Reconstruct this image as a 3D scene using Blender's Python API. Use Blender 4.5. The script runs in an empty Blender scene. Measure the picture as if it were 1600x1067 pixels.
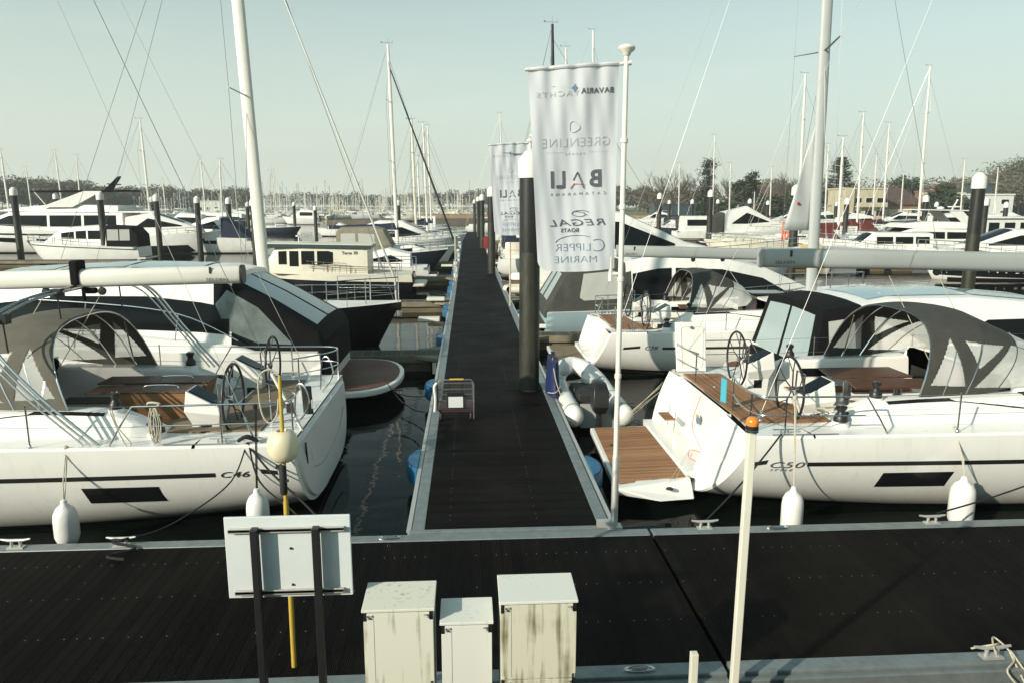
import bpy, bmesh, math, random
from mathutils import Vector, Matrix, noise
random.seed(7)
S = bpy.context.scene
COL = S.collection
R = math.radians
PI = math.pi
# ---------------------------------------------------------------- camera, sky, sun, exposure
cam = bpy.data.cameras.new("camera"); camo = bpy.data.objects.new("camera", cam); COL.objects.link(camo)
camo.location = (0, 0, 4.75); camo.rotation_euler = (R(90 - 10.4), 0, R(-3.41))
cam.lens = 26; cam.sensor_width = 36; cam.clip_end = 6000; cam.clip_start = 0.05
S.camera = camo
SUN_EL, SUN_AZ = 24.0, 232.0          # compass: 0 = +Y, clockwise; sun behind the camera on its left
az = R(SUN_AZ); el = R(SUN_EL)
sdir = Vector((math.sin(az) * math.cos(el), math.cos(az) * math.cos(el), math.sin(el)))
sun = bpy.data.lights.new("sun", 'SUN'); sun.energy = 4.6; sun.angle = R(0.5); sun.color = (1.0, 0.91, 0.78)
suno = bpy.data.objects.new("sun", sun); COL.objects.link(suno)
suno.rotation_euler = sdir.to_track_quat('Z', 'Y').to_euler()
W = bpy.data.worlds.new("World"); S.world = W; W.use_nodes = True
wn = W.node_tree; wn.nodes.clear()
sky = wn.nodes.new('ShaderNodeTexSky'); sky.sky_type = 'NISHITA'; sky.sun_disc = False
sky.sun_elevation = el; sky.sun_rotation = az; sky.air_density = 1.0; sky.dust_density = 1.6; sky.ozone_density = 1.0
hs = wn.nodes.new('ShaderNodeHueSaturation'); hs.inputs['Saturation'].default_value = 0.42
mul = wn.nodes.new('ShaderNodeMix'); mul.data_type = 'RGBA'; mul.blend_type = 'MULTIPLY'; mul.inputs[0].default_value = 1
mul.inputs[7].default_value = (0.70, 1.05, 1.07, 1)
# the air near the horizon is milky: blend by true elevation
tc = wn.nodes.new('ShaderNodeTexCoord'); sp = wn.nodes.new('ShaderNodeSeparateXYZ')
mr = wn.nodes.new('ShaderNodeMapRange'); mr.inputs[1].default_value = 0.0; mr.inputs[2].default_value = 0.42
mr.inputs[3].default_value = 1.0; mr.inputs[4].default_value = 0.0
mx = wn.nodes.new('ShaderNodeMix'); mx.data_type = 'RGBA'; mx.inputs[7].default_value = (6.8, 7.35, 6.2, 1)
bg = wn.nodes.new('ShaderNodeBackground'); bg.inputs[1].default_value = 0.10
wo = wn.nodes.new('ShaderNodeOutputWorld')
nz = wn.nodes.new('ShaderNodeTexNoise'); nz.inputs['Scale'].default_value = 2.2; nz.inputs['Detail'].default_value = 6
mpn = wn.nodes.new('ShaderNodeMapping'); mpn.inputs['Scale'].default_value = (1, 1, 6)
cr = wn.nodes.new('ShaderNodeMapRange'); cr.inputs[1].default_value = 0.55; cr.inputs[2].default_value = 0.85; cr.inputs[3].default_value = 0; cr.inputs[4].default_value = 0.45
mc = wn.nodes.new('ShaderNodeMix'); mc.data_type = 'RGBA'; mc.inputs[7].default_value = (7.2, 7.7, 6.9, 1)
L = wn.links.new
L(sky.outputs[0], hs.inputs['Color']); L(hs.outputs[0], mul.inputs[6]); L(tc.outputs['Generated'], sp.inputs[0])
L(sp.outputs[2], mr.inputs[0]); L(mr.outputs[0], mx.inputs[0]); L(mul.outputs[2], mx.inputs[6])
L(tc.outputs['Generated'], mpn.inputs[0]); L(mpn.outputs[0], nz.inputs[0]); L(nz.outputs[0], cr.inputs[0]); L(cr.outputs[0], mc.inputs[0])
L(mx.outputs[2], mc.inputs[6]); L(mc.outputs[2], bg.inputs[0]); L(bg.outputs[0], wo.inputs[0])
S.view_settings.view_transform = 'Standard'; S.view_settings.look = 'None'; S.view_settings.gamma = 1
S.view_settings.exposure = 0.30
S.cycles.max_bounces = 6; S.cycles.transparent_max_bounces = 24; S.cycles.diffuse_bounces = 2; S.cycles.glossy_bounces = 3; S.cycles.volume_bounces = 0
S.cycles.caustics_reflective = False; S.cycles.caustics_refractive = False

# ---------------------------------------------------------------- materials
MATS = {}
def mat(name, col, rough=0.5, metal=0.0, var=0.0, vscale=3.0, bump=0.0, bscale=40.0, alpha=1.0, spec=0.5, stretch=(1, 1, 1), col2=None, coat=0.0, trans=0.0):
    m = bpy.data.materials.new(name); m.use_nodes = True; nt = m.node_tree; b = nt.nodes['Principled BSDF']
    b.inputs['Base Color'].default_value = (*col, 1); b.inputs['Roughness'].default_value = rough; b.inputs['Metallic'].default_value = metal
    b.inputs['Alpha'].default_value = alpha; b.inputs['Specular IOR Level'].default_value = spec; b.inputs['Coat Weight'].default_value = coat
    if trans: b.inputs['Transmission Weight'].default_value = trans
    t = nt.nodes.new('ShaderNodeTexCoord'); mp = nt.nodes.new('ShaderNodeMapping'); mp.inputs['Scale'].default_value = stretch
    nt.links.new(t.outputs['Object'], mp.inputs[0])
    if var > 0 or col2:
        n = nt.nodes.new('ShaderNodeTexNoise'); n.inputs['Scale'].default_value = vscale; n.inputs['Detail'].default_value = 6; n.inputs['Roughness'].default_value = 0.65
        nt.links.new(mp.outputs[0], n.inputs[0])
        r = nt.nodes.new('ShaderNodeMapRange'); r.inputs[1].default_value = 0.3; r.inputs[2].default_value = 0.7
        nt.links.new(n.outputs[0], r.inputs[0])
        x = nt.nodes.new('ShaderNodeMix'); x.data_type = 'RGBA'
        c2 = col2 or tuple(c * (1 - var) for c in col)
        x.inputs[6].default_value = (*col, 1); x.inputs[7].default_value = (*c2, 1)
        nt.links.new(r.outputs[0], x.inputs[0]); nt.links.new(x.outputs[2], b.inputs['Base Color'])
        r2 = nt.nodes.new('ShaderNodeMapRange'); r2.inputs[3].default_value = max(0.03, rough - 0.08); r2.inputs[4].default_value = min(1, rough + 0.12)
        nt.links.new(n.outputs[0], r2.inputs[0]); nt.links.new(r2.outputs[0], b.inputs['Roughness'])
    if bump > 0:
        n2 = nt.nodes.new('ShaderNodeTexNoise'); n2.inputs['Scale'].default_value = bscale; n2.inputs['Detail'].default_value = 4
        nt.links.new(mp.outputs[0], n2.inputs[0])
        bp = nt.nodes.new('ShaderNodeBump'); bp.inputs['Strength'].default_value = bump; bp.inputs['Distance'].default_value = 0.02
        nt.links.new(n2.outputs[0], bp.inputs['Height']); nt.links.new(bp.outputs[0], b.inputs['Normal'])
    MATS[name] = m
    return m
def planks(name, c1, c2, seam, axis, pitch, seamw=0.08, rough=0.6, groove=0, dots=None, bumpk=0.4):
    """boards whose seams are spaced by pitch along axis (0=x,1=y,2=z) in object space"""
    m = bpy.data.materials.new(name); m.use_nodes = True; nt = m.node_tree; b = nt.nodes['Principled BSDF']; l = nt.links.new
    N = nt.nodes.new
    def math_(op, a, b_=None, c=None):
        q = N('ShaderNodeMath'); q.operation = op
        for i, v in enumerate((a, b_, c)):
            if v is None: continue
            if isinstance(v, (int, float)): q.inputs[i].default_value = v
            else: l(v, q.inputs[i])
        return q.outputs[0]
    t = N('ShaderNodeTexCoord'); s = N('ShaderNodeSeparateXYZ'); l(t.outputs['Object'], s.inputs[0])
    u = math_('DIVIDE', s.outputs[axis], pitch); fr = math_('FRACT', u); fl = math_('FLOOR', u)
    wn_ = N('ShaderNodeTexWhiteNoise'); wn_.noise_dimensions = '1D'; l(fl, wn_.inputs['W'])
    mp = N('ShaderNodeMapping'); sc = [3.0, 3.0, 3.0]; sc[axis] = 45.0; mp.inputs['Scale'].default_value = sc
    l(t.outputs['Object'], mp.inputs[0]); n = N('ShaderNodeTexNoise'); n.inputs['Scale'].default_value = 1.0; n.inputs['Detail'].default_value = 5; l(mp.outputs[0], n.inputs[0])
    n3 = N('ShaderNodeTexNoise'); n3.inputs['Scale'].default_value = 0.9; n3.inputs['Detail'].default_value = 5; l(t.outputs['Object'], n3.inputs[0])
    f = math_('ADD', math_('MULTIPLY', wn_.outputs[0], 0.8), math_('MULTIPLY', n.outputs[0], 0.7)); f = math_('ADD', f, math_('MULTIPLY', n3.outputs[0], 1.1)); f = math_('SUBTRACT', f, 0.85)
    x = N('ShaderNodeMix'); x.data_type = 'RGBA'; x.inputs[6].default_value = (*c1, 1); x.inputs[7].default_value = (*c2, 1); l(f, x.inputs[0])
    mask = math_('LESS_THAN', fr, seamw)
    h = math_('SUBTRACT', 1.0, mask)
    y = N('ShaderNodeMix'); y.data_type = 'RGBA'; l(x.outputs[2], y.inputs[6]); y.inputs[7].default_value = (*seam, 1); l(mask, y.inputs[0])
    out = y.outputs[2]
    if groove:
        g = math_('PINGPONG', math_('MULTIPLY', fr, groove), 0.5)
        h = math_('MULTIPLY', h, math_('MULTIPLY_ADD', g, 1.2, 0.4))
        z = N('ShaderNodeMix'); z.data_type = 'RGBA'; z.blend_type = 'MULTIPLY'; z.inputs[0].default_value = 0.6
        cb = N('ShaderNodeCombineXYZ'); gg = math_('MULTIPLY_ADD', g, 1.6, 0.3)
        for i in range(3): l(gg, cb.inputs[i])
        l(out, z.inputs[6]); l(cb.outputs[0], z.inputs[7]); out = z.outputs[2]
    if dots:
        other, row, off = dots
        v = math_('FRACT', math_('ADD', math_('DIVIDE', s.outputs[other], row), off))
        v = math_('MULTIPLY', math_('ABSOLUTE', math_('SUBTRACT', v, 0.5)), row)
        uu = math_('MULTIPLY', math_('ABSOLUTE', math_('SUBTRACT', math_('FRACT', math_('MULTIPLY', u, 1.0)), 0.5)), pitch)
        d = math_('SQRT', math_('ADD', math_('POWER', v, 2.0), math_('POWER', uu, 2.0)))
        w2 = N('ShaderNodeTexWhiteNoise'); w2.noise_dimensions = '1D'; l(fl, w2.inputs['W'])
        dm = math_('MULTIPLY', math_('LESS_THAN', d, 0.006), math_('GREATER_THAN', w2.outputs[0], 0.35))
        z = N('ShaderNodeMix'); z.data_type = 'RGBA'; l(dm, z.inputs[0]); l(out, z.inputs[6]); z.inputs[7].default_value = (0.35, 0.35, 0.33, 1); out = z.outputs[2]
    if dots:
        vo = N('ShaderNodeTexVoronoi'); vo.inputs['Scale'].default_value = 2.3; l(t.outputs['Object'], vo.inputs[0])
        n5 = N('ShaderNodeTexNoise'); n5.inputs['Scale'].default_value = 60; l(t.outputs['Object'], n5.inputs[0])
        dd = math_('LESS_THAN', math_('ADD', vo.outputs['Distance'], math_('MULTIPLY', n5.outputs[0], .04)), .045)
        w5 = N('ShaderNodeSeparateColor'); l(vo.outputs['Color'], w5.inputs[0]); dd = math_('MULTIPLY', dd, math_('GREATER_THAN', w5.outputs[0], .70))
        z5 = N('ShaderNodeMix'); z5.data_type = 'RGBA'; l(math_('MULTIPLY', dd, .6), z5.inputs[0]); l(out, z5.inputs[6]); z5.inputs[7].default_value = (0.22, 0.21, 0.18, 1); out = z5.outputs[2]
        n6 = N('ShaderNodeTexNoise'); n6.inputs['Scale'].default_value = .35; n6.inputs['Detail'].default_value = 8; n6.inputs['Roughness'].default_value = .7; l(t.outputs['Object'], n6.inputs[0])
        m6 = N('ShaderNodeMapRange'); m6.inputs[1].default_value = .50; m6.inputs[2].default_value = .72; m6.inputs[3].default_value = 0; m6.inputs[4].default_value = .5; l(n6.outputs[0], m6.inputs[0])
        z6 = N('ShaderNodeMix'); z6.data_type = 'RGBA'; l(m6.outputs[0], z6.inputs[0]); l(out, z6.inputs[6]); z6.inputs[7].default_value = (0.020, 0.017, 0.012, 1); out = z6.outputs[2]
    l(out, b.inputs['Base Color'])
    b.inputs['Specular IOR Level'].default_value = .06 if rough > .61 else .12
    l(math_('MULTIPLY_ADD', n3.outputs[0], 0.4, rough - 0.2), b.inputs['Roughness'])
    bp = N('ShaderNodeBump'); bp.inputs['Strength'].default_value = bumpk; bp.inputs['Distance'].default_value = 0.01; l(h, bp.inputs['Height']); l(bp.outputs[0], b.inputs['Normal'])
    MATS[name] = m; return m
def stained(name, col, stain, lo=0.52, hi=0.7):
    """painted surface with vertical run-off stains and grime"""
    m = bpy.data.materials.new(name); m.use_nodes = True; nt = m.node_tree; b = nt.nodes['Principled BSDF']; l = nt.links.new
    t = nt.nodes.new('ShaderNodeTexCoord'); mp = nt.nodes.new('ShaderNodeMapping'); mp.inputs['Scale'].default_value = (22, 22, 1.3); l(t.outputs['Object'], mp.inputs[0])
    n = nt.nodes.new('ShaderNodeTexNoise'); n.inputs['Scale'].default_value = 1; n.inputs['Detail'].default_value = 7; l(mp.outputs[0], n.inputs[0])
    n2 = nt.nodes.new('ShaderNodeTexNoise'); n2.inputs['Scale'].default_value = 2.6; n2.inputs['Detail'].default_value = 5; l(t.outputs['Object'], n2.inputs[0])
    q = nt.nodes.new('ShaderNodeMath'); q.operation = 'MULTIPLY_ADD'; l(n.outputs[0], q.inputs[0]); q.inputs[1].default_value = 0.6
    q2 = nt.nodes.new('ShaderNodeMath'); q2.operation = 'MULTIPLY'; q2.inputs[1].default_value = 0.45; l(n2.outputs[0], q2.inputs[0]); l(q2.outputs[0], q.inputs[2])
    r = nt.nodes.new('ShaderNodeMapRange'); r.inputs[1].default_value = lo; r.inputs[2].default_value = hi; r.inputs[3].default_value = 0; r.inputs[4].default_value = 0.9; l(q.outputs[0], r.inputs[0])
    x = nt.nodes.new('ShaderNodeMix'); x.data_type = 'RGBA'; x.inputs[6].default_value = (*col, 1); x.inputs[7].default_value = (*stain, 1); l(r.outputs[0], x.inputs[0])
    l(x.outputs[2], b.inputs['Base Color']); b.inputs['Roughness'].default_value = 0.55
    MATS[name] = m; return m
M = MATS
mat('gelcoat', (0.80, 0.79, 0.73), 0.28, var=0.07, vscale=1.6, stretch=(1, 1, .35), coat=.3)
mat('gel_hull', (0.80, 0.79, 0.73), 0.16, var=0.06, vscale=1.6, stretch=(1, 1, .35), coat=.5)
mat('gelcoat_matt', (0.80, 0.79, 0.73), 0.5, var=0.10, vscale=4, bump=.12, bscale=120)
mat('far_white', (0.78, 0.77, 0.71), 0.35, var=0.14, vscale=1.2)
mat('cream', (0.70, 0.66, 0.52), 0.4, var=0.12, vscale=2)
mat('yellow_hull', (0.62, 0.50, 0.25), 0.4, var=0.12, vscale=2)
mat('shade_blue', (0.27, 0.36, 0.38), 0.3, var=0.1, vscale=2)  # bluish cast of shade on the canvas cruiser's stern, painted as hull colour
mat('slate_blue', (0.045, 0.07, 0.078), 0.3, var=0.2, vscale=2)
mat('mid_grey', (0.36, 0.37, 0.36), 0.5, var=0.15, vscale=3)
mat('black_gloss', (0.010, 0.011, 0.012), 0.16, var=0.2, vscale=2)
mat('navy', (0.012, 0.018, 0.035), 0.5, var=0.3, vscale=4)
mat('boot_black', (0.012, 0.012, 0.012), 0.5, var=0.3)
mat('glass_dark', (0.006, 0.0075, 0.008), 0.08, spec=0.16)
mat('glass_roof', (0.30, 0.42, 0.44), 0.08, spec=0.7, var=0.1)
mat('canvas_black', (0.004, 0.0043, 0.0046), 0.85, spec=.2, bump=.25, bscale=9, var=.3)
mat('canvas_grey', (0.048, 0.049, 0.040), 0.85, bump=.3, bscale=7, var=.25, vscale=5)
mat('canvas_tan', (0.25, 0.225, 0.16), 0.85, bump=.3, bscale=7, var=.25)
mat('canvas_brown', (0.125, 0.115, 0.088), 0.85, bump=.3, bscale=7, var=.25)
mat('canvas_navy', (0.012, 0.02, 0.045), 0.85, bump=.3, bscale=7, var=.25)
mat('canvas_red', (0.12, 0.018, 0.014), 0.85, bump=.3, bscale=7, var=.25)
mat('sail_cloth', (0.62, 0.63, 0.58), 0.7, var=.12, bump=.2, bscale=5)
mat('vinyl', (0.66, 0.66, 0.60), 0.10, alpha=0.62, bump=.35, bscale=6, spec=.8)
mat('vinyl_smoke', (0.20, 0.24, 0.22), 0.10, alpha=0.80, bump=.35, bscale=5, var=.5, spec=.8)
mat('vinyl_blue', (0.34, 0.42, 0.42), 0.15, alpha=0.93, bump=.4, bscale=8, stretch=(1, 3, 1))
mat('steel', (0.62, 0.62, 0.60), 0.22, metal=1.0)
mat('alu', (0.60, 0.59, 0.54), 0.42, metal=0.55, var=.1)
mat('mast_white', (0.72, 0.70, 0.62), 0.35, var=.08)
mat('spar_grey', (0.40, 0.42, 0.40), 0.40, var=.08)
mat('boom_grey', (0.33, 0.35, 0.33), 0.45, var=.10, vscale=1.2)
mat('galvanised', (0.27, 0.31, 0.30), 0.42, metal=0.45, var=.3, vscale=7, bump=.08, bscale=60)
mat('black_plastic', (0.014, 0.014, 0.014), 0.42)
mat('rubber', (0.02, 0.02, 0.019), 0.7, var=.4, vscale=9)
mat('rope_black', (0.012, 0.012, 0.013), 0.9)
mat('rope_white', (0.60, 0.56, 0.42), 0.9, bump=.5, bscale=160, var=.3, vscale=30)
mat('wire', (0.22, 0.22, 0.21), 0.35, metal=.7)
mat('wire_pale', (0.55, 0.55, 0.50), 0.45, metal=.3)
mat('fender_white', (0.78, 0.77, 0.72), 0.35, var=.14, vscale=5)
mat('buoy_cream', (0.74, 0.66, 0.45), 0.45, var=.22, vscale=6, stretch=(1, 1, .5))
mat('pole_yellow', (0.55, 0.38, 0.06), 0.42, var=.2, vscale=8)
mat('dock_blue', (0.018, 0.13, 0.25), 0.4, var=.3, vscale=8)
mat('dark_blue', (0.01, 0.022, 0.09), 0.6, var=.3)
mat('banner_cloth', (0.72, 0.735, 0.75), 0.8)
mat('print_grey', (0.25, 0.27, 0.30), 0.8); mat('print_dark', (0.085, 0.09, 0.105), 0.8); mat('print_blue', (0.13, 0.20, 0.30), 0.8); mat('print_red', (0.62, 0.16, 0.16), 0.8); mat('print_pale', (0.44, 0.46, 0.48), 0.8)
mat('pale_paint', (0.72, 0.70, 0.58), 0.5, var=.15, vscale=6, stretch=(1, 1, .2))
mat('pole_white', (0.74, 0.72, 0.62), 0.4, var=.12, vscale=4)
mat('cap_white', (0.76, 0.75, 0.66), 0.45, var=.1)
mat('amber', (0.75, 0.22, 0.02), 0.12, spec=.8)
mat('orange', (0.70, 0.13, 0.04), 0.5); mat('red', (0.30, 0.02, 0.02), 0.5); mat('dull_red', (0.05, 0.008, 0.008), 0.6); mat('cyan', (0.08, 0.40, 0.50), 0.5); mat('purple', (0.22, 0.13, 0.18), .5)
mat('sign_white', (0.62, 0.66, 0.64), 0.45, var=.08)
mat('pvc_grey', (0.50, 0.52, 0.50), 0.5, var=.15)
mat('pile_black', (0.007, 0.007, 0.006), 0.38, var=.2, vscale=3, col2=(0.022, 0.022, 0.018), stretch=(1, 1, .25))
mat('pile_slime', (0.042, 0.042, 0.024), 0.5, col2=(0.008, 0.008, 0.006), vscale=5, stretch=(1.5, 1.5, .3), bump=.4, bscale=20)
mat('float_wood', (0.17, 0.135, 0.075), 0.8, var=.55, vscale=3, bump=.4, bscale=14, stretch=(.3, 1, 1))
mat('waler', (0.24, 0.21, 0.14), 0.75, var=.5, vscale=4, stretch=(.3, 1, 1))
mat('hedge', (0.016, 0.022, 0.011), .85, col2=(0.035, 0.04, 0.02), vscale=.6)
mat('bark', (0.11, 0.09, 0.065), 0.9, var=.4); mat('twig', (0.13, 0.105, 0.075), 0.9, var=.4, vscale=.3)
mat('leaf_dark', (0.022, 0.034, 0.016), 0.8, col2=(0.06, 0.075, 0.035), vscale=.5)
mat('leaf_mid', (0.055, 0.065, 0.03), 0.8, col2=(0.10, 0.10, 0.05), vscale=.3)
mat('wood_far', (0.085, 0.080, 0.050), 0.9, col2=(0.15, 0.125, 0.085), vscale=.06)
mat('brick', (0.25, 0.13, 0.085), 0.85, var=.3, vscale=2); mat('tile_roof', (0.10, 0.062, 0.048), 0.85, var=.4, vscale=3)
mat('render_cream', (0.52, 0.46, 0.32), 0.8, var=.12); mat('render_white', (0.66, 0.67, 0.63), 0.8, var=.08)
mat('quay_wall', (0.3, 0.29, 0.26), .9, var=.3)
mat('teak_dark', (0.12, 0.055, 0.028), .45, var=.4, vscale=3, stretch=(1, 14, 1))
planks('teak', (0.40, 0.21, 0.10), (0.20, 0.10, 0.05), (0.03, 0.018, 0.012), 1, 0.06, .13, .55)
planks('teak_across', (0.38, 0.20, 0.095), (0.19, 0.095, 0.048), (0.03, 0.018, 0.012), 0, 0.06, .13, .55)
planks('teak_grey', (0.24, 0.185, 0.12), (0.17, 0.13, 0.085), (0.03, 0.022, 0.017), 1, 0.06, .08, .6)
planks('teak_brown', (0.17, 0.075, 0.045), (0.10, 0.048, 0.03), (0.016, 0.012, 0.01), 1, 0.075, .10, .5)
planks('teak_face', (0.30, 0.165, 0.08), (0.20, 0.105, 0.05), (0.17, 0.09, 0.045), 2, 0.05, .05, .45)
planks('deck_front', (0.0018, 0.0015, 0.0011), (0.0085, 0.0068, 0.005), (0.003, 0.003, 0.003), 0, 0.125, .06, .62, groove=6, dots=(1, 0.78, 0.3), bumpk=.9)
planks('deck_walk', (0.0018, 0.0014, 0.0010), (0.0105, 0.0082, 0.0058), (0.003, 0.003, 0.003), 1, 0.145, .07, .62, groove=4, dots=(0, 1.2, 0.2), bumpk=.8)
planks('deck_finger', (0.07, 0.068, 0.055), (0.13, 0.125, 0.10), (0.015, 0.015, 0.012), 0, 0.145, .10, .7, bumpk=.6)
stained('cabinet_paint', (0.64, 0.64, 0.53), (0.20, 0.19, 0.085), .57, .72)
stained('cabinet_paint_clean', (0.66, 0.67, 0.60), (0.36, 0.35, 0.27), .60, .8)
stained('cabinet_paint_dirty', (0.60, 0.59, 0.46), (0.12, 0.115, 0.04), .51, .66)

def hull_grime(m):
    nt = m.node_tree; l = nt.links.new; N = nt.nodes.new; b = nt.nodes['Principled BSDF']; src = b.inputs['Base Color'].links[0].from_socket
    t = N('ShaderNodeTexCoord'); s_ = N('ShaderNodeSeparateXYZ'); l(t.outputs['Object'], s_.inputs[0])
    mp = N('ShaderNodeMapping'); mp.inputs['Scale'].default_value = (9, 9, 1.1); l(t.outputs['Object'], mp.inputs[0]); n = N('ShaderNodeTexNoise'); n.inputs['Scale'].default_value = 1.2; n.inputs['Detail'].default_value = 7; l(mp.outputs[0], n.inputs[0])
    r = N('ShaderNodeMapRange'); r.inputs[1].default_value = .02; r.inputs[2].default_value = .42; r.inputs[3].default_value = .62; r.inputs[4].default_value = 0; l(s_.outputs[2], r.inputs[0])
    a = N('ShaderNodeMath'); a.operation = 'MULTIPLY'; l(r.outputs[0], a.inputs[0]); l(n.outputs[0], a.inputs[1])
    r2 = N('ShaderNodeMapRange'); r2.inputs[1].default_value = .56; r2.inputs[2].default_value = .8; r2.inputs[3].default_value = 0; r2.inputs[4].default_value = .22; l(n.outputs[0], r2.inputs[0])
    c = N('ShaderNodeMath'); c.operation = 'MAXIMUM'; l(a.outputs[0], c.inputs[0]); l(r2.outputs[0], c.inputs[1])
    x = N('ShaderNodeMix'); x.data_type = 'RGBA'; l(c.outputs[0], x.inputs[0]); l(src, x.inputs[6]); x.inputs[7].default_value = (0.40, 0.35, 0.23, 1); l(x.outputs[2], b.inputs['Base Color'])
hull_grime(MATS['gel_hull']); hull_grime(MATS['far_white'])
# ---------------------------------------------------------------- mesh helpers
class MB:
    def __init__(s): s.v = []; s.f = []
    def add(s, vs, fs):
        o = len(s.v); s.v += [Vector(v) for v in vs]; s.f += [tuple(i + o for i in f) for f in fs]; return s
    def box(s, c, d, rot=None, taper=1.0):
        hx, hy, hz = d[0] / 2, d[1] / 2, d[2] / 2
        vs = [Vector((x * (taper if z > 0 else 1), y * (taper if z > 0 else 1), z)) for x in (-hx, hx) for y in (-hy, hy) for z in (-hz, hz)]
        if rot: m = Matrix.Rotation(rot[2], 3, 'Z') @ Matrix.Rotation(rot[1], 3, 'Y') @ Matrix.Rotation(rot[0], 3, 'X'); vs = [m @ v for v in vs]
        c = Vector(c)
        return s.add([v + c for v in vs], [(0, 1, 3, 2), (4, 6, 7, 5), (0, 4, 5, 1), (2, 3, 7, 6), (0, 2, 6, 4), (1, 5, 7, 3)])
    def bb(s, x0, x1, y0, y1, z0, z1): return s.box(((x0 + x1) / 2, (y0 + y1) / 2, (z0 + z1) / 2), (abs(x1 - x0), abs(y1 - y0), abs(z1 - z0)))
    def tube(s, pts, r, n=8, cap=True, flat=1.0):
        pts = [Vector(p) for p in pts]; k = len(pts); rs = r if isinstance(r, (list, tuple)) else [r] * k
        o = len(s.v); prev = None
        for i, p in enumerate(pts):
            t = (pts[min(i + 1, k - 1)] - pts[max(i - 1, 0)])
            if t.length < 1e-9: t = Vector((0, 0, 1))
            t.normalize()
            if prev is None:
                a = Vector((0, 0, 1)) if abs(t.z) < .95 else Vector((1, 0, 0))
                u = t.cross(a).normalized()
            else:
                u = prev - t * prev.dot(t)
                u = u.normalized() if u.length > 1e-6 else t.orthogonal().normalized()
            prev = u; w = t.cross(u)
            for j in range(n):
                a = 2 * PI * j / n; s.v.append(p + (u * math.cos(a) + w * math.sin(a) * flat) * rs[i])
        for i in range(k - 1):
            for j in range(n):
                s.f.append((o + i * n + j, o + i * n + (j + 1) % n, o + (i + 1) * n + (j + 1) % n, o + (i + 1) * n + j))
        if cap and n > 2: s.f.append(tuple(o + j for j in reversed(range(n)))); s.f.append(tuple(o + (k - 1) * n + j for j in range(n)))
        return s
    def lathe(s, prof, n=16, c=(0, 0, 0), rot=None):
        c = Vector(c); o = len(s.v); k = len(prof)
        for (r, z) in prof:
            for j in range(n):
                a = 2 * PI * j / n; v = Vector((r * math.cos(a), r * math.sin(a), z))
                if rot: v = rot @ v
                s.v.append(v + c)
        for i in range(k - 1):
            for j in range(n): s.f.append((o + i * n + j, o + i * n + (j + 1) % n, o + (i + 1) * n + (j + 1) % n, o + (i + 1) * n + j))
        if prof[0][0] > 1e-4: s.f.append(tuple(o + j for j in reversed(range(n))))
        if prof[-1][0] > 1e-4: s.f.append(tuple(o + (k - 1) * n + j for j in range(n)))
        return s
    def loft(s, secs, cap0=False, cap1=False, close=False):
        o = len(s.v); n = len(secs[0])
        for q in secs: s.v += [Vector(p) for p in q]
        for i in range(len(secs) - 1):
            for j in range(n if close else n - 1):
                s.f.append((o + i * n + j, o + i * n + (j + 1) % n, o + (i + 1) * n + (j + 1) % n, o + (i + 1) * n + j))
        if cap0: s.f.append(tuple(o + j for j in reversed(range(n))))
        if cap1: s.f.append(tuple(o + (len(secs) - 1) * n + j for j in range(n)))
        return s
    def prism(s, poly, z0, z1):
        n = len(poly)
        vs = [(x, y, z0) for x, y in poly] + [(x, y, z1) for x, y in poly]
        return s.add(vs, [tuple(reversed(range(n))), tuple(range(n, 2 * n))] + [(i, (i + 1) % n, n + (i + 1) % n, n + i) for i in range(n)])
    def slab(s, poly, d):
        """closed polygon of 3-D points thickened by vector d"""
        n = len(poly); d = Vector(d); vs = [Vector(p) for p in poly] + [Vector(p) + d for p in poly]
        return s.add(vs, [tuple(reversed(range(n))), tuple(range(n, 2 * n))] + [(i, (i + 1) % n, n + (i + 1) % n, n + i) for i in range(n)])
    def build(s, name, m, parent=None, smooth=False, bevel=0, solid=0, fix=True, seg=2):
        me = bpy.data.meshes.new(name); me.from_pydata([tuple(v) for v in s.v], [], s.f)
        if fix:
            b = bmesh.new(); b.from_mesh(me); bmesh.ops.remove_doubles(b, verts=b.verts, dist=1e-5); bmesh.ops.recalc_face_normals(b, faces=b.faces); b.to_mesh(me); b.free()
        me.materials.append(M[m] if isinstance(m, str) else m)
        o = bpy.data.objects.new(name, me); COL.objects.link(o)
        if parent: o.parent = parent
        if solid:
            md = o.modifiers.new('solid', 'SOLIDIFY'); md.thickness = solid; md.offset = 0
        if bevel:
            md = o.modifiers.new('bevel', 'BEVEL'); md.width = bevel; md.segments = seg; md.limit_method = 'ANGLE'; md.angle_limit = R(35)
        if smooth:
            for p in me.polygons: p.use_smooth = True
            try: me.set_sharp_from_angle(angle=R(42 if smooth is True else smooth))
            except Exception: pass
        return o
def tag(o, label, cat, group=None, kind=None):
    o['label'] = label
    o['category'] = cat
    if group: o['group'] = group
    if kind: o['kind'] = kind
    return o
def thing(name, label, cat, loc=(0, 0, 0), rz=0, group=None):
    o = bpy.data.objects.new(name, None); COL.objects.link(o); o.location = loc; o.rotation_euler = (0, 0, rz); o.empty_display_size = .2
    return tag(o, label, cat, group)
def children(o): return [c for c in bpy.data.objects if c.parent == o]
def copy_tree(o, parent=None):
    c = o.copy(); COL.objects.link(c); c.parent = parent
    for ch in KIDS.get(o.name) or children(o): copy_tree(ch, c)
    return c
KIDS = {}
def struct(o): o['kind'] = 'structure'; return o
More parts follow.
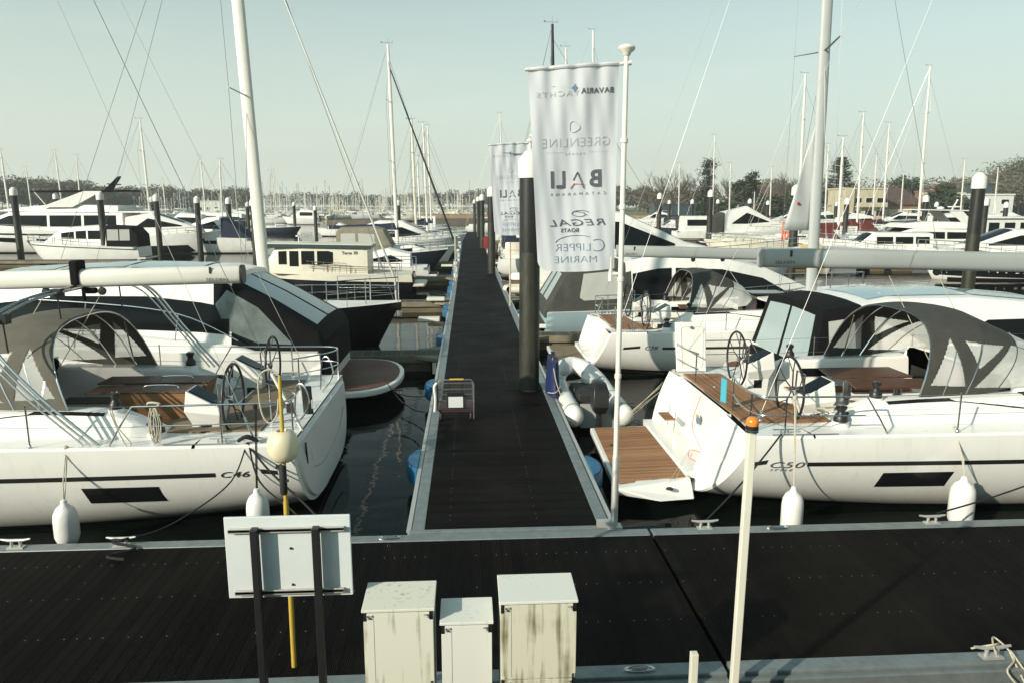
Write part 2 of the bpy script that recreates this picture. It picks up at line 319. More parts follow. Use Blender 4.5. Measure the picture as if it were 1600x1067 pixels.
def text(name, s, size, m, parent, mtx, extrude=.002, bend=None, spacing=1.0, shear=0.0, sx=1.0, weight=0.0):
    cu = bpy.data.curves.new('tmp', 'FONT'); cu.body = s; cu.size = size; cu.extrude = extrude; cu.align_x = 'CENTER'; cu.align_y = 'CENTER'; cu.space_character = spacing; cu.shear = shear; cu.resolution_u = 4; cu.offset = weight
    to = bpy.data.objects.new('tmp', cu); COL.objects.link(to); bpy.context.view_layer.update()
    me = bpy.data.meshes.new_from_object(to.evaluated_get(bpy.context.evaluated_depsgraph_get()))
    bpy.data.objects.remove(to); me.name = name
    for v in me.vertices:
        p = Vector((v.co.x * sx, v.co.y, v.co.z)); p = mtx @ p
        if bend: p = bend(p)
        v.co = p
    me.materials.clear(); me.materials.append(M[m])
    o = bpy.data.objects.new(name, me); COL.objects.link(o); o.parent = parent; return o
def catenary(a, b, sag, n=12):
    a, b = Vector(a), Vector(b); return [a.lerp(b, i / n) - Vector((0, 0, sag * 4 * (i / n) * (1 - i / n))) for i in range(n + 1)]
def bez(pts, n=8):
    pts = [Vector(p) for p in pts]; out = []
    for i in range(len(pts) - 1):
        p0 = pts[max(i - 1, 0)]; p1 = pts[i]; p2 = pts[i + 1]; p3 = pts[min(i + 2, len(pts) - 1)]
        for k in range(n):
            t = k / n; out.append(0.5 * ((2 * p1) + (p2 - p0) * t + (2 * p0 - 5 * p1 + 4 * p2 - p3) * t * t + (3 * p1 - p0 - 3 * p2 + p3) * t ** 3))
    out.append(pts[-1]); return out
def lerp(a, b, t): return a + (b - a) * t
def interp(tab, x):
    if x <= tab[0][0]: return tab[0][1]
    for (a, b), (c, d) in zip(tab, tab[1:]):
        if x <= c: return b + (d - b) * (x - a) / (c - a)
    return tab[-1][1]
# ---------------------------------------------------------------- boat geometry
class Hull:
    def __init__(s, L, B, z0, z1, q=.55, rake=.1, bowr=.3, stern=.9, k0=-.05, k1=-.5, full=.6, r=1.0):
        s.L, s.B, s.z0, s.z1, s.q, s.rake, s.bowr, s.stern, s.k0, s.k1, s.full, s.r = L, B, z0, z1, q, rake, bowr, stern, k0, k1, full, r
    def hb(s, x):
        t = min(max(x / s.L, 0), 1)
        if t < .38: return s.B / 2 * (s.stern + (1 - s.stern) * math.sin(t / .38 * PI / 2))
        u = (t - .38) / .62; return s.B / 2 * max(0.0, (1 - u ** (1.7 + s.full))) ** .85 + .02
    def zs(s, x): t = x / s.L; return s.z0 + (s.z1 - s.z0) * t ** 1.6
    def kz(s, x): t = x / s.L; return s.k0 + (s.k1 - s.k0) * math.sin(min(t * 1.15, 1) * PI) ** .8 if t < .87 else s.k0 + (s.k1 - s.k0) * 0
    def shift(s, x, z):
        f = z / s.zs(x); return s.rake * f * max(0, 1 - x / 1.6) + s.bowr * (f - 1) * (x / s.L) ** 6
    def pt(s, x, a, side=1):
        kz = s.kz(x); zs = s.zs(x); y = s.hb(x) * math.sin(a * PI / 2) ** s.q
        z = kz + (zs - kz) * (1 - math.cos(a * PI / 2)) ** s.r
        return Vector((x + s.shift(x, z), side * y, z))
    def atz(s, x, z, side=1, off=0.0):
        kz = s.kz(x); zs = s.zs(x); f = min(max((z - kz) / (zs - kz), 0.001), 1) ** (1 / s.r); a = math.acos(1 - f) * 2 / PI
        return Vector((x + s.shift(x, z), side * (s.hb(x) * math.sin(a * PI / 2) ** s.q + off), z))
    def mesh(s, nx=40, na=18):
        b = MB(); secs = []
        for i in range(nx + 1):
            x = s.L * (1 - (1 - i / nx) ** 1.15)
            secs.append([s.pt(x, 1 - j / na, 1) for j in range(na)] + [s.pt(x, j / na, -1) for j in range(na + 1)])
        return b.loft(secs)
    def patch(s, cols, side, off=.006, n=24, rows=4):
        b = MB(); x0, x1 = cols[0][0], cols[-1][0]
        lo = [(c[0], c[1]) for c in cols]; hi = [(c[0], c[2]) for c in cols]
        xs = sorted(set([x0 + (x1 - x0) * i / n for i in range(n + 1)] + [c[0] for c in cols]))
        return b.loft([[s.atz(x, lerp(interp(lo, x), interp(hi, x), j / rows), side, off) for j in range(rows + 1)] for x in xs])
    def deck(s, x0, x1, inset=0, n=20, camber=.05, dz=0):
        b = MB(); secs = []
        for i in range(n + 1):
            x = lerp(x0, x1, i / n); h = max(s.hb(x) - inset, .01); z = s.zs(x) + dz; sh = s.shift(x, s.zs(x))
            secs.append([(x + sh, h * k, z + camber * (1 - k * k)) for k in (-1, -.6, -.2, .2, .6, 1)])
        return b.loft(secs)
class House:
    """superstructure: columns (x, z_bottom, z_top); half width from hw(x, z)"""
    def __init__(s, cols, w0, w1, camber=.06, nose=None, r=.1):
        s.cols, s.w0, s.w1, s.camber, s.r = cols, w0, w1, camber, r
        s.zb = [(c[0], c[1]) for c in cols]; s.zt = [(c[0], c[2]) for c in cols]; s.nose = nose or [(-99, 1), (99, 1)]
        s.lo = min(c[1] for c in cols); s.hi = max(c[2] for c in cols)
    def hw(s, x, z): return lerp(s.w0, s.w1, min(max((z - s.lo) / (s.hi - s.lo + 1e-6), 0), 1)) * interp(s.nose, x)
    def sec(s, x):
        zb, zt = interp(s.zb, x), interp(s.zt, x); r = min(s.r, max((zt - zb) * .4, .005)); w = s.hw(x, zt)
        p = [(s.hw(x, zb), zb), (s.hw(x, zt - r), zt - r), (w - .12 * r, zt - .45 * r), (w - .45 * r, zt - .1 * r), (w - r, zt), (w * .5, zt + s.camber * .75), (0, zt + s.camber)]
        return [(x, y, z) for y, z in p] + [(x, -y, z) for y, z in reversed(p[:-1])]
    def mesh(s, n=24):
        x0, x1 = s.cols[0][0], s.cols[-1][0]
        xs = sorted(set([round(x0 + (x1 - x0) * i / n, 4) for i in range(n + 1)] + [round(c[0], 4) for c in s.cols]))
        return MB().loft([s.sec(x) for x in xs], True, True)
    def patch(s, cols, side, off=.012, n=16, rows=4):
        lo = [(c[0], c[1]) for c in cols]; hi = [(c[0], c[2]) for c in cols]; x0, x1 = cols[0][0], cols[-1][0]
        xs = sorted(set([x0 + (x1 - x0) * i / n for i in range(n + 1)] + [c[0] for c in cols])); b = MB(); secs = []
        for x in xs:
            row = []
            for j in range(rows + 1):
                z = lerp(interp(lo, x), interp(hi, x), j / rows); row.append((x, side * (s.hw(x, z) + off), z))
            secs.append(row)
        return b.loft(secs)
    def top(s, x0, x1, f0, f1, off=.012, n=12, m=8, g0=None, g1=None):
        """patch on the top/windscreen between fractions f0..f1 of the half width (g0,g1 at the x1 end)"""
        b = MB(); secs = []; g0 = f0 if g0 is None else g0; g1 = f1 if g1 is None else g1
        for i in range(n + 1):
            x = lerp(x0, x1, i / n); zt = interp(s.zt, x); w = s.hw(x, zt) - min(s.r, .1); row = []
            for j in range(m + 1):
                f = lerp(lerp(f0, g0, i / n), lerp(f1, g1, i / n), j / m); row.append((x, w * f, zt + s.camber * (1 - min(abs(f), 1) ** 1.6) + off))
            secs.append(row)
        return b.loft(secs)
def rail(b, pts, h, r=.014, mid=True, every=1, n=6):
    """rail: pts on deck; posts, top tube and mid wire"""
    top = [Vector(p) + Vector((0, 0, h)) for p in pts]
    b.tube(top, r, n)
    if mid: b.tube([Vector(p) + Vector((0, 0, h * .52)) for p in pts], r * .5, 4)
    for i, p in enumerate(pts):
        if i % every == 0: b.tube([p, Vector(p) + Vector((0, 0, h))], r * .9, n)
def rrect(h, w, r, n=3):
    out = []
    for cx, cy, a0 in ((w / 2 - r, h / 2 - r, 0), (-w / 2 + r, h / 2 - r, PI / 2), (-w / 2 + r, -h / 2 + r, PI), (w / 2 - r, -h / 2 + r, 1.5 * PI)):
        for k in range(n + 1): a = a0 + PI / 2 * k / n; out.append((cx + r * math.cos(a), cy + r * math.sin(a)))
    return out
def inpoly(p, poly):
    x, y = p; c = False; j = len(poly) - 1
    for i in range(len(poly)):
        if (poly[i][1] > y) != (poly[j][1] > y) and x < (poly[j][0] - poly[i][0]) * (y - poly[i][1]) / (poly[j][1] - poly[i][1]) + poly[i][0]: c = not c
        j = i
    return c
def sprayhood(root, ox, sc, m='canvas_grey', nu=150, nv=280, w=1.62, zb=1.74, zt=2.97, k=0.0):
    st = [(0, .42, 0, 1.0, 1.0), (.75, 1.35, 0.0, 1.0, 1.0), (1.65, 2.4, .12, .62, .97), (2.5, 2.8, .2, .30, .95)]
    H = zt - zb
    def pos(u, v, off=0):
        i = min(int(u), 2); f = u - i
        ff = f
        a, b_ = st[i], st[i + 1]; xb, xt, b0, t0, ww = (lerp(p, q, ff) for p, q in zip(a, b_))
        if i == 0: t0 += .035 * math.sin(f * PI)
        an = v * PI / 2; sy = math.copysign(abs(math.sin(an)) ** .72, v); cz = max(math.cos(an), 0) ** .62
        h = b0 + (t0 - b0) * cz; x = lerp(xb, xt, (h - b0) / (t0 - b0 + 1e-6))
        y = ww * w * sy * (1 - .10 * cz * abs(sy))
        wr = .012 * math.sin(v * 9 + u * 5) * math.sin(u * 7) * (1 - h)
        return Vector((ox + x * sc, (y + wr), zb + h * H)), h
    holes = [[(.16, .16), (.92, .14), (.36, .74)], [(.66, .70), (1.38, .62), (1.05, .36)], [(1.12, .12), (2.7, .10), (2.66, .34), (1.75, .60), (1.5, .62)]]
    cv, wd = MB(), MB(); idx = []
    VV = lambda s_: math.copysign(1 - (1 - min(abs(s_), 1)) ** 2.0, s_)
    P_ = [[pos(3 * i / nu, VV(-1 + 2 * j / nv)) for j in range(nv + 1)] for i in range(nu + 1)]
    vs = [p[0] for r in P_ for p in r]; fc, fw = [], []
    for i in range(nu):
        for j in range(nv):
            u = 3 * (i + .5) / nu; v = VV(-1 + 2 * (j + .5) / nv); h = pos(u, v)[1]
            hn = h
            win = False
            if abs(v) > .5: win = any(inpoly((u, hn), q) for q in holes)
            if u > 1.62 and u < 2.8 and abs(v) < .56 : win = True
            q = (i * (nv + 1) + j, i * (nv + 1) + j + 1, (i + 1) * (nv + 1) + j + 1, (i + 1) * (nv + 1) + j)
            (fw if win else fc).append(q)
    cv.add(vs, fc); wd.add(vs, fw)
    def used(mb):
        u = sorted({i for f in mb.f for i in f}); mp = {a: b for b, a in enumerate(u)}; mb.v = [mb.v[i] for i in u]; mb.f = [tuple(mp[i] for i in f) for f in mb.f]; return mb
    hood = used(cv).build('sprayhood', m, root, smooth=True, solid=.008)
    used(wd).build('clear_window', 'vinyl', hood, smooth=True)
    fr = MB()
    for u in (0.0, .45, 1.0):
        fr.tube([pos(u if u != .45 else 0.5, -1 + 2 * j / 30)[0] * 1 + Vector((0, 0, -.02)) for j in range(31)] , .014, 6)
    for sd in (-1, 1): fr.tube([pos(0, sd)[0] + Vector((.42 * sc, 0, -.02)), pos(.05, sd * .55)[0] + Vector((0, -.03 * sd, -.03))], .014, 6)
    fr.build('hood_frame', 'steel', hood, smooth=True)
    sm = MB()
    for u in (.985, 1.62, 2.84): sm.tube([pos(u, VV(-1 + 2 * j / 60))[0] for j in range(61)], .008, 5)
    for v in (-.56, .56): sm.tube([pos(.05 + 2.9 * i / 30, v)[0] for i in range(31)], .007, 5)
    sm.build('seam_piping', m, hood, smooth=True)
    return hood
def winch(root, x, y, z, r=.085):
    b = MB(); b.lathe([(0, 0), (r * 1.25, 0), (r * 1.25, .07), (r * .98, .10), (r * .72, .13), (r * .70, .17), (r, .20), (r, .235), (r * .5, .25), (0, .25)], 20, (x, y, z))
    w = b.build('winch', 'black_plastic', root, smooth=True); MB().lathe([(r * .62, .249), (r * .62, .262), (0, .264)], 16, (x, y, z)).build('winch_cap', 'steel', w, smooth=True)
    MB().lathe([(r * 1.6, -.10), (r * 1.5, 0), (0, .001)], 20, (x, y, z)).build('winch_base', 'gelcoat', w, smooth=True)
def wheel(root, x, y, z, r=.53):
    b = MB(); b.tube([(x, y + r * math.cos(a), z + r * math.sin(a)) for a in [2 * PI * i / 40 for i in range(41)]], .021, 8, cap=False)
    wh = b.build('steering_wheel', 'black_plastic', root, smooth=True)
    s = MB(); c = Vector((x + .05, y, z))
    for k in range(5):
        a = 2 * PI * k / 5 + PI / 2; m = c + Vector((-.02, math.cos(a), math.sin(a))) * (r * .52)
        s.tube([c, m], .012, 6)
        for d in (-.26, .26): s.tube([m, (x, y + r * math.cos(a + d), z + r * math.sin(a + d))], .009, 6)
    s.build('spokes', 'black_plastic', wh, smooth=True)
    MB().lathe([(0, -.03), (.05, -.03), (.05, .03), (0, .05)], 12, c, Matrix.Rotation(PI / 2, 3, 'Y')).build('hub', 'steel', wh, smooth=True)
def rope(name, pts, r, m, root=None, n=6): return MB().tube(pts, r, n).build(name, m, root, smooth=True)
def yacht_rig(root, mx, mh, boom_x, boom_z, mz=1.9, mw=.30, my=.17, mat_='spar_grey', sp=(.42, .72), spw=1.5, bx=.6, hb=2.0, fore=None, hmast=None, backs=True, lines=True, boom=True, boom_m='boom_grey', bh=.34, bw=.24, mast_rake=.018, spd=0.0, wr=.006):
    top = Vector((mx - mast_rake * mh, 0, mz + mh))
    k = 14; b = MB(); secs = []
    for i in range(k + 1):
        t = i / k; c = Vector((mx, 0, mz)).lerp(top, t); f = 1 if t < .75 else 1 - (t - .75) * 1.3
        secs.append([c + Vector((mw / 2 * f * math.cos(a), my / 2 * f * math.sin(a), 0)) for a in [2 * PI * j / 14 for j in range(14)]])
    m = b.loft(secs, True, True, close=True).build('mast', mat_, root, smooth=True)
    # the masthead instruments
    h = MB(); h.tube([top, top + Vector((0, 0, .5))], .008, 4); h.tube([top + Vector((-.5, 0, .12)), top + Vector((.35, 0, .12))], .012, 4); h.lathe([(0, 0), (.05, .02), (.05, .08), (0, .1)], 6, top + Vector((-.5, 0, .12))); h.tube([top + Vector((.35, 0, .12)), top + Vector((.35, 0, .3))], .01, 4)
    h.build('masthead_gear', 'wire', m)
    tips = []
    for f in sp:
        c = Vector((mx, 0, mz)).lerp(top, f); 
        for sd in (-1, 1):
            tip = c + Vector((-spd - .25, sd * spw * (1.1 - f * .35), .12)); MB().tube([c, tip], [.05, .028], 6, flat=.5).build('spreader', mat_, m, smooth=True); tips.append((f, sd, tip))
    s = MB()
    for sd in (-1, 1):
        path = [Vector((mx - .25, sd * hb, mz - .35))] + [t for f, d, t in tips if d == sd] + [Vector((mx, 0, mz)).lerp(top, .93)]
        s.tube(path, wr, 4)
        s.tube([Vector((mx - .3, sd * hb * .96, mz - .35)), Vector((mx, 0, mz)).lerp(top, sp[0])], wr, 4)
    fx = fore or (mx + mh * .33); s.tube([Vector((fx, 0, mz - .4)), Vector((mx, 0, mz)).lerp(top, .94)], wr * 1.2, 4)
    s.build('shroud', 'wire', m)
    if backs:
        s = MB()
        for sd in (-1, 1): s.tube([Vector((bx, sd * hb * .88, 1.4)), top], wr, 4)
        s.build('backstay', 'wire', m)
    if boom:
        q = rrect(bh, bw, .10); d = Vector((mx - .15, 0, boom_z - .16)); e = Vector((boom_x, 0, boom_z)); b = MB()
        secs = [[e.lerp(d, t) + Vector((0, y * (.8 if t == 0 else 1), z * (.86 if t == 0 else 1))) for (y, z) in q] for t in (0, .006, .3, .6, .97, 1)]
        bo = b.loft(secs, True, True, close=True).build('boom', boom_m, root, smooth=True)
        MB().loft([[e + Vector((-.03 + dx, y * 1.0, z * 1.04)) for (y, z) in rrect(bh, bw, .10)] for dx in (0, .045)], True, True, close=True).build('boom_end', 'black_plastic' if boom_m != 'boom_grey' else 'mid_grey', bo, smooth=True)
        MB().tube([d + Vector((0, 0, -.25)), Vector((mx - 1.9, 0, boom_z - .35))], .035, 8).build('vang', 'mid_grey', bo)
        return m, bo, top
    return m, None, top
def big_yacht(root, L, B, hood_c, sgn, boom_x, boom_z, mx=8.7, mh=19.0, closed=False, teak='teak', sc=1.0, det=True, rec=(-1.0, 1.75), hullwin=True, boom_m='boom_grey', z0=1.35, plat=True, mast_m='spar_grey', mw=.34, roofwin=True, stripe=None, rake=.65, winx=(1.95, 3.6)):
    """cruising yacht; sgn = local y sign of the side that faces the camera"""
    n = sgn; H = Hull(L, B, z0, z0 + .2, q=.42, rake=rake, bowr=.1, stern=.94, k0=.08, k1=-.35, full=.7, r=.85)
    H.mesh(56, 26).build('hull', 'gel_hull', root, smooth=35)
    bs = H.hb(1.5)
    # black boot stripe at the waterline, both sides
    bt = MB()
    for sd in (-1, 1): q = H.patch([(.8, .10, .17), (3, -.02, .07), (L * .9, -.05, .05)], sd, .004, 40, 2); bt.add(q.v, q.f)
    bt.build('boot_stripe', 'boot_black', root)
    for sd in (-1, 1):
        zst = z0 - .42
        for (a, b_) in (stripe or [(.62 + .35, 1.42), (2.55, L * .92)]):
            H.patch([(a, zst - .035, zst + .035), (b_, zst, zst + .075)], sd, .004, 60, 1).build('side_stripe', 'boot_black', root)
        if hullwin:
            a, b_ = winx
            H.patch([(a, .50, .502), (a + .06, .50, .77), (b_ - .06, .51, .78), (b_, .778, .78)], sd, .007, 10, 3).build('hull_window', 'black_gloss', root, smooth=True)
    # transom
    ztop = H.zs(0)
    def tr(y0, sd):  # one wing from |y|=y0 outwards
        out = [H.pt(0, 1 - j / 22, sd) for j in range(23)]; out = [p for p in out if sd * p.y >= y0]
        zi = out[-1].z; inner = [Vector((H.rake * z / ztop, sd * y0, z)) for z in (zi, ztop)]
        return out, inner
    tb = MB()
    if closed:
        o1, _ = tr(0, 1); o2, _ = tr(0, -1); poly = o1 + list(reversed(o2))
        c = sum(poly, Vector()) / len(poly)
        # rolled edge then a recessed panel (the raised platform)
        rim = [c + (p - c) * .93 + Vector((.0, 0, 0)) for p in poly]; pan = [c + (p - c) * .91 + Vector((-.05, 0, 0)) for p in poly]
        tb.loft([poly, rim, pan], close=True); tb.add(pan, [tuple(range(len(pan)))])
        tb.build('transom', 'gelcoat', root, smooth=30)
    else:
        for sd, y0 in ((-1, -rec[0]), (1, rec[1])):
            y0_ = abs(y0) * 1.0; o, i = tr(y0_, sd); rim = [p + Vector((-.05, -sd * .05, .0)) for p in o]
            tb.loft([o, rim]); tb.add(rim + i, [tuple(range(len(rim) + len(i)))])
            x1 = .75 + (0 if rake > .3 else .3)
            tb.add([(H.rake * .3 / ztop - .05, sd * y0_, .34), (x1, sd * y0_, .34), (x1, sd * y0_, ztop), (H.rake - .05, sd * y0_, ztop)], [(0, 1, 2, 3)])
        tb.bb(-.02, .9, rec[0] - .15, rec[1] + .15, .30, .42)
        tb.add([(.55, rec[0], .40), (.55, rec[1], .40), (.72, rec[1], ztop - .02), (.72, rec[0], ztop - .02)], [(0, 1, 2, 3)])
        tb.build('transom', 'gelcoat', root, smooth=30)
    # deck: sections across
    coam = [(1.5, z0 + .02), (2.1, z0 + .05), (2.75, 1.72), (3.5, 1.76), (5.2, 1.80)]
    kB = B / 4.95
    def dsec(x):
        b0 = H.hb(x); zs = H.zs(x); c = interp(coam, x); ys = 1.98 * kB
        sole = .80; seat = 1.22 if x > 2.55 else sole
        half = [(b0, zs), (b0 - .03, zs + .035), (b0 - .09, zs + .03), (ys, zs + .03), (ys - .18, lerp(zs, c, .9)), (ys - .26, c), (1.42 * kB, c - .01), (1.38 * kB, c - .05), (1.30 * kB, seat + .02), (1.26 * kB, seat), (.80, seat - .01), (.76, seat - .05), (.74, sole), (0, sole)]
        sh = H.shift(x, zs)
        return [(x + sh * (1 if i < 3 else 0), n * y, z) for i, (y, z) in enumerate(half)] + [(x, -n * y, z) for y, z in reversed(half[:-1])]
    d = MB().loft([dsec(x) for x in (1.5, 1.8, 2.1, 2.4, 2.54, 2.56, 2.8, 3.2, 4, 4.6, 5.2)])
    # aft deck and bench
    x0 = H.rake + .0
    secs = [[(x + H.shift(x, H.zs(x)) if abs(y) > 1.2 else max(x, .72 if not closed else x + H.rake), y, H.zs(x) + (.0 if abs(y) > H.hb(x) - .02 else .03)) for y in [k * H.hb(x) for k in (-1, -.985, -.5, 0, .5, .985, 1)]] for x in (0.0, .3, .7, 1.1, 1.45)]
    d.loft(secs); d.add([(1.5, -1.3, .8), (1.5, 1.3, .8), (1.5, 1.3, z0 + .03), (1.5, -1.3, z0 + .03)], [(0, 1, 2, 3)])
    # foredeck
    f = H.deck(5.2, L, 0, 26, .05, .0); d.add(f.v, f.f)
    d.build('deck', 'gelcoat', root, smooth=32)
    # teak
    t = MB(); zt = z0 + .038
    t.slab([(.74, -n * 1.78 * kB, zt), (1.5, -n * 1.74 * kB, zt), (1.5, n * .15, zt), (2.3, n * 1.0, zt), (2.3, n * 1.72 * kB, zt), (.72, n * 1.66 * kB, zt), (.72, n * .5, zt)], (0, 0, .018))
    t.bb(1.52, 5.1, -.7, .7, .803, .815); t.build('teak_deck', teak if teak != 'teak' else 'teak_across', root)
    for sd in (-1, 1): MB().bb(2.62, 5.0, min(sd * .82, sd * 1.24), max(sd * .82, sd * 1.24), 1.222, 1.238).build('seat_teak', teak, root)
    # coachroof
    zr = z0 + .03
    ch = House([(5.2, zr, 1.98), (5.6, zr, 2.02), (8.6, zr + .06, 1.98), (9.8, zr + .1, 1.82), (L * .80, zr + .12, zr + .14)], 1.80 * kB, 1.42 * kB, .09, [(5, 1), (8, .93), (10, .78), (L * .8, .55)], .12)
    cr_ = ch.mesh(30).build('coachroof', 'gelcoat', root, smooth=32)
    for sd in (-1, 1):
        if roofwin:
            w = ch.patch([(5.24, 1.54, 1.80), (5.9, 1.55, 1.82), (8.4, 1.62, 1.82), (9.6, 1.66, 1.68)], sd, .012, 20); w.build('cabin_window', 'black_gloss', cr_, smooth=True)
            # black band along the coaming, ahead of the winches
            sec = []
            for x in [2.95 + i * .25 for i in range(10)]:
                c = interp(coam, x); ys = 1.98 * kB; zs = H.zs(x)
                g = max(0, (x - 4.0) / 1.2) * .42; a = Vector((x, sd * (ys - .26 + .010), c - .004)); b_ = Vector((x, sd * (ys - .18 + .012 + .18 * g), lerp(zs, c, .9 * (1 - g)) + .003)); sec.append([a, b_])
            MB().loft(sec).build('coaming_band', 'black_gloss', root)
    for hx in (6.9, 8.2):
        for hy in (-.6, .6): MB().box((hx, hy, 2.085), (.6, .5, .03)).build('deck_hatch', 'glass_dark', cr_, bevel=.01)
    # bulkhead with companionway
    bk = MB().bb(5.2, 5.26, -1.45 * kB, 1.45 * kB, .8, 1.99); bk = bk.build('bulkhead', 'gelcoat', root)
    MB().bb(5.14, 5.19, -.36, .36, 1.0, 1.95).build('companionway', 'purple', bk, bevel=.01)
    MB().bb(5.0, 6.1, -.45, .45, 2.12, 2.17).build('sliding_hatch', 'black_gloss', cr_, bevel=.015)
    for sd in (-1, 1):
        MB().box((5.17, sd * .95, 1.55), (.02, .5, .22)).build('side_port', 'glass_dark', bk, bevel=.005)
        MB().box((3.3 if not closed else 3.5, sd * (1.325 * kB), 1.5), (.62, .035, .16), (R(-sd * 8), 0, 0)).build('coaming_locker', 'glass_dark', root, bevel=.01)
    if not det: return H, ch
    # wheels and consoles
    for sd in (-1, 1):
        y = sd * 1.2
        dx = -.40 if closed else 0.0
        wheel(root, 1.62 + dx, y, 1.81)
        cb = MB(); w_ = .17
        secs = [[(1.86, y - w_, .8), (1.86, y + w_, .8), (2.16, y + w_, .8), (2.16, y - w_, .8)], [(1.80, y - w_, 1.45), (1.80, y + w_, 1.45), (2.22, y + w_, 1.45), (2.22, y - w_, 1.45)],
                [(1.76, y - .24, 1.60), (1.76, y + .24, 1.60), (2.30, y + .24, 1.66), (2.30, y - .24, 1.66)], [(1.78, y - .23, 1.72), (1.78, y + .23, 1.72), (2.26, y + .22, 1.98), (2.26, y - .22, 1.98)]]
        secs = [[(a_ + dx, b_, c_) for a_, b_, c_ in q_] for q_ in secs]
        c = cb.loft(secs, True, True, close=True).build('helm_console', 'gelcoat', root, bevel=.012)
        MB().box((2.05 + dx, y + .0, 1.878), (.40, .36, .02), (0, R(-28), 0)).build('display', 'glass_dark', c, bevel=.006)
        MB().box((1.83 + dx, y - .0, 1.765), (.09, .26, .02), (0, R(-28), 0)).build('instrument', 'black_plastic', c, bevel=.005)
        MB().box((2.0 + dx, y + n * .165, 1.35), (.16, .02, .16)).build('control_panel', 'black_plastic', c, bevel=.004)
        MB().tube([(1.79 + dx, y - .15, 1.78), (1.80 + dx, y - .15, 2.08), (1.80 + dx, y + .15, 2.08), (1.79 + dx, y + .15, 1.78)], .014, 6).build('grab_handle', 'steel', c, smooth=True)
        winch(root, 2.15, sd * 1.90 * kB, z0 + .12); winch(root, 2.85, sd * 1.60 * kB, 1.76, .075)
        MB().lathe([(.11, 0), (.10, .06), (.06, .09), (0, .1)], 16, (2.35, sd * 1.66 * kB, z0 + .10)).build('compass', 'black_plastic', root, smooth=True)
        # mooring cleat and chock on the quarter
        cl = MB(); cl.tube([(.95, sd * (H.hb(1) - .14), z0 + .1), (1.3, sd * (H.hb(1) - .14), z0 + .1)], .013, 6)
        for cx in (1.07, 1.18): cl.tube([(cx, sd * (H.hb(1) - .14), z0), (cx, sd * (H.hb(1) - .14), z0 + .1)], .013, 6)
        cl.tube([(.9, sd * (H.hb(1) - .035), z0 + .05), (1.9, sd * (H.hb(1.5) - .035), z0 + .055)], .010, 4)
        cl.build('deck_cleat', 'steel', root, smooth=True)
    # rails: pushpit each side, stanchions and lifelines
    h = .62
    for sd in (-1, 1):
        rl = MB()
        hb = H.hb(1) - .08
        path = bez([(.78, sd * .95, z0), (.66 if rake > .3 else .2, sd * 1.6, z0), (.72 if rake > .3 else .25, sd * (hb - .1), z0), (1.1, sd * hb, z0), (2.3, sd * (H.hb(2.3) - .08), z0)], 6)
        for zz, rr in ((h, .0145), (.33, .011)): rl.tube([p + Vector((0, 0, zz)) for p in path], rr, 8)
        for i in (1, 10, 18): rl.tube([path[i] + Vector((0, 0, .03)), path[i] + Vector((0, 0, h))], .013, 8)
        rl.tube([path[-1] + Vector((0, 0, h)), path[-1] + Vector((.22, 0, .28)), path[-1] + Vector((.36, 0, .04))], .0135, 8)
        rl.build('pushpit', 'steel', root, smooth=True)
    for sd in (-1, 1):
        xs = [3.72, 5.9, 8.0, 10.0, 12.0]; prev = Vector((2.3, sd * (H.hb(2.3) - .08), z0 + h))
        ln = MB(); pts = [prev] + [Vector((x, sd * (H.hb(x) - .08), H.zs(x) + h)) for x in xs]
        ln.tube(pts, .0035, 4); ln.tube([p - Vector((0, 0, .3)) for p in pts], .0035, 4); ln.build('lifeline', 'wire', root)
        for x in xs:
            p = Vector((x, sd * (H.hb(x) - .08), H.zs(x) + .03)); MB().tube([p, p + Vector((0, 0, h))], .0125, 8).lathe([(.03, 0), (.03, .03), (.014, .05)], 8, p).build('stanchion', 'steel', root, smooth=True)
    # bow pulpit
    pb = MB(); rail(pb, [(L - 1.6, .75, H.zs(L)), (L - .5, .35, H.zs(L)), (L - .05, 0.0, H.zs(L)), (L - .5, -.35, H.zs(L)), (L - 1.6, -.75, H.zs(L))], .6); pb.build('pulpit', 'steel', root)
    # cockpit table with two leaves
    tbm = 'teak' if not closed else 'teak_face'
    if not closed:
        for (ya, yb, za) in ((-.72, -.10, 1.66), (.14, .95, 1.64)):
            MB().slab([(3.0, ya, za), (4.55, ya, za), (4.55, yb, za), (3.15, yb, za)], (0, 0, .035)).build('table_leaf', 'teak_dark', root, bevel=.006)
        lg = MB()
        for tx in (3.25, 4.2): lg.lathe([(.16, 0), (.06, .04), (.05, .1), (.05, .5), (.075, .52), (.075, .82), (.03, .84)], 16, (tx, .02, .8))
        lg.build('table_leg', 'steel', root, smooth=True)
    else:
        for ya, ln_ in ((-.34, 1.42), (.34, 1.30)):
            c = MB(); c.add([(2.05, ya - .26, 1.74), (2.05 + ln_, ya - .26, 1.74), (2.05 + ln_ - .02, ya + .26, 1.74), (2.05, ya + .26, 1.74), (2.25, ya - .2, 1.12), (2.00 + ln_ - .05, ya - .2, 1.12), (2.00 + ln_ - .05, ya + .2, 1.12), (2.25, ya + .2, 1.12)], [(0, 1, 2, 3), (4, 7, 6, 5), (0, 4, 5, 1), (1, 5, 6, 2), (2, 6, 7, 3), (3, 7, 4, 0)])
            t_ = c.build('cockpit_table', 'teak_face', root, bevel=.006)
            MB().bb(2.03, 2.47 + ln_, ya - .27, ya + .27, 1.745, 1.77).build('table_top', 'teak_dark', t_, bevel=.004)
            MB().tube(bez([(2.35, ya + n * .1, 1.77), (2.40, ya + n * .1, 1.84), (2.85, ya + n * .1, 1.84), (2.90, ya + n * .1, 1.77)], 5), .012, 6).build('grab_rail', 'steel', t_, smooth=True)
        MB().bb(2.10, 3.8, -.5, .5, .8, 1.14).build('table_box', 'gelcoat', root, bevel=.02)
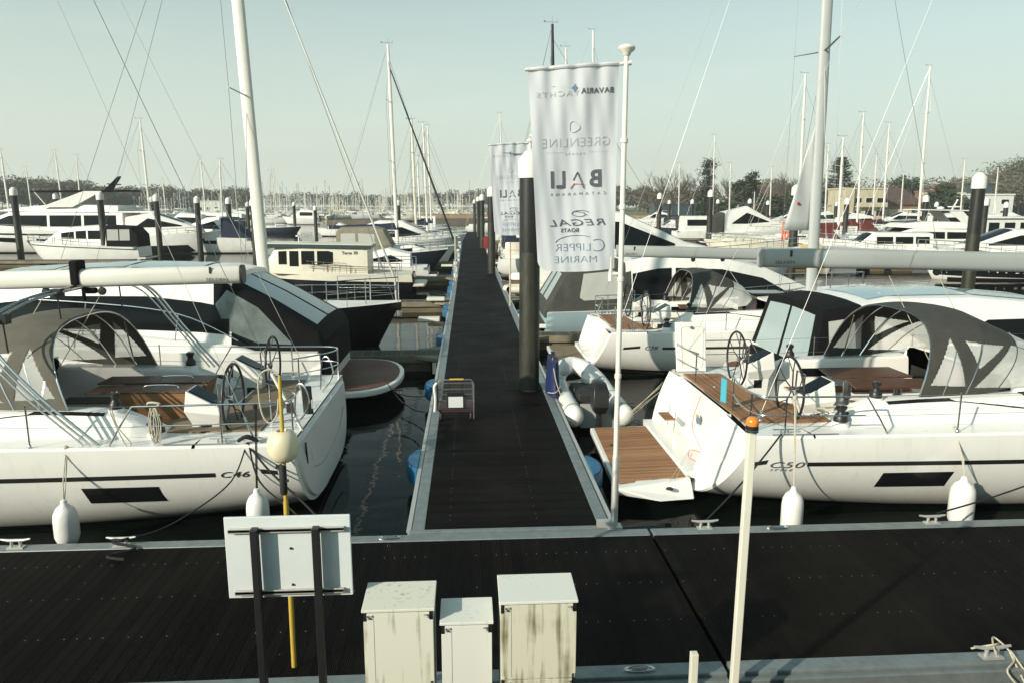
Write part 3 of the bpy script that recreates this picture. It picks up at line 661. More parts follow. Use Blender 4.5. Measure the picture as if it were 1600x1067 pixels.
    # mainsheet-free boom, mast, rigging
    m_, bo, top = yacht_rig(root, mx, mh, boom_x, boom_z, 1.98, mw, .2, mast_m, boom_m=boom_m, bh=.30 if closed else .34, hb=2.2 * kB, backs=False, fore=L - .2, wr=.006)
    # maker's lettering and the clew mark near the boom end, sheet blocks under it
    ex = Vector((1, 0, 0)) * (1 if n < 0 else -1); ey = Vector((0, 0, 1)); ez = ex.cross(ey)
    text('lettering', 'SELDEN', .07, 'print_dark', bo, Matrix.Translation((boom_x + .38, n * .122, boom_z - .08)) @ Matrix((ex, ey, ez)).transposed().to_4x4(), .002, None, 1.05, 0, 1.4)
    MB().bb(boom_x + .46, boom_x + .50, n * .115, n * .126, boom_z + .02, boom_z + .13).build('clew_mark', 'black_plastic', bo)
    for bx_ in (boom_x + 2.3, boom_x + 3.2):
        k_ = MB().lathe([(0, -.04), (.06, -.03), (.07, 0), (.06, .03), (0, .04)], 12, (bx_, 0, boom_z - .27), Matrix.Rotation(R(90), 3, 'X')).build('sheet_block', 'black_plastic', bo, smooth=True); MB().tube([(bx_, 0, boom_z - .28), (bx_ + .6, n * .5, 2.1)], .006, 4).build('mainsheet', 'rope_white', k_)
    for sd in (-1, 1):
        base = Vector((.72, sd * 2.05 * kB, z0 + .04)); u = (top - base).normalized()
        MB().tube([base, base + u * .34], .018, 6).build('turnbuckle', 'steel', root, smooth=True)
        MB().tube([base + u * .34, top], .0045, 4).build('backstay', 'wire_pale', m_)
    return H, ch
def fender(x, y, ztop, zc, r, h, label, m='fender_white', rm='rope_white', grp='fenders hanging over the yacht sides', tie=(0, 0)):
    """cylindrical fender hanging from a rail; z0 bottom"""
    t = thing('fender', label, 'fender', (x, y, zc), 0, grp)
    pr = [(0, -h / 2 + .0), (r * .35, -h / 2 + .01), (r * .8, -h / 2 + .07), (r, -h / 2 + .17)] + [(r, h / 2 - .20), (r * .93, h / 2 - .10), (r * .70, h / 2 - .025), (r * .32, h / 2 + .025), (r * .22, h / 2 + .09), (0, h / 2 + .10)]
    MB().lathe(pr, 28).build('fender_body', m, t, smooth=60)
    MB().tube([(0, 0, h / 2 + .08), (tie[0] * .3, tie[1] * .2, h / 2 + .3), (tie[0], tie[1], ztop - zc)], .009, 6).tube([(.012, 0, h / 2 + .06), (tie[0] + .02, tie[1], ztop - zc)], .007, 6).build('rope', rm, t, smooth=True)
    MB().lathe([(.0, -.03), (.03, -.02), (.035, .02), (0, .05)], 8, (tie[0], tie[1], ztop - zc)).build('knot', rm, t, smooth=True)
    return t
# ---------------------------------------------------------------- water, quay
def water():
    m = bpy.data.materials.new('water'); m.use_nodes = True; nt = m.node_tree; b = nt.nodes['Principled BSDF']; l = nt.links.new
    b.inputs['Base Color'].default_value = (0.003, 0.005, 0.004, 1); b.inputs['Roughness'].default_value = 0.025; b.inputs['IOR'].default_value = 1.15
    t = nt.nodes.new('ShaderNodeTexCoord'); prev = None
    for sc_, st, dist in (((.55, .9, 1), .14, .10), ((2.2, 4.0, 1), .08, .03), ((9, 14, 1), .03, .008)):
        mp = nt.nodes.new('ShaderNodeMapping'); mp.inputs['Scale'].default_value = sc_; l(t.outputs['Object'], mp.inputs[0])
        n = nt.nodes.new('ShaderNodeTexNoise'); n.inputs['Scale'].default_value = 1; n.inputs['Detail'].default_value = 3; l(mp.outputs[0], n.inputs[0])
        bp = nt.nodes.new('ShaderNodeBump'); bp.inputs['Strength'].default_value = st; bp.inputs['Distance'].default_value = dist; l(n.outputs[0], bp.inputs['Height'])
        if prev: l(prev.outputs[0], bp.inputs['Normal'])
        prev = bp
    l(prev.outputs[0], b.inputs['Normal'])
    o = MB().add([(-3000, -60, 0), (3000, -60, 0), (3000, 3500, 0), (-3000, 3500, 0)], [(0, 1, 2, 3)]).build('water', m); struct(o)
water()
# the quay the photographer stands on, out of frame below and behind the camera; it shades the front pontoon
q = MB().bb(-60, 60, -30, 2.6, -2, 2.75).build('quay', 'quay_wall'); struct(q)
# ---------------------------------------------------------------- pontoons
FY0, FY1, WX0, WX1 = 6.02, 9.16, -0.81, 1.92
p = thing('pontoon', 'wide front pontoon with dark grooved deck and grey metal edges', 'pontoon', (0, 7.6, 0))
def front_part(x0, x1):
    MB().bb(x0, x1, FY0 - 7.6 + .20, FY1 - 7.6 - .20, .36, .50).build('deck', 'deck_front', p)
    e = MB(); e.bb(x0, x1, FY1 - 7.6 - .198, FY1 - 7.6 - .012, .34, .515); e.bb(x0, x1, FY1 - 7.6 - .01, FY1 - 7.6 + .03, .18, .49)
    e.build('edge_rail', 'galvanised', p, bevel=.012)
    e = MB(); e.bb(x0, x1, FY0 - 7.6 + .012, FY0 - 7.6 + .198, .34, .515); e.bb(x0, x1, FY0 - 7.6 - .06, FY0 - 7.6 + .01, .18, .48); e.build('edge_rail', 'galvanised', p, bevel=.012)
front_part(-26, 2.355); front_part(2.40, 26)
MB().bb(-26, 26, -1.35, 1.35, -.4, .33).build('float', 'float_wood', p)
MB().bb(WX0 - .0, WX1, FY1 - 7.6 + .032, FY1 - 7.6 + .12, .30, .52).build('threshold', 'galvanised', p, bevel=.008)
p = thing('pontoon', 'long walkway pontoon with dark boards running straight away between the berths', 'pontoon', (.555, 60, 0))
wx0, wx1, wy0, wy1 = WX0 - .555, WX1 - .555, FY1 - 60 + .125, 62
MB().bb(wx0 + .20, wx1 - .20, wy0, wy1, .36, .50).build('deck', 'deck_walk', p)
for a, b_, c in ((wx0 + .035, wx0 + .198, -1), (wx1 - .198, wx1 - .035, 1)):
    e = MB()
    y = wy0
    while y < wy1: y2 = min(y + 11.9, wy1); e.bb(a, b_, y, y2, .34, .512); y = y2 + .02
    e.build('edge_rail', 'galvanised', p, bevel=.01)
    s_ = wx0 if c < 0 else wx1
    e = MB(); e.bb(s_ - .03, s_ + .03, wy0, wy1, .20, .47); e.bb(s_ - .045 if c < 0 else s_ - .015, s_ + .015 if c < 0 else s_ + .045, wy0, wy1, .475, .50)
    e.build('side_rail', 'alu', p)
MB().bb(wx0 + .1, wx1 - .1, wy0, wy1, -.4, .33).build('float', 'float_wood', p)
def finger(y, side, x1, label, w=.9, z=.47):
    X = WX0 if side < 0 else WX1
    a, b_ = (x1, X - .04) if side < 0 else (X + .04, x1)
    f = thing('finger_pontoon', label, 'pontoon', ((a + b_) / 2, y, 0), 0, 'finger pontoons between the berths'); hl = (b_ - a) / 2
    MB().bb(-hl, hl, -w / 2 + .07, w / 2 - .07, .36, z).build('deck', 'deck_finger', f)
    e = MB()
    for s_ in (-1, 1): e.bb(-hl, hl, s_ * (w / 2 - .04) - .025, s_ * (w / 2 - .04) + .025, .26, z + .01)
    e.build('side_board', 'waler', f, bevel=.006)
    n = max(2, int(hl * 2 / 3.2))
    for i in range(n): c = lerp(-hl + 1.2, hl - 1.2, i / (n - 1)); MB().bb(c - .95, c + .95, -w / 2 + .1, w / 2 - .1, -.2, .34).build('float', 'float_wood', f, bevel=.02)
    # triangular gusset where it meets the walkway
    sx = hl if side < 0 else -hl
    for q_ in (-1, 1): MB().prism([(sx, q_ * w / 2), (sx, q_ * (w / 2 + .55)), (sx + (-.7 if side < 0 else .7), q_ * w / 2)], .38, z + .005).build('gusset', 'waler', f)
    return f
LY = [21.6, 33.6, 45.0, 57, 69, 81, 93, 105]; RY = [24.6, 34.5, 46, 57.5, 69, 81, 93, 105]
LL = ['behind the rounded teak swim platform', 'behind the bow of the black hulled yacht', 'behind the wheelhouse boat', 'beside the yacht with the navy sail cover', 'past the dark hulled boat with the tan bimini', 'beyond the white cruiser on the left', 'far along the left side of the walkway', 'at the far left end of the walkway']
RL = ['behind the yacht marked C38', 'in front of the upturned cream dinghy', 'behind the second banner', 'beyond the second banner on the right', 'beside the grey topped cruiser far right of the walkway', 'past the red life ring box', 'far along the right side of the walkway', 'at the far right end of the walkway']
for y, t_ in zip(LY, LL): finger(y, -1, -10.5, 'grey finger pontoon ' + t_)
for y, t_ in zip(RY, RL): finger(y, 1, 11.5 if y > 25 else 10, 'grey finger pontoon ' + t_)
# low fitting plates and cleats on the edges
def cleat(x, y, z, rz, label, m='alu', L_=.36):
    t = thing('dock_cleat', label, 'cleat', (x, y, z), rz, 'cleats on the pontoon edges')
    b = MB(); b.tube([(-L_ / 2, 0, .115), (-L_ / 4, 0, .10), (L_ / 4, 0, .10), (L_ / 2, 0, .115)], [.012, .019, .019, .012], 8)
    b.build('horn', m, t, smooth=True)
    MB().tube([(-.06, 0, 0), (-.05, 0, .09)], .018, 8).tube([(.06, 0, 0), (.05, 0, .09)], .018, 8).box((0, 0, .008), (.2, .09, .016)).build('foot', m, t, smooth=True)
    return t
cleat(-5.72, 9.06, .515, 0, 'metal cleat on the front pontoon below the left fender')
cleat(-4.42, 9.04, .515, 0, 'metal cleat wrapped with black rope on the front pontoon')
cleat(3.12, 9.1, .515, 0, 'metal cleat on the front pontoon right of the flagpole holding a black line')
cleat(6.25, 9.08, .515, 0, 'metal cleat on the front pontoon below the right fender')
cleat(4.95, 6.12, .515, 0, 'metal cleat with pale rope tangled round it at the near pontoon edge')
def plate(x, y, label):
    t = MB(); t.lathe([(.0, 0), (.12, 0), (.115, .016), (.09, .02), (.085, .006), (0, .006)], 20)
    t.v = [Vector((v.x * 1.3, v.y * .42, v.z)) for v in t.v]; t.tube([(-.07, 0, .02), (.07, 0, .02)], .016, 8)
    o = t.build('edge_fitting', 'steel', None, smooth=True); o.location = (x, y, .516); tag(o, label, 'fitting', 'oval steel fittings on the pontoon edges')
plate(-1.05, 9.05, 'oval steel fitting on the front pontoon edge left of the walkway'); plate(4.1, 9.05, 'oval steel fitting on the pontoon edge beneath the yacht marked C50'); plate(1.55, 6.12, 'oval steel fitting on the near pontoon edge right of the tallest cabinet')
# ---------------------------------------------------------------- piles
def pile(x, y, top, r, label, notch=False, lean=(0, 0)):
    t = thing('mooring_pile', label, 'pile', (x, y, 0), 0, 'black mooring piles with white caps')
    n = 28 if y < 60 else 14
    f = lambda z: (lean[0] * z, lean[1] * z)
    b = MB(); zs = [-1, 1.6, top - .55 * r / .235]
    for z0, z1, mm, nm in ((-1, 3.7, 'pile_slime', 'weathered_foot'), (3.7, zs[2], 'pile_black', 'shaft')):
        secs = [[(f(z)[0] + r * math.cos(2 * PI * j / n), f(z)[1] + r * math.sin(2 * PI * j / n), z) for j in range(n)] for z in (z0, z1)]
        MB().loft(secs, True, True, close=True).build(nm, mm, t, smooth=True)
    c = f(top); k = r / .235; Rr = r * 1.10
    cp = MB().lathe([(Rr, -.60 * k), (Rr * 1.02, -.55 * k), (Rr, -.24 * k), (Rr * .93, -.17 * k), (Rr * .45, -.02), (Rr * .28, .0), (0, .01)], n, (c[0], c[1], top)).build('cap', 'cap_white', t, smooth=30)
    if y < 20: MB().lathe([(.03, -.03), (.03, .14), (.075, .16), (.08, .2), (.04, .23), (0, .235)], 12, (c[0], c[1], top + .03)).build('cap_knob', 'cap_white', cp, smooth=True)
    if notch: MB().loft([[(rr * math.cos(2 * PI * j / 24), rr * math.sin(2 * PI * j / 24), z) for j in range(24)] for rr, z in ((r + .04, .505), (r + .04, .53), (r + .02, .53), (r + .02, .505))], close=True).build('pile_collar', 'rubber', t, smooth=True)
    return t
pile(1.41, 16.9, 5.95, .235, 'nearest and largest black pile with white cap, right beside the big banner', True)
pile(1.50, 46.8, 5.9, .24, 'black pile with white cap, second along the right edge of the walkway', True)
pile(1.48, 75, 5.85, .24, 'black pile with white cap, third along the right edge of the walkway')
pile(1.46, 101, 5.9, .24, 'black pile with white cap, fourth along the right edge of the walkway')
pile(1.2, 125, 5.7, .24, 'black pile with white cap, farthest along the right edge of the walkway')
for (px, pt_, Y, lab) in ((20, 293, 64, 'black pile at the far left, in front of the large flybridge yacht'), (155, 300, 63.7, 'black pile beside the stern of the small white cabin boat'), (86, 302, 86, 'black pile standing in the middle of the large flybridge yacht'), (243, 304, 73, 'black pile by the bow of the left sport cruiser'), (236, 308, 96, 'thin black pile just behind another by the left sport cruiser'), (307, 307, 75, 'black pile in front of the bow of the second left sport cruiser'), (356, 309, 80, 'black pile beside the navy cockpit cover of the left sport cruiser'), (394, 311, 73, 'black pile directly beside the leaning left mast'), (386, 316, 110, 'thin black pile just left of the leaning left mast'), (459, 316, 130, 'slim black pile by the small dark moored boat'), (492, 322, 112, 'slim black pile standing alone in open water'), (622, 313, 92, 'black pile behind the mast with the black furled forestay'),
                          (1532, 270, 27.5, 'thick black pile with white cap behind the boom on the right'), (1245, 289, 46, 'black pile with white cap left of the grey triangular sail'), (1448, 305, 70, 'black pile in front of the bow of the black and white flybridge cruiser'), (1324, 310, 78, 'black pile by the yellow hulled yacht on the right'), (1111, 297, 70, 'black pile right of centre behind the grey roofed cruiser'), (1031, 302, 84, 'black pile just right of the flagpole'), (1046, 313, 130, 'slim black pile left of the dark dayboat on the right'), (1082, 312, 112, 'slim black pile behind the canopy of the dark dayboat'), (1122, 312, 120, 'slim black pile right of the dark dayboat'), (1172, 311, 105, 'slim black pile below the round evergreen tree'), (1200, 314, 120, 'slim black pile between the round evergreen and the grey sail'), (1541, 309, 60, 'pile with white cap behind the thick black pile on the right'), (1307, 316, 120, 'slim pale capped pile in front of the cedar tree'), (1464, 316, 100, 'slim pile in front of the brick house'), (1573, 316, 84, 'slim pile in front of the white modern house')):
    F_, TH_, YW = 1155.6, R(10.4), R(-3.41)
    u = (px - 800) / F_; v = -(pt_ - 533.5) / F_; fy = math.cos(TH_) + v * math.sin(TH_); zz = -math.sin(TH_) + v * math.cos(TH_)
    X = u * math.cos(YW) - fy * math.sin(YW); Y_ = u * math.sin(YW) + fy * math.cos(YW); t_ = Y / Y_
    pile(X * t_, Y, 4.75 + zz * t_, .26 if Y > 40 else .235, lab)
def at(px, py, Y):
    u = (px - 800) / 1155.6; v = -(py - 533.5) / 1155.6; a = R(10.4); w = R(-3.41); fy = math.cos(a) + v * math.sin(a); zz = -math.sin(a) + v * math.cos(a)
    X = u * math.cos(w) - fy * math.sin(w); Y_ = u * math.sin(w) + fy * math.cos(w); t_ = Y / Y_; return Vector((X * t_, Y, 4.75 + zz * t_))
def gnd(px, py, z):
    p = at(px, py, 1.0); d = p - Vector((0, 0, 4.75)); return Vector((0, 0, 4.75)) + d * ((z - 4.75) / d.z)
# ---------------------------------------------------------------- dock fenders (blue), cover, pedestal
def dock_fender(x, y, side, label, L_=.9):
    t = thing('dock_fender', label, 'dock fender', (x, y, .36), 0, 'blue cushions along the walkway edge')
    b = MB(); secs = []
    for i in range(17):
        f = i / 16; yy = (f - .5) * L_; w = .02 + .20 * math.sin(f * PI) ** .6
        secs.append([(side * a * w, yy, zz) for a, zz in ((0, -.17), (.75, -.17), (1, -.12), (1, .12), (.85, .175), (0, .18))])
    b.loft(secs, True, True, close=True).build('cushion', 'dock_blue', t, smooth=35)
    MB().loft([[Vector((side * (a * (.02 + .20 * math.sin(i / 16 * PI) ** .6) + .0), (i / 16 - .5) * L_, zz)) for a, zz in ((.84, .179), (.90, .178), (.94, .160))] for i in range(17)]).build('welt', 'dark_blue', t)
    return t
dock_fender(WX0 - .05, 12.1, -1, 'bright blue cushion on the left walkway edge nearest the camera')
dock_fender(WX1 + .05, 11.6, 1, 'bright blue cushion on the right walkway edge beside the teak swim platform')
dock_fender(WX0 - .05, 17.5, -1, 'blue cushion on the left walkway edge below the shopping trolley')
dock_fender(WX0 - .05, 24.0, -1, 'blue cushion on the left walkway edge at the finger pontoon behind the motor yacht', .8)
for k, yy in enumerate((30.6, 31.8, 38, 39.2, 42)): dock_fender(WX0 - .05, yy, -1, 'blue cushion on the left walkway edge ' + ['near the black yacht bow', 'just past the black yacht bow', 'by the first stern beyond the black yacht', 'beside the wheelhouse boat stern', 'just behind the wheelhouse boat'][k], .8)
for k, yy in enumerate((25.6, 29.6, 37.5)): dock_fender(WX1 + .05, yy, 1, 'blue cushion on the right walkway edge ' + ['behind the big pile', 'by the white hose box', 'left of the upturned dinghy'][k], .8)
for sd, ys, nm in ((-1, (46, 48.5, 51, 53, 56, 60, 64), 'left'), (1, (42, 50, 54), 'right')):
    for yy in ys: tag(dock_fender(WX0 - .05 if sd < 0 else WX1 + .05, yy, sd, 'x', .9), 'small blue cushion far along the %s walkway edge' % nm, 'dock fender', 'far blue cushions on the %s edge' % nm)
t = thing('equipment_cover', 'dark blue fabric cover strapped to the walkway edge right of the big pile', 'cover', (1.93, 16.6, .5))
b = MB(); secs = []
for i in range(9):
    z = -.05 + .85 * i / 8; w = .16 - .04 * i / 8; secs.append([(w * math.cos(a) * 1.0, (.62 - .1 * i / 8) * math.sin(a) + .02 * math.sin(i * 2 + a * 3), z) for a in [2 * PI * j / 20 for j in range(20)]])
b.loft(secs, True, True, close=True).build('cover', 'dark_blue', t, smooth=True)
MB().tube(bez([(-.05, -.6, .7), (.02, -.64, .35), (.15, -.6, .0), (.2, -.3, -.1)], 6), .012, 6).tube(bez([(-.16, -.5, .12), (.0, -.66, .16), (.17, -.4, .3)], 6), .01, 6).build('cord', 'rope_white', t, smooth=True)
MB().lathe([(.05, 0), (.05, .16), (.07, .2), (0, .24)], 12, (0, -.1, .78)).build('tap', 'steel', t, smooth=True)
# ---------------------------------------------------------------- trolley
t = thing('luggage_trolley', 'wire mesh luggage trolley parked on the left of the walkway', 'trolley', (-.27, 14.35, .5))
fr = MB(); W2, Hh = .36, .86
tp = [(-W2, 0, .22), (-W2, -.02, .78), (-W2 + .05, -.02, .86), (W2 - .05, -.02, .86), (W2, -.02, .78), (W2, 0, .05)]
fr.tube(tp, .016, 8); fr.tube([(-W2, .02, .42), (W2, .02, .42)], .012, 6); fr.tube([(-W2, .02, .66), (W2, .02, .66)], .012, 6)
fr.tube([(-W2 + .02, .7, .62), (W2 - .02, .7, .62), (W2, .0, .66)], .012, 6); fr.tube([(-W2, 0, .66), (-W2 + .02, .7, .62)], .012, 6); fr.tube([(-W2 + .03, .7, .38), (W2 - .03, .7, .38)], .012, 6)
for x in (-W2 + .02, W2 - .02): fr.tube([(x, .7, .62), (x, .7, .3)], .012, 6)
fr.build('frame', 'wire', t, smooth=True)
ms = MB()
for i in range(29): x = lerp(-W2, W2, i / 28); ms.tube([(x, .0, .24), (x, .0, .66)], .0022, 3); ms.tube([(x * .95, .7, .3), (x * .95, .7, .62)], .0022, 3); ms.tube([(x, 0, .25), (x * .95, .7, .3)], .0022, 3)
for i in range(16): z = lerp(.25, .84, i / 15); ms.tube([(-W2, -.005, z), (W2, -.005, z)], .0022, 3)
for i in range(29):
    x = lerp(-W2, W2, i / 28); ms.tube([(x, -.01, .66), (x, -.02, .86)], .0018, 3)
for i in range(10):
    y = .7 * i / 9
    for s_ in (-1, 1): ms.tube([(s_ * W2 * (1 - .05 * i / 9), y, .27), (s_ * W2 * (1 - .05 * i / 9), y, .64)], .0022, 3)
ms.build('basket', 'wire', t)
MB().bb(-.17, .17, -.035, -.022, .28, .6).build('notice_back', 'black_plastic', t)
nb = MB().bb(-.145, .145, -.042, -.036, .30, .52).build('notice', 'sign_white', t)
MB().tube([(-.12, -.03, .872), (.16, -.03, .872)], .019, 8).build('handle_grip', 'pole_yellow', t, smooth=True)
MB().tube(bez([(-W2 - .01, -.03, .8), (-W2 - .06, -.06, .72), (-W2 - .04, -.06, .5), (-W2 - .06, -.03, .22)], 5), .028, 8).build('fender_tube', 'cap_white', t, smooth=True)
MB().bb(-.34, .34, .02, .66, .19, .24).build('base_tray', 'dull_red', t)
for x in (-.3, .3):
    for y in (.08, .6): MB().lathe([(.0, -.025), (.085, -.025), (.095, 0), (.085, .025), (0, .025)], 16, (x, y, .095), Matrix.Rotation(PI / 2, 3, 'Y')).build('wheel', 'rubber', t, smooth=True)
# ---------------------------------------------------------------- flagpole and banners
def fw(x, z, w=1.12, h=2.66, sd=0):   # folds of the cloth: y offset
    f = (h - z) / h if h else 0; a = min(1, .35 + .9 * (1 - z / h))
    return .011 * math.sin(x * 9 + z * 1.3 + sd) * (.4 + .6 * a) + .014 * math.sin(x * 23 - z * 2.1 + sd * 2) * math.exp(-(h - z) * .8) + .035 * math.sin(z * 2.2 + x * 2 + sd) * (1 - z / h) + .003 * math.sin(x * 41 + z * 5) + .018 * math.sin(x * 4.2 - z * 2.6 + sd)
def banner_set(loc, sc, pole_label, ban_label, rz=0, sd=0, pole=True):
    t = thing('flagpole', pole_label, 'flagpole', loc, rz, 'flagpoles at the pontoon edge')
    H_ = 6.05 * sc
    MB().lathe([(.036, 0), (.034, H_ * .5), (.030, H_)], 16).build('pole', 'pole_white', t, smooth=True)
    MB().lathe([(.03, H_ - .02), (.05, H_ + .0), (.055, H_ + .02), (.095, H_ + .05), (.105, H_ + .075), (.09, H_ + .10), (.04, H_ + .12), (0, H_ + .122)], 20).build('finial', 'pole_white', t, smooth=True)
    for z in (5.05, 4.25, 3.35, 2.1): MB().lathe([(.036, z * sc - .03), (.046, z * sc - .025), (.046, z * sc + .025), (.036, z * sc + .03)], 14).build('collar', 'pole_white', t, smooth=True)
    MB().tube([(.0, 0, H_ - .10), (-1.22, .02, H_ - .18)], .022, 10).tube([(.0, 0, H_ - .10), (.06, 0, H_ - .09)], .03, 10).build('cross_arm', 'pole_white', t, smooth=True)
    MB().lathe([(.048, 0), (.048, 1.0), (.040, 1.02)], 16).box((0, 0, .02), (.2, .16, .04)).box((-.12, .0, .06), (.22, .12, .10)).build('base_socket', 'alu', t, smooth=30)
    MB().tube([(0, 0, H_ * .565), (-.13, 0, H_ * .565)], .022, 8).tube([(-.13, 0, H_ * .60), (-.13, 0, H_ * .55)], [.018, .03], 8).build('lower_clip', 'pole_white', t, smooth=True)
    # banner: local x 0 = side at the pole, runs to -1.14
    w, h = 1.10, 2.44
    b = thing('banner', ban_label, 'banner', Vector(loc) + Matrix.Rotation(rz, 3, 'Z') @ Vector((-.07, -.0, H_ - .12 - h * sc)), rz, 'hanging advertising banners')
    b.scale = (1, 1, 1)
    def pos(u, v): # u 0..1 from pole, v 0..1 from the bottom
        x = -u * w * (1 - .12 * (1 - v)) - .015; z = v * h * sc - u * .075 * (.25 + .75 * v); 
        z -= (1 - v) * .03 * math.sin(u * PI) if v < .5 else 0
        r = .12
        if v < .04: 
            pass
        return Vector((x, fw(x, z, w, h, sd), z))
    nx, nz = 90, 150; g = MB()
    for j in range(nz + 1):
        for i in range(nx + 1):
            u, v = i / nx, j / nz
            # rounded lower outer corner
            if v < .05 and u > .88: u = .88 + (u - .88) * math.sqrt(max(0, 1 - ((.05 - v) / .05) ** 2) * 1)
            g.v.append(pos(u, v))
    for j in range(nz):
        for i in range(nx): a = j * (nx + 1) + i; g.f.append((a, a + 1, a + nx + 2, a + nx + 1))
    g.build('cloth', 'banner_cloth', b, smooth=True, fix=False)
    sv = MB(); sv.tube([pos(i / 30, 1) + Vector((0, 0, .02)) for i in range(31)], .026, 8); sv.build('sleeve', 'banner_cloth', b, smooth=True)
    def bend(p):
        u = (-p.x - .015) / (w * .97); return Vector((p.x, fw(p.x, p.z, w, h, sd) - .006 + p.y, p.z))
    def put(s_, u, v, size, m, sx=1.0, sp_=1.0, shear=0, wt=0, rot=0):
        x = -u * w * (.97 - .07 * (1 - v)) - .015; z = v * h * sc - u * .075 * (.25 + .75 * v)
        # seen from the back: the lettering reads mirrored
        ang = math.atan2(.075 * (.25 + .75 * v), w) + rot
        mt = Matrix.Translation((x, 0, z)) @ Matrix.Rotation(ang, 4, 'Y').inverted() @ Matrix.Rotation(R(90), 4, 'X') @ Matrix.Scale(-1, 4, (1, 0, 0))
        text('lettering', s_, size, m, b, mt, .0015, bend, sp_, shear, sx, wt)
    def strokes(name, pts, r, m): MB().tube([bend(Vector((p[0], 0, p[1]))) for p in pts], r, 5, flat=.3).build(name, m, b)
    k = sc
    put('BAVARIA', .245, .885, .088, 'print_dark', 1.05, 1.12, wt=.0015); put('YACHTS', .70, .878, .088, 'print_pale', 1.35, 1.25)
    cx, cz = -.50 * w, .925 * h * k - .09
    st = MB(); st.add([bend(Vector((cx + a, -.002, cz + c_))) for a, c_ in ((-.30, .02), (0, .018), (.30, -.02), (0, -.012))], [(0, 1, 2, 3)]); st.add([bend(Vector((cx + a, -.003, cz + c_))) for a, c_ in ((0, .055), (.026, 0), (0, -.055), (-.026, 0))], [(0, 1, 2, 3)]); st.build('star_emblem', 'print_blue', b)
    put('GREENLINE', .49, .640, .155, 'print_pale', .98, 1.12, wt=-.003); put('YACHTS', .50, .585, .035, 'print_pale', 1.2, 1.8)
    cx, cz = -.50 * w, .745 * h * k - .1
    strokes('ring_emblem', [(cx + .06 * math.cos(a) * (1 + .12 * math.cos(3 * a)), cz + .062 * math.sin(a) * (1 + .12 * math.cos(3 * a))) for a in [2 * PI * i / 40 for i in range(41)]], .006, 'print_pale')
    strokes('rule', [(-.12 - i * .08, .592 * h * k - .075 * .55 * (.12 + i * .08) / w) for i in range(4)], .002, 'print_pale'); strokes('rule', [(-.66 - i * .08, .592 * h * k - .075 * .55 * (.66 + i * .08) / w) for i in range(4)], .002, 'print_pale')
    # BALI with its red bar
    put('B', .245, .455, .285, 'print_dark', 1.0, wt=.008); put('L', .665, .455, .285, 'print_dark', .9, wt=.006); put('I', .775, .455, .285, 'print_dark', 1.0, wt=.006)
    cx = -.455 * w; cz = .455 * h * k - .025
    strokes('letter_stroke', [(cx + .085, cz - .095), (cx + .0, cz + .10)], .014, 'print_dark'); strokes('letter_stroke', [(cx - .0, cz + .10), (cx - .05, cz - .0)], .014, 'print_dark'); strokes('red_stroke', [(cx + .09, cz - .05), (cx - .04, cz - .04), (cx - .085, cz - .10)], .014, 'print_red')
    put('CATAMARANS', .46, .385, .048, 'print_grey', 1.25, 2.1)
    put('REGAL', .46, .238, .115, 'print_dark', 1.95, 1.1, .25, .0); put('BOATS', .565, .20, .066, 'print_dark', 1.05, 1.1, wt=.001)
    cx, cz = -.42 * w, .298 * h * k - .05
    strokes('swirl_emblem', [(cx + .13 * math.cos(a) * (1 - .02 * i), cz + .045 * math.sin(a) * (1 - .015 * i)) for i, a in enumerate([.4 + 2.1 * PI * i / 28 for i in range(29)])], .008, 'print_dark'); strokes('swirl_emblem', [(cx + .10, cz - .02), (cx + .02, cz + .02), (cx - .07, cz + .03)], .007, 'print_dark')
    put('C', .205, .118, .235, 'print_blue', 1.1, wt=-.006); put('LIPPER', .53, .112, .138, 'print_blue', 1.14, 1.02, wt=-.0035); put('MARINE', .50, .050, .124, 'print_blue', 1.22, 1.03, wt=-.0035)
    strokes('arc_emblem', [(-.40 * w - .28 * math.sin(a) * 1.0 - .05, .118 * h * k + .02 + .105 * math.cos(a) - .0) for a in [(-.6 + 2.0 * i / 14) for i in range(15)]], .007, 'print_blue')
    return t, b
tp_, bn = banner_set((1.93, 9.26, .48), 1.0, 'tall white flagpole at the corner of the walkway carrying the big banner', 'large white banner on the near flagpole, printing seen mirrored from behind')
bn.location.z += .0
banner_set((1.80, 20.6, .48), 1.0, 'white flagpole mostly hidden behind the big pile', 'smaller looking white banner behind the big black pile', 0, 1.3)
m = MATS['banner_cloth']; nt = m.node_tree
bsd = nt.nodes['Principled BSDF']; tr_ = nt.nodes.new('ShaderNodeBsdfTranslucent'); tr_.inputs[0].default_value = (.72, .74, .76, 1); mx_ = nt.nodes.new('ShaderNodeMixShader'); mx_.inputs[0].default_value = .38
nt.links.new(bsd.outputs[0], mx_.inputs[1]); nt.links.new(tr_.outputs[0], mx_.inputs[2]); nt.links.new(mx_.outputs[0], nt.nodes['Material Output'].inputs[0])
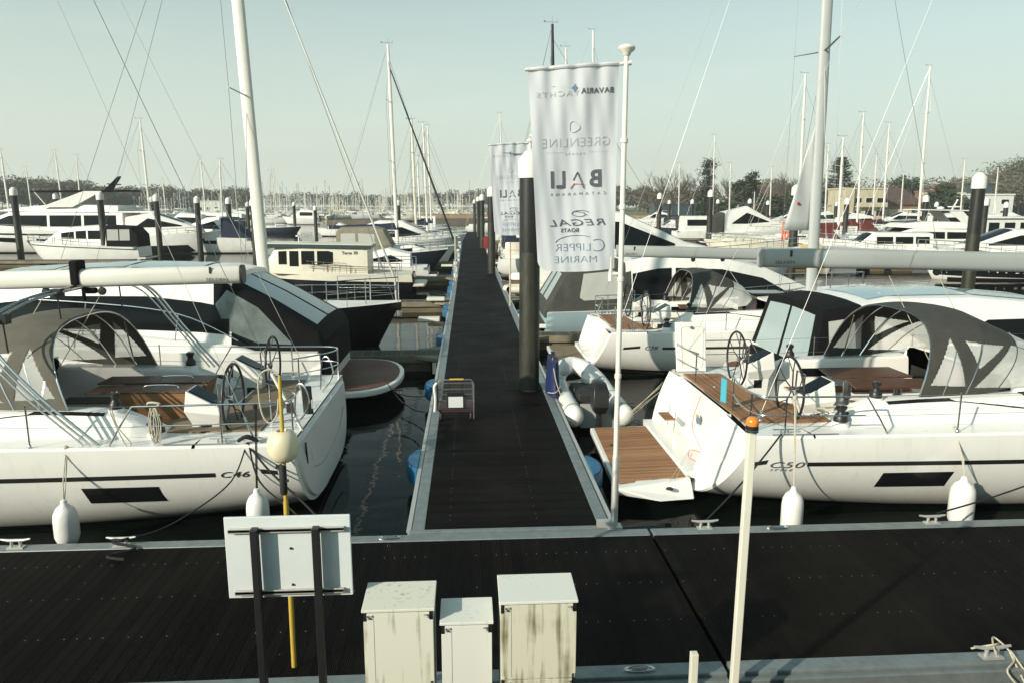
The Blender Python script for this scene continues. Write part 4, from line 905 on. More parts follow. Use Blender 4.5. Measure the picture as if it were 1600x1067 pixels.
# ---------------------------------------------------------------- foreground: cabinets, sign, poles
def cabinet(x0, x1, y0, y1, ztop, m, label):
    w = x1 - x0; t = thing('service_cabinet', label, 'cabinet', ((x0 + x1) / 2, y0, .4), 0, 'pale metal service cabinets at the near pontoon edge'); h = ztop - .4; d = y1 - y0
    MB().bb(-w / 2 + .012, w / 2 - .012, .02, d, 0, h - .02).build('body', m, t, bevel=.006)
    MB().add([(-w / 2, -.0, h - .022), (w / 2, -.0, h - .022), (w / 2, d + .01, h - .012), (-w / 2, d + .01, h - .012), (-w / 2, 0, h), (w / 2, 0, h), (w / 2, d + .01, h + .012), (-w / 2, d + .01, h + .012)], [(0, 3, 2, 1), (4, 5, 6, 7), (0, 1, 5, 4), (1, 2, 6, 5), (2, 3, 7, 6), (3, 0, 4, 7)]).build('lid', 'cabinet_paint_clean' if 'dirty' in m else m, t, bevel=.004)
    # front panel with notched corners
    a, c = .038, .062
    for k, (zl, zh) in enumerate(((h - .62, h - .03), (0.0, h - .63))):
        n_ = [(-w / 2 + a, zh), (w / 2 - a, zh), (w / 2 - a, zh - c), (w / 2 - .012, zh - c), (w / 2 - .012, zl + .03), (w / 2 - a, zl + .03), (w / 2 - a, zl), (-w / 2 + a, zl), (-w / 2 + a, zl + .03), (-w / 2 + .012, zl + .03), (-w / 2 + .012, zh - c), (-w / 2 + a, zh - c)]
        MB().slab([(x, .018, z) for x, z in n_], (0, -.014, 0)).build('front_panel', m, t, bevel=.002)
        for sx in (-1, 1):
            MB().bb(sx * (w / 2 - .012), sx * (w / 2 - a + .002), .004, .0185, zh - c + .002, zh).build('corner_slot', 'black_plastic', t)
            MB().box((sx * (w / 2 - a - .022), .0, zh - .018), (.034, .012, .012)).box((sx * (w / 2 - a - .010), .0, zh - .027), (.014, .012, .028)).lathe([(.007, 0), (.007, .014), (0, .015)], 8, (sx * (w / 2 - a - .012), -.002, zh - .03), Matrix.Rotation(R(90), 3, 'X')).build('latch', 'alu', t)
    MB().bb(-w / 2 + .085, -w / 2 + .087, .002, .004, h - .6, h - .04).build('panel_seam', 'mid_grey', t)
    return t
cabinet(-.80, -.27, 4.98, 5.36, 1.865, 'cabinet_paint', 'left service cabinet with mould speckled lid')
cabinet(-.235, .16, 4.98, 5.30, 1.745, 'cabinet_paint_clean', 'smallest and lowest service cabinet, between two larger ones')
cabinet(.20, .775, 4.90, 5.28, 1.94, 'cabinet_paint_dirty', 'tallest service cabinet with dark run-off stains down its front')
t = thing('notice_board', 'white board seen from behind, bolted to two black posts', 'sign', (-1.35, 5.2, .5))
MB().bb(-.455, .46, .0, .022, 1.37, 2.01).build('panel', 'sign_white', t, bevel=.005)
for x in (-.22, .22): MB().bb(x - .026, x + .026, -.10, -.035, -.1, 1.95).build('post', 'black_plastic', t, bevel=.006)
for z, w in ((1.915, .42), (1.425, .40)):
    MB().bb(-w, w, -.034, -.0, z - .012, z + .012).bb(-w, w, -.034, -.026, z - .02, z + .02).build('cross_rail', 'alu', t, bevel=.003)
bo = MB()
for x, z in ((.02, 1.76), (.02, 1.47)): bo.lathe([(.009, 0), (.009, .01), (0, .012)], 10, (x, -.0, z), Matrix.Rotation(R(90), 3, 'X'))
bo.build('bolt', 'black_plastic', t)
# yellow pole with buoy
t = thing('lifebuoy_pole', 'yellow pole on the front pontoon carrying a cream float and rope loop', 'pole', (-1.66, 6.36, .5))
def lp(z): return Vector((.02 * z / 2.8, -.0, z))
MB().tube([lp(0.02), lp(1.65)], .0235, 12).tube([lp(1.65), lp(2.45)], .019, 12).tube([lp(2.45), lp(2.80)], .015, 10).build('shaft', 'pole_yellow', t, smooth=True)
MB().lathe([(.03, -.140), (.075, -.135), (.112, -.11), (.132, -.055), (.138, .0), (.133, .05), (.115, .10), (.08, .132), (.05, .14), (.04, .12)], 28, lp(2.17)).build('float', 'buoy_cream', t, smooth=True)
MB().lathe([(.027, 1.72), (.034, 1.74), (.034, 1.98), (.027, 2.0)], 12).box((-.03, -.01, 1.98), (.05, .03, .03)).box((.035, -.01, 1.85), (.03, .02, .02)).build('grip', 'rubber', t, smooth=30)
MB().tube(bez([lp(2.8), (-.06, 0, 2.86), (-.15, -.01, 2.80), (-.165, 0, 2.6), (-.14, .0, 2.44), (-.08, 0, 2.38), (-.02, 0, 2.46), (.0, 0, 2.6)], 6), .0075, 6).build('rope_loop', 'rope_white', t, smooth=True)
# square post with amber beacon
t = thing('beacon_post', 'pale square post leaning slightly with an amber beacon on top', 'beacon', (2.20, 5.5, .3))
MB().loft([[(.01 * z + a * .031, b_ * .031, z) for a, b_ in ((-1, -1), (1, -1), (1, 1), (-1, 1))] for z in (0, 2.70)], True, True, close=True).build('post', 'pale_paint', t, bevel=.006)
c = (.027, 0, 2.70)
MB().lathe([(.046, 0), (.05, .012), (.05, .045), (.046, .05)], 20, c).build('beacon_base', 'black_plastic', t, smooth=30)
MB().lathe([(.048, -.006), (.052, -.002), (.052, .014), (.048, .018)], 20, c).build('beacon_ring', 'steel', t, smooth=30)
MB().lathe([(.049, .05), (.051, .075), (.046, .098), (.03, .115), (0, .12)], 20, c).build('lens', 'amber', t, smooth=50)
t = MB().bb(-.03, .03, -.03, .03, 0, .82).build('short_post', 'pale_paint', None, bevel=.005); t.location = (1.835, 5.45, .3); tag(t, 'short pale square post cut off low, left of the beacon post', 'post')
t = MB().bb(-.075, .075, -.06, .06, 0, .9).build('mooring_post', 'float_wood', None, bevel=.02); t.location = (-1.42, 5.9, -.4); tag(t, 'weathered timber stub under the white board', 'post')
# ---------------------------------------------------------------- the two big yachts in front
r50 = thing('sailing_yacht', 'large white sailing yacht marked C50 with open teak swim platform at right', 'sailing yacht', (3.6, 12.65, 0), 0, 'white cruising yachts with grey sprayhoods')
HR, _ = big_yacht(r50, 15.2, 4.95, None, -1, 1.5, 3.86, mx=9.0, winx=(2.6, 3.75), stripe=[(.26, .56), (1.42, 14)])
sprayhood(r50, 3.55, 1.0)
def hull_name(root, H, s_, x, z, size, sd, sp_=1.1, sx=1.5, flip=False, m='boot_black', wt=.0):
    p = H.atz(x, z, sd, .008); q_ = H.atz(x + .4, z, sd, .008) - H.atz(x - .4, z, sd, .008); up = H.atz(x, z + .06, sd, .008) - H.atz(x, z - .06, sd, .008)
    ex = q_.normalized() * (1 if sd < 0 else -1); ey = (up - ex * up.dot(ex)).normalized(); ez = ex.cross(ey)
    mt = Matrix.Translation(p) @ Matrix((ex, ey, ez)).transposed().to_4x4()
    return text('lettering', s_, size, m, root, mt, .002, None, sp_, .28, sx, wt)
hull_name(r50, HR, 'C50', .96, .915, .15, -1, 1.1, 1.95, m='print_dark'); hull_name(r50, HR, 'STYLE', .90, .83, .055, -1, 1.3, 1.9, m='print_grey')
hull_name(r50, HR, 'C50', 1.23, .915, .15, 1, 1.1, 1.25, m='print_dark')
# swim platform, lowered
pf = MB().add([(-1.28, -1.62, .33), (0, -1.36, .37), (0, 1.62, .37), (-1.16, 1.66, .33), (-1.28, -1.55, .20), (-.6, -1.78, .16), (0, -1.62, .12), (0, 1.62, .18), (-1.16, 1.66, .20)], [(0, 1, 2, 3), (4, 8, 7, 6, 5), (0, 3, 8, 4), (0, 4, 5), (0, 5, 6, 1), (3, 2, 7, 8), (1, 6, 7, 2)]).build('swim_platform', 'gelcoat', r50, bevel=.02)
MB().slab([(-1.20, -1.46, .343), (-.95, -1.41, .349), (-.93, -1.34, .349), (-.35, -1.30, .362), (-.33, -1.33, .362), (-.06, -1.28, .367), (-.06, 1.55, .372), (-1.09, 1.58, .34)], (0, 0, .008)).build('platform_teak', 'teak', pf)
MB().lathe([(.06, 0), (.05, .02), (0, .025)], 12, (-.42, -1.62, .30)).build('drain_fitting', 'rubber', pf)
for x, y in ((-.95, .45), (-.92, .2)): MB().lathe([(.045, 0), (.04, .012), (0, .013)], 12, (x, y, .355)).build('deck_filler', 'rubber', pf)
ln = MB()
for k in (0, 1): ln.tube([(-.75 + k * .1, 1.5, .36), (.55, 1.78 + k * .02, 1.25)], .003, 4); ln.tube([(-.38 + k * .08, -1.45, .36), (.05, -1.05, .75)], .003, 4)
ln.build('platform_line', 'rope_white', pf)
# boarding steps, lid, transom gear
MB().box((.22, 1.0, .74), (.20, .52, .025)).build('step', 'teak', r50)
sl = MB()
for y in (.78, 1.22): sl.tube([(.30, y, .42), (.34, y, 1.0), (.40, y, 1.05)], .011, 6)
sl.build('step_frame', 'steel', r50, smooth=True)
lid = MB().add([(.66, 1.95, 1.40), (1.28, 1.95, 1.40), (1.26, 2.08, 2.40), (.62, 2.08, 2.40), (.66, 2.00, 1.40), (1.28, 2.00, 1.40), (1.26, 2.13, 2.40), (.62, 2.13, 2.40)], [(0, 3, 2, 1), (4, 5, 6, 7), (0, 1, 5, 4), (1, 2, 6, 5), (2, 3, 7, 6), (3, 0, 4, 7)]).build('locker_lid', 'gelcoat_matt', r50, bevel=.02, seg=3)
li = MB(); lpth = []
for cx, cz, a0 in ((1.13, 2.25, 0), (.80, 2.25, 90), (.82, 1.55, 180), (1.13, 1.55, 270)):
    for k in range(5): a = R(a0 + 22.5 * k); x_ = cx + .06 * math.cos(a); z_ = cz + .06 * math.sin(a); lpth.append((x_, 1.95 + (z_ - 1.4) * .13 - .004, z_))
lpth.append(lpth[0]); li.tube(lpth, .010, 6, cap=False); li.build('lid_moulding', 'gelcoat_matt', lid, smooth=True)
MB().lathe([(.03, 0), (.028, .03), (0, .035)], 12, (.95, 2.05, 2.3), Matrix.Rotation(R(90), 3, 'X')).build('lid_latch', 'steel', lid, smooth=True)
MB().lathe([(0, 0), (.09, .0), (.09, .008), (0, .01)], 16, (.56, .15, .92), Matrix.Rotation(R(-90), 3, 'Y')).build('badge', 'print_blue', r50); MB().lathe([(0, 0), (.045, .0), (0, .004)], 12, (.55, .18, .98), Matrix.Rotation(R(-90), 3, 'Y')).build('badge', 'pole_yellow', r50); 
MB().bb(.70, .73, 1.1, 1.45, 1.0, 1.12).build('vent', 'black_plastic', r50)
MB().box((.62, -.95, 1.74), (.015, .16, .40), (0, 0, R(12))).build('cyan_card', 'cyan', r50)
for y in (-1.6, -.6, .6): MB().lathe([(.035, 0), (.03, .012), (0, .013)], 12, (1.0, y, 1.41)).build('deck_filler', 'steel', r50)
rope('coiled_rope', bez([(1.8, -1.7, 1.50), (2.0, -1.5, 1.56), (2.3, -1.75, 1.53), (2.1, -1.85, 1.52), (1.9, -1.55, 1.55), (2.2, -1.45, 1.58), (2.5, -1.6, 1.6)], 6), .011, 'rope_white', r50)
rope('coiled_rope', bez([(.55, -.4, .45), (.35, -.2, .46), (.2, -.6, .45), (.35, -.85, .46), (.5, -.5, .46), (.45, .1, .8), (.68, .4, 1.3)], 6), .006, 'orange', r50, 4)
# left yacht
r46 = thing('sailing_yacht', 'white sailing yacht marked C46 with closed transom and steel arch at left', 'sailing yacht', (-2.45, 12.62, 0), PI, 'white cruising yachts with grey sprayhoods')
HL, _ = big_yacht(r46, 14.0, 4.75, None, 1, 1.32, 3.62, mx=8.9, closed=True, teak='teak_grey', boom_m='mast_white', mast_m='mast_white', winx=(1.98, 3.1), stripe=[(.28, .52), (1.2, 13)], rake=.12)
sprayhood(r46, 3.5, 1.0, 'canvas_brown')
hull_name(r46, HL, 'C46', .93, .925, .14, 1, 1.1, 1.65); hull_name(r46, HL, 'C46', .86, .925, .14, -1, 1.1, 1.25)
# steel arch leaning forward, three tubes
ar = MB()
for dx, dz, r_ in ((0, 0, .022), (.10, .02, .018), (.2, -.02, .014)):
    pts = bez([(2.80 + dx, 2.18, 1.36), (3.75 + dx, 2.10, 2.25), (4.35 + dx, 1.85, 2.95), (4.2 + dx, 1.2, 3.30 + dz), (3.9 + dx, .2, 3.42 + dz), (3.75 + dx, -1.0, 3.40 + dz), (3.5 + dx, -1.65, 3.2 + dz), (3.1 + dx * .8, -1.9, 2.5), (2.5 + dx, -2.1, 1.6)], 7); ar.tube(pts, r_, 8)
ar.build('arch', 'steel', r46, smooth=True)
for p in ((4.32, 1.55, 3.12), (4.05, .55, 3.38), (3.75, -.9, 3.42)):
    bk = MB(); bk.box(p, (.16, .14, .14)); bk.tube([p, (p[0], p[1], p[2] - .12), (p[0] - .02, p[1], p[2] - .5)], .012, 6)
    bk.build('mainsheet_block', 'black_plastic', r46, smooth=30)
MB().box((3.98, .0, 3.66), (.14, .30, .40)).box((3.92, .0, 3.42), (.06, .06, .5)).box((3.80, .0, 3.36), (.2, .1, .1)).build('boom_strap', 'canvas_black', r46, bevel=.04)
# backstay strut and instruments on the pushpit
b0 = Vector((.10, 1.55, 1.35)); b1 = Vector((.50, 1.60, 2.28))
MB().tube([b0, b0.lerp(b1, .5)], .022, 10).tube([b0.lerp(b1, .45), b1], .030, 10).build('backstay_strut', 'cap_white', r46, smooth=True); MB().tube([b1, Vector((8.5, 0, 20.9))], .005, 4).build('backstay', 'wire', r46)
MB().box(b0.lerp(b1, .42), (.09, .09, .14)).build('strut_joint', 'rubber', r46)
MB().box((.12, 1.05, 1.72), (.09, .34, .44), (R(12), 0, R(25))).build('outboard_bracket', 'black_plastic', r46, bevel=.01)
MB().box((.075, 1.08, 1.66), (.02, .30, .14), (R(12), 0, R(25))).build('bracket_plate', 'sign_white', r46)
# lazy rope coil on the lifeline
cl = MB()
for k in range(7):
    a = k * .9; cl.tube(bez([(2.02 + .03 * math.cos(a), 2.22, 1.98), (2.0 + .09 * math.cos(a), 2.24, 1.7), (2.0 + .03 * math.cos(a), 2.24 + .02 * math.sin(a), 1.42 + .02 * (k % 3)), (2.0 - .08 * math.cos(a), 2.24, 1.7), (2.02 - .02, 2.22, 1.97)], 5), .0075, 5)
cl.tube(bez([(1.98, 2.2, 1.96), (1.9, 2.28, 2.02), (2.05, 2.26, 2.03), (2.1, 2.2, 1.96)], 5), .016, 6)
cl.build('coiled_rope', 'rope_white', r46, smooth=True)
rope('coiled_rope', bez([(2.55, 2.3, 1.98), (2.50, 2.28, 1.7), (2.35, 2.26, 1.45), (2.42, 2.24, 1.40), (2.52, 2.28, 1.7), (2.58, 2.3, 1.97)], 6), .008, 'rope_white', r46)
MB().tube([(.30, 2.02, 1.45), (.62, 2.02, 1.45)], .05, 8).build('cushion', 'cap_white', r46, smooth=True)
MB().box((-.015 + .045, 1.68, 1.05), (.02, .03, .36), (R(-10), 0, 0)).build('transom_slot', 'boot_black', r46)
MB().tube(bez([(.02, -1.6, .9), (.0, -.8, .62), (-.0, .6, .55), (.02, 1.3, .7)], 6), .012, 6).build('platform_seam', 'mid_grey', r46)
for y0, lab in ((-.9, 0), (1.2, 0)):
    MB().tube(bez([(.30, y0, 1.4), (.25, y0, 1.95), (.12, y0 + .05, 2.0), (.05, y0 + .1, 1.7), (.25, y0 + .1, 1.38)], 6), .014, 6).build('boarding_rail', 'steel', r46, smooth=True)
# fenders and lines
fender(-5.62, 10.02, 1.4, .36, .16, .60, 'grey shaded white fender at the far left hanging by a pale rope', tie=(-.05, .30))
fender(-2.98, 9.98, 1.98, .50, .155, .56, 'white fender on a black line, partly hidden behind the white board', rm='rope_black', tie=(-.02, .25))
fender(4.72, 9.98, 1.98, .28, .155, .70, 'white fender beside the C50 lettering hanging by a tan rope', tie=(.05, .28))
fender(7.28, 9.95, 1.45, .38, .175, .72, 'rightmost white fender hanging over the hull window of the right yacht', tie=(.02, .36))
def line(label, pts, r, m, grp='mooring lines'): o = MB().tube(pts, r, 6).build('mooring_line', m, None, smooth=True); tag(o, label, 'rope', grp); return o
ql = Vector((-3.20, 10.42, 1.40))
line('black mooring line sagging from the left yacht quarter to the front pontoon cleat', bez([ql, (-3.35, 10.1, .95), (-3.75, 9.7, .68), (-4.1, 9.3, .58), (-4.42, 9.06, .60)], 6), .011, 'rope_black')
line('heavy black mooring line crossing the C46 hull towards the water', bez([ql, (-2.85, 10.2, 1.05), (-2.3, 9.9, .65), (-1.9, 9.4, .50), (-1.75, 9.14, .49)], 6), .016, 'rope_black')
line('second black line beside the heavy one from the left yacht quarter', bez([ql + Vector((.02, 0, 0)), (-2.95, 10.05, .95), (-2.45, 9.8, .6), (-2.1, 9.3, .50), (-1.95, 9.14, .49)], 6), .013, 'rope_black')
line('black rope bundle looped round the quarter cleat of the left yacht', bez([ql + Vector((-.12, 0, .03)), ql + Vector((0, -.05, .10)), ql + Vector((.14, 0, .03)), ql + Vector((0, .05, .08)), ql + Vector((-.1, -.02, .05))], 6), .028, 'rope_black')
line('black rope end curled over the front pontoon edge', bez([(-4.55, 9.05, .60), (-4.38, 8.98, .62), (-4.3, 9.1, .6), (-4.5, 9.0, .58), (-4.2, 8.92, .535), (-4.45, 8.72, .53), (-4.2, 8.62, .53)], 6), .018, 'rope_black')
line('taut black mooring line from the C50 quarter to the pontoon cleat', catenary((4.62, 10.30, 1.42), (3.12, 9.12, .60), .06), .014, 'rope_black')
line('black line low along the pontoon under the right yacht', bez([(6.4, 9.2, .6), (7.6, 9.7, .62), (9.5, 10.1, 1.0), (11, 10.3, 1.4)], 6), .012, 'rope_black')
line('pale frayed rope tangled on the near pontoon edge at bottom right', bez([(4.8, 6.2, .56), (4.95, 6.1, .66), (5.1, 6.22, .58), (4.9, 6.0, .62), (5.05, 6.25, .64), (5.12, 6.05, .55), (4.95, 5.9, .50), (5.15, 5.85, .3), (5.1, 6.1, .6), (5.2, 5.9, .4)], 6), .009, 'rope_white')
for k in range(3): line('thin white line stretched from the walkway to the C50 stern', catenary((2.95 + .05 * k, 14.3, .42), (3.95, 14.7 - .1 * k, 1.05 + .08 * k), .01), .0035, 'rope_white', 'thin white lines to the C50 stern')
line('thin black line drooping from the swim platform to the walkway edge', catenary((-2.0, 17.2, .75), (-.85, 15.1, .5), .25), .012, 'rope_black')
line('black line from the motor yacht stern to the walkway', catenary((-2.4, 18.2, .5), (-.85, 16.5, .5), .2), .012, 'rope_black')
# ---------------------------------------------------------------- tender
t = thing('inflatable_dinghy', 'white inflatable dinghy with grey seats moored beside the big pile', 'dinghy', (2.72, 15.05, 0))
t.scale = (.88, 1, 1)
def tub(x0): return bez([(x0 * .60, -.35, .42), (x0 * .60, .3, .40), (x0 * .60, 2.0, .40), (x0 * .56, 3.0, .44), (x0 * .32, 3.75, .55), (0, 4.0, .60)], 6)
b = MB()
for s_ in (-1, 1):
    path = tub(s_); rs = [.235] * len(path); rs[0] = .05; rs[1] = .17; rs[2] = .225; b.tube(path, rs, 20)
b.build('tube', 'far_white', t, smooth=True)
MB().loft([[(-.45, y, .28), (-.2, y, .15), (.2, y, .15), (.45, y, .28)] for y in (0, 1.5, 3)]).bb(-.42, .42, .0, .05, .1, .62).build('floor', 'mid_grey', t)
MB().bb(-.40, .40, 1.30, 1.85, .40, .66).build('seat', 'rubber', t, bevel=.05); MB().bb(-.38, .38, .62, 1.05, .40, .70).build('seat', 'rubber', t, bevel=.05)
for s_ in (-1, 1):
    MB().tube([p + Vector((s_ * .235, 0, .02)) for p in tub(s_)[3:]], .022, 5).build('rubbing_strake', 'mid_grey', t, smooth=True)
    for k_ in (4, 9, 14): p = tub(s_)[k_]; MB().lathe([(.238, -.05), (.242, -.04), (.242, .04), (.238, .05)], 20, p, Matrix.Rotation(PI / 2, 3, 'X')).build('tube_band', 'mid_grey', t, smooth=30)
MB().lathe([(.0, 0), (.17, 0), (.2, .06), (.2, .16), (.13, .22), (.08, .24), (0, .245)], 24, (.12, 1.9, .60)).bb(-.12, .36, 1.7, 2.1, .2, .6).build('console', 'far_white', t, smooth=30)
om = MB().loft([[(x_ * k, y_ * k - .12 + dy, z) for x_, y_ in ((-.15, -.26), (.15, -.26), (.18, 0), (.13, .24), (-.13, .24), (-.18, 0))] for z, k, dy in ((.50, .8, 0), (.66, 1.2, 0), (.98, 1.2, .02), (1.10, .95, .05), (1.14, .5, .06))], True, True, close=True).build('outboard_motor', 'black_plastic', t, smooth=50, bevel=.015)
MB().bb(-.055, .055, -.22, -.04, -.35, .60).bb(-.11, .11, -.30, .02, .02, .05).build('outboard_leg', 'black_plastic', om, bevel=.01)
g = MB(); g.tube(bez([(-.82, .3, .52), (-.80, 1.2, .45), (-.82, 2.0, .52), (-.7, 3.0, .5)], 6), .009, 5); g.tube(bez([(.82, .3, .52), (.80, 1.2, .45), (.82, 2.0, .52), (.7, 3.0, .5)], 6), .009, 5); g.build('grab_line', 'rope_black', t)
fender(2.35, 17.9, .6, .75, .17, .34, 'round white fender sitting at the bow of the dinghy', grp='loose fenders')
# ---------------------------------------------------------------- C38
r38 = thing('sailing_yacht', 'smaller white sailing yacht marked C38 with grey sprayhood behind the flagpole', 'sailing yacht', (3.45, 21.9, 0), 0, 'white cruising yachts with grey sprayhoods')
H38, _ = big_yacht(r38, 11.6, 4.0, None, -1, 1.0, 3.42, mx=7.0, mh=17.0, z0=1.25, hullwin=False, teak='teak', mw=.34, boom_m='boom_grey', stripe=[(.66, 1.25), (1.95, 11)], rake=.5, rec=(-.9, 1.3))
sprayhood(r38, 2.75, .8, 'canvas_grey', 84, 150, w=1.3, zb=1.72, zt=2.85)
hull_name(r38, H38, 'C38', 1.62, .84, .16, -1, 1.1, 1.25)
pf = MB().add([(-1.0, -1.3, .33), (0, -1.2, .35), (0, 1.3, .35), (-.95, 1.35, .33), (-1.0, -1.3, .22), (0, -1.2, .15), (0, 1.3, .18), (-.95, 1.35, .2)], [(0, 1, 2, 3), (4, 7, 6, 5), (0, 3, 7, 4), (0, 4, 5, 1), (3, 2, 6, 7), (1, 5, 6, 2)]).build('swim_platform', 'gelcoat', r38, bevel=.02)
MB().slab([(-.92, -1.2, .342), (-.08, -1.1, .354), (-.08, 1.2, .354), (-.88, 1.26, .342)], (0, 0, .01)).build('platform_teak', 'teak_grey', pf)
# the grey triangular sail on its mast
sl = MB(); A = Vector((6.86, 0, 7.5)); B_ = Vector((6.84, 0, 4.0)); C_ = Vector((6.0, 0, 4.02)); secs = []
for i in range(13):
    u = i / 12; p = A.lerp(B_, u); q_ = A.lerp(C_, u) ; secs.append([p.lerp(q_, j / 6) + Vector((0, .04 * math.sin(u * 9 + j * .8), 0)) for j in range(7)])
sl.loft(secs).build('sail', 'spar_grey', r38, smooth=True, solid=.01)
MB().lathe([(0, 0), (.05, .0), (0, .01)], 10, (6.4, -.06, 4.8), Matrix.Rotation(R(90), 3, 'X')).build('sail_mark', 'red', r38)
# ---------------------------------------------------------------- motor cruiser builder
def cruiser(label, loc, rz, L, B, z0, z1, cols, w0, w1, nose=None, wins=(), ws=None, roofg=(), m='far_white', cm=None, tent=None, tentm='canvas_black', plat=1.2, platm='teak_brown', rails=True, boot='boot_black', hwins=(), arch=None, grp='motor boats in the marina', cat='motor boat', name='motor_yacht', q=.42, bowr=1.3, camber=.08, extra=None, near=0, stern=.9, hullm=None, r=.12, full=.6, platr=False, stripe=None):
    t = thing(name, label, cat, loc, rz, grp)
    H = Hull(L, B, z0, z1, q=q, rake=.1, bowr=bowr, stern=stern, k0=-.2, k1=-.5, full=full, r=1.15)
    nn = (48, 16) if near else (22, 9)
    hb = H.mesh(*nn); e = [H.pt(0, j / 8, 1) for j in range(9)]; e2 = [H.pt(0, j / 8, -1) for j in range(8, -1, -1)]; hb.add(e + e2, [tuple(range(len(e) + len(e2)))])
    hu = hb.build('hull', hullm or m, t, smooth=38)
    if boot:
        bt = MB()
        for sd in (-1, 1): q_ = H.patch([(.05, -.05, .10), (L * .9, .0, .16)], sd, .008, 20, 2); bt.add(q_.v, q_.f)
        bt.build('boot_stripe', boot, t)
    if stripe:
        bt = MB()
        for sd in (-1, 1): q_ = H.patch(stripe[0], sd, .010, 26, 2); bt.add(q_.v, q_.f)
        bt.build('side_stripe', stripe[1], t)
    H.deck(0.05, L, 0, 20, .10, .0).build('deck', m, t, smooth=35)
    for w in hwins:
        for sd in (-1, 1): H.patch(w, sd, .012, 10, 2).build('hull_window', 'glass_dark', hu, smooth=True)
    hs_ = House(cols, w0, w1, camber, nose, r); c = hs_.mesh(36 if near else 20).build('cabin', cm or m, t, smooth=38)
    for w in wins:
        for sd in (-1, 1): hs_.patch(w, sd, .014).build('side_window', 'glass_dark', c, smooth=True)
    if ws:
        for f0, f1 in ((-.93, -.34), (-.31, .31), (.34, .93)): hs_.top(ws[0], ws[1], f0, f1, .014, 8, 6).build('windscreen', 'glass_dark', c, smooth=True)
    for rg in roofg: hs_.top(*rg, .02, 8, 6).build('roof_window', 'glass_roof', c, smooth=True)
    if tent:
        th = House(tent['cols'], tent.get('w0', w0), tent.get('w1', w1), .06, tent.get('nose'), .16); tt = th.mesh(16).build('canopy', tentm, t, smooth=35)
        for w in tent.get('wins', ()):
            for sd in (-1, 1): th.patch(w, sd, .012).build('canopy_window', tent.get('vm', 'vinyl_smoke'), tt, smooth=True)
        for tw in tent.get('tops', ()): th.top(*tw[:4], .014, 8, 6, *tw[4:]).build('canopy_window', 'vinyl_blue', tt, smooth=True)
    if plat:
        pb = MB(); n = 20; hw_ = H.hb(0) * .96
        if platr: out = [(.25, hw_)] + [(-plat * math.sin(PI * i / n) ** .55 + 0.0, hw_ * math.cos(PI * i / n)) for i in range(n + 1)] + [(.25, -hw_)]
        else: out = [(.1, hw_), (-plat * .9, hw_ * .95), (-plat, hw_ * .8), (-plat, -hw_ * .8), (-plat * .9, -hw_ * .95), (.1, -hw_)]
        P1 = pb.prism(out, .36, .50).build('swim_platform', m, t, bevel=.03)
        MB().prism([(x * .93 if x < 0 else x - .02, y * .93) for x, y in out], .502, .515).build('platform_deck', platm, P1)
    if rails:
        rb = MB()
        for sd in (-1, 1):
            pts = []
            for i in range(9): x = lerp(L * .42, L - .12, i / 8); pts.append(Vector((x, sd * max(H.hb(x) - .10, .02), H.zs(x) + .03)))
            rail(rb, pts, .55 if i else .55, .016 if near else .022, True, 1, 5)
        rb.build('rail', 'steel', t, smooth=True)
    if arch:
        for sd in (-1, 1): MB().slab([(arch[0], sd * arch[2], arch[1]), (arch[0] + .7, sd * arch[2], arch[1]), (arch[0] + arch[4] + .5, sd * arch[2] * .85, arch[3]), (arch[0] + arch[4], sd * arch[2] * .85, arch[3])], (0, -.1 * sd, 0)).build('arch_leg', m, t, bevel=.02)
        MB().slab([(arch[0] + arch[4], -arch[2] * .86, arch[3]), (arch[0] + arch[4] + .55, -arch[2] * .86, arch[3]), (arch[0] + arch[4] + .55, arch[2] * .86, arch[3]), (arch[0] + arch[4], arch[2] * .86, arch[3])], (0, 0, .12)).build('arch_top', m, t, bevel=.02)
    if extra: extra(t, H, hs_)
    return t
def left_extra(t, H, hs_):
    # emblem on the dark side glass and the long handrail
    k_ = (H.z0 - 1.45) * .9
    ch = House([(.35, .8 + k_, .85 + k_), (.9, .9 + k_, 1.30 + k_), (2.0, 1.0 + k_, 1.62 + k_), (4.0, 1.0 + k_, 1.86 + k_), (9.0, 1.1 + k_, 2.05 + k_), (11.5, 1.2 + k_, 2.0 + k_)], 2.13, 2.0, .0, [(0, .96), (5, 1), (7.5, .96), (9, .84), (11.5, .5)], .12); ch.mesh(30).build('side_coaming', 'gelcoat', t, smooth=40)
    for sd in (-1,1):
        rb = MB(); pts = bez([(1.9, sd * 1.98, 1.75), (3.2, sd * 1.9, 2.35), (5.2, sd * 1.86, 2.62), (8.0, sd * 1.75, 2.75), (11, sd * 1.4, 2.7), (13.2, sd * .7, 2.75)], 6); rb.tube(pts, .018, 8)
        for i in (6, 12, 18, 24): p = pts[i]; rb.tube([p, (p.x + .15, p.y + .05 * sd, p.z - .85)], .013, 6)
        rb.build('handrail', 'steel', t, smooth=True)
    y = -hs_.hw(5.2, 2.5)
    p = []
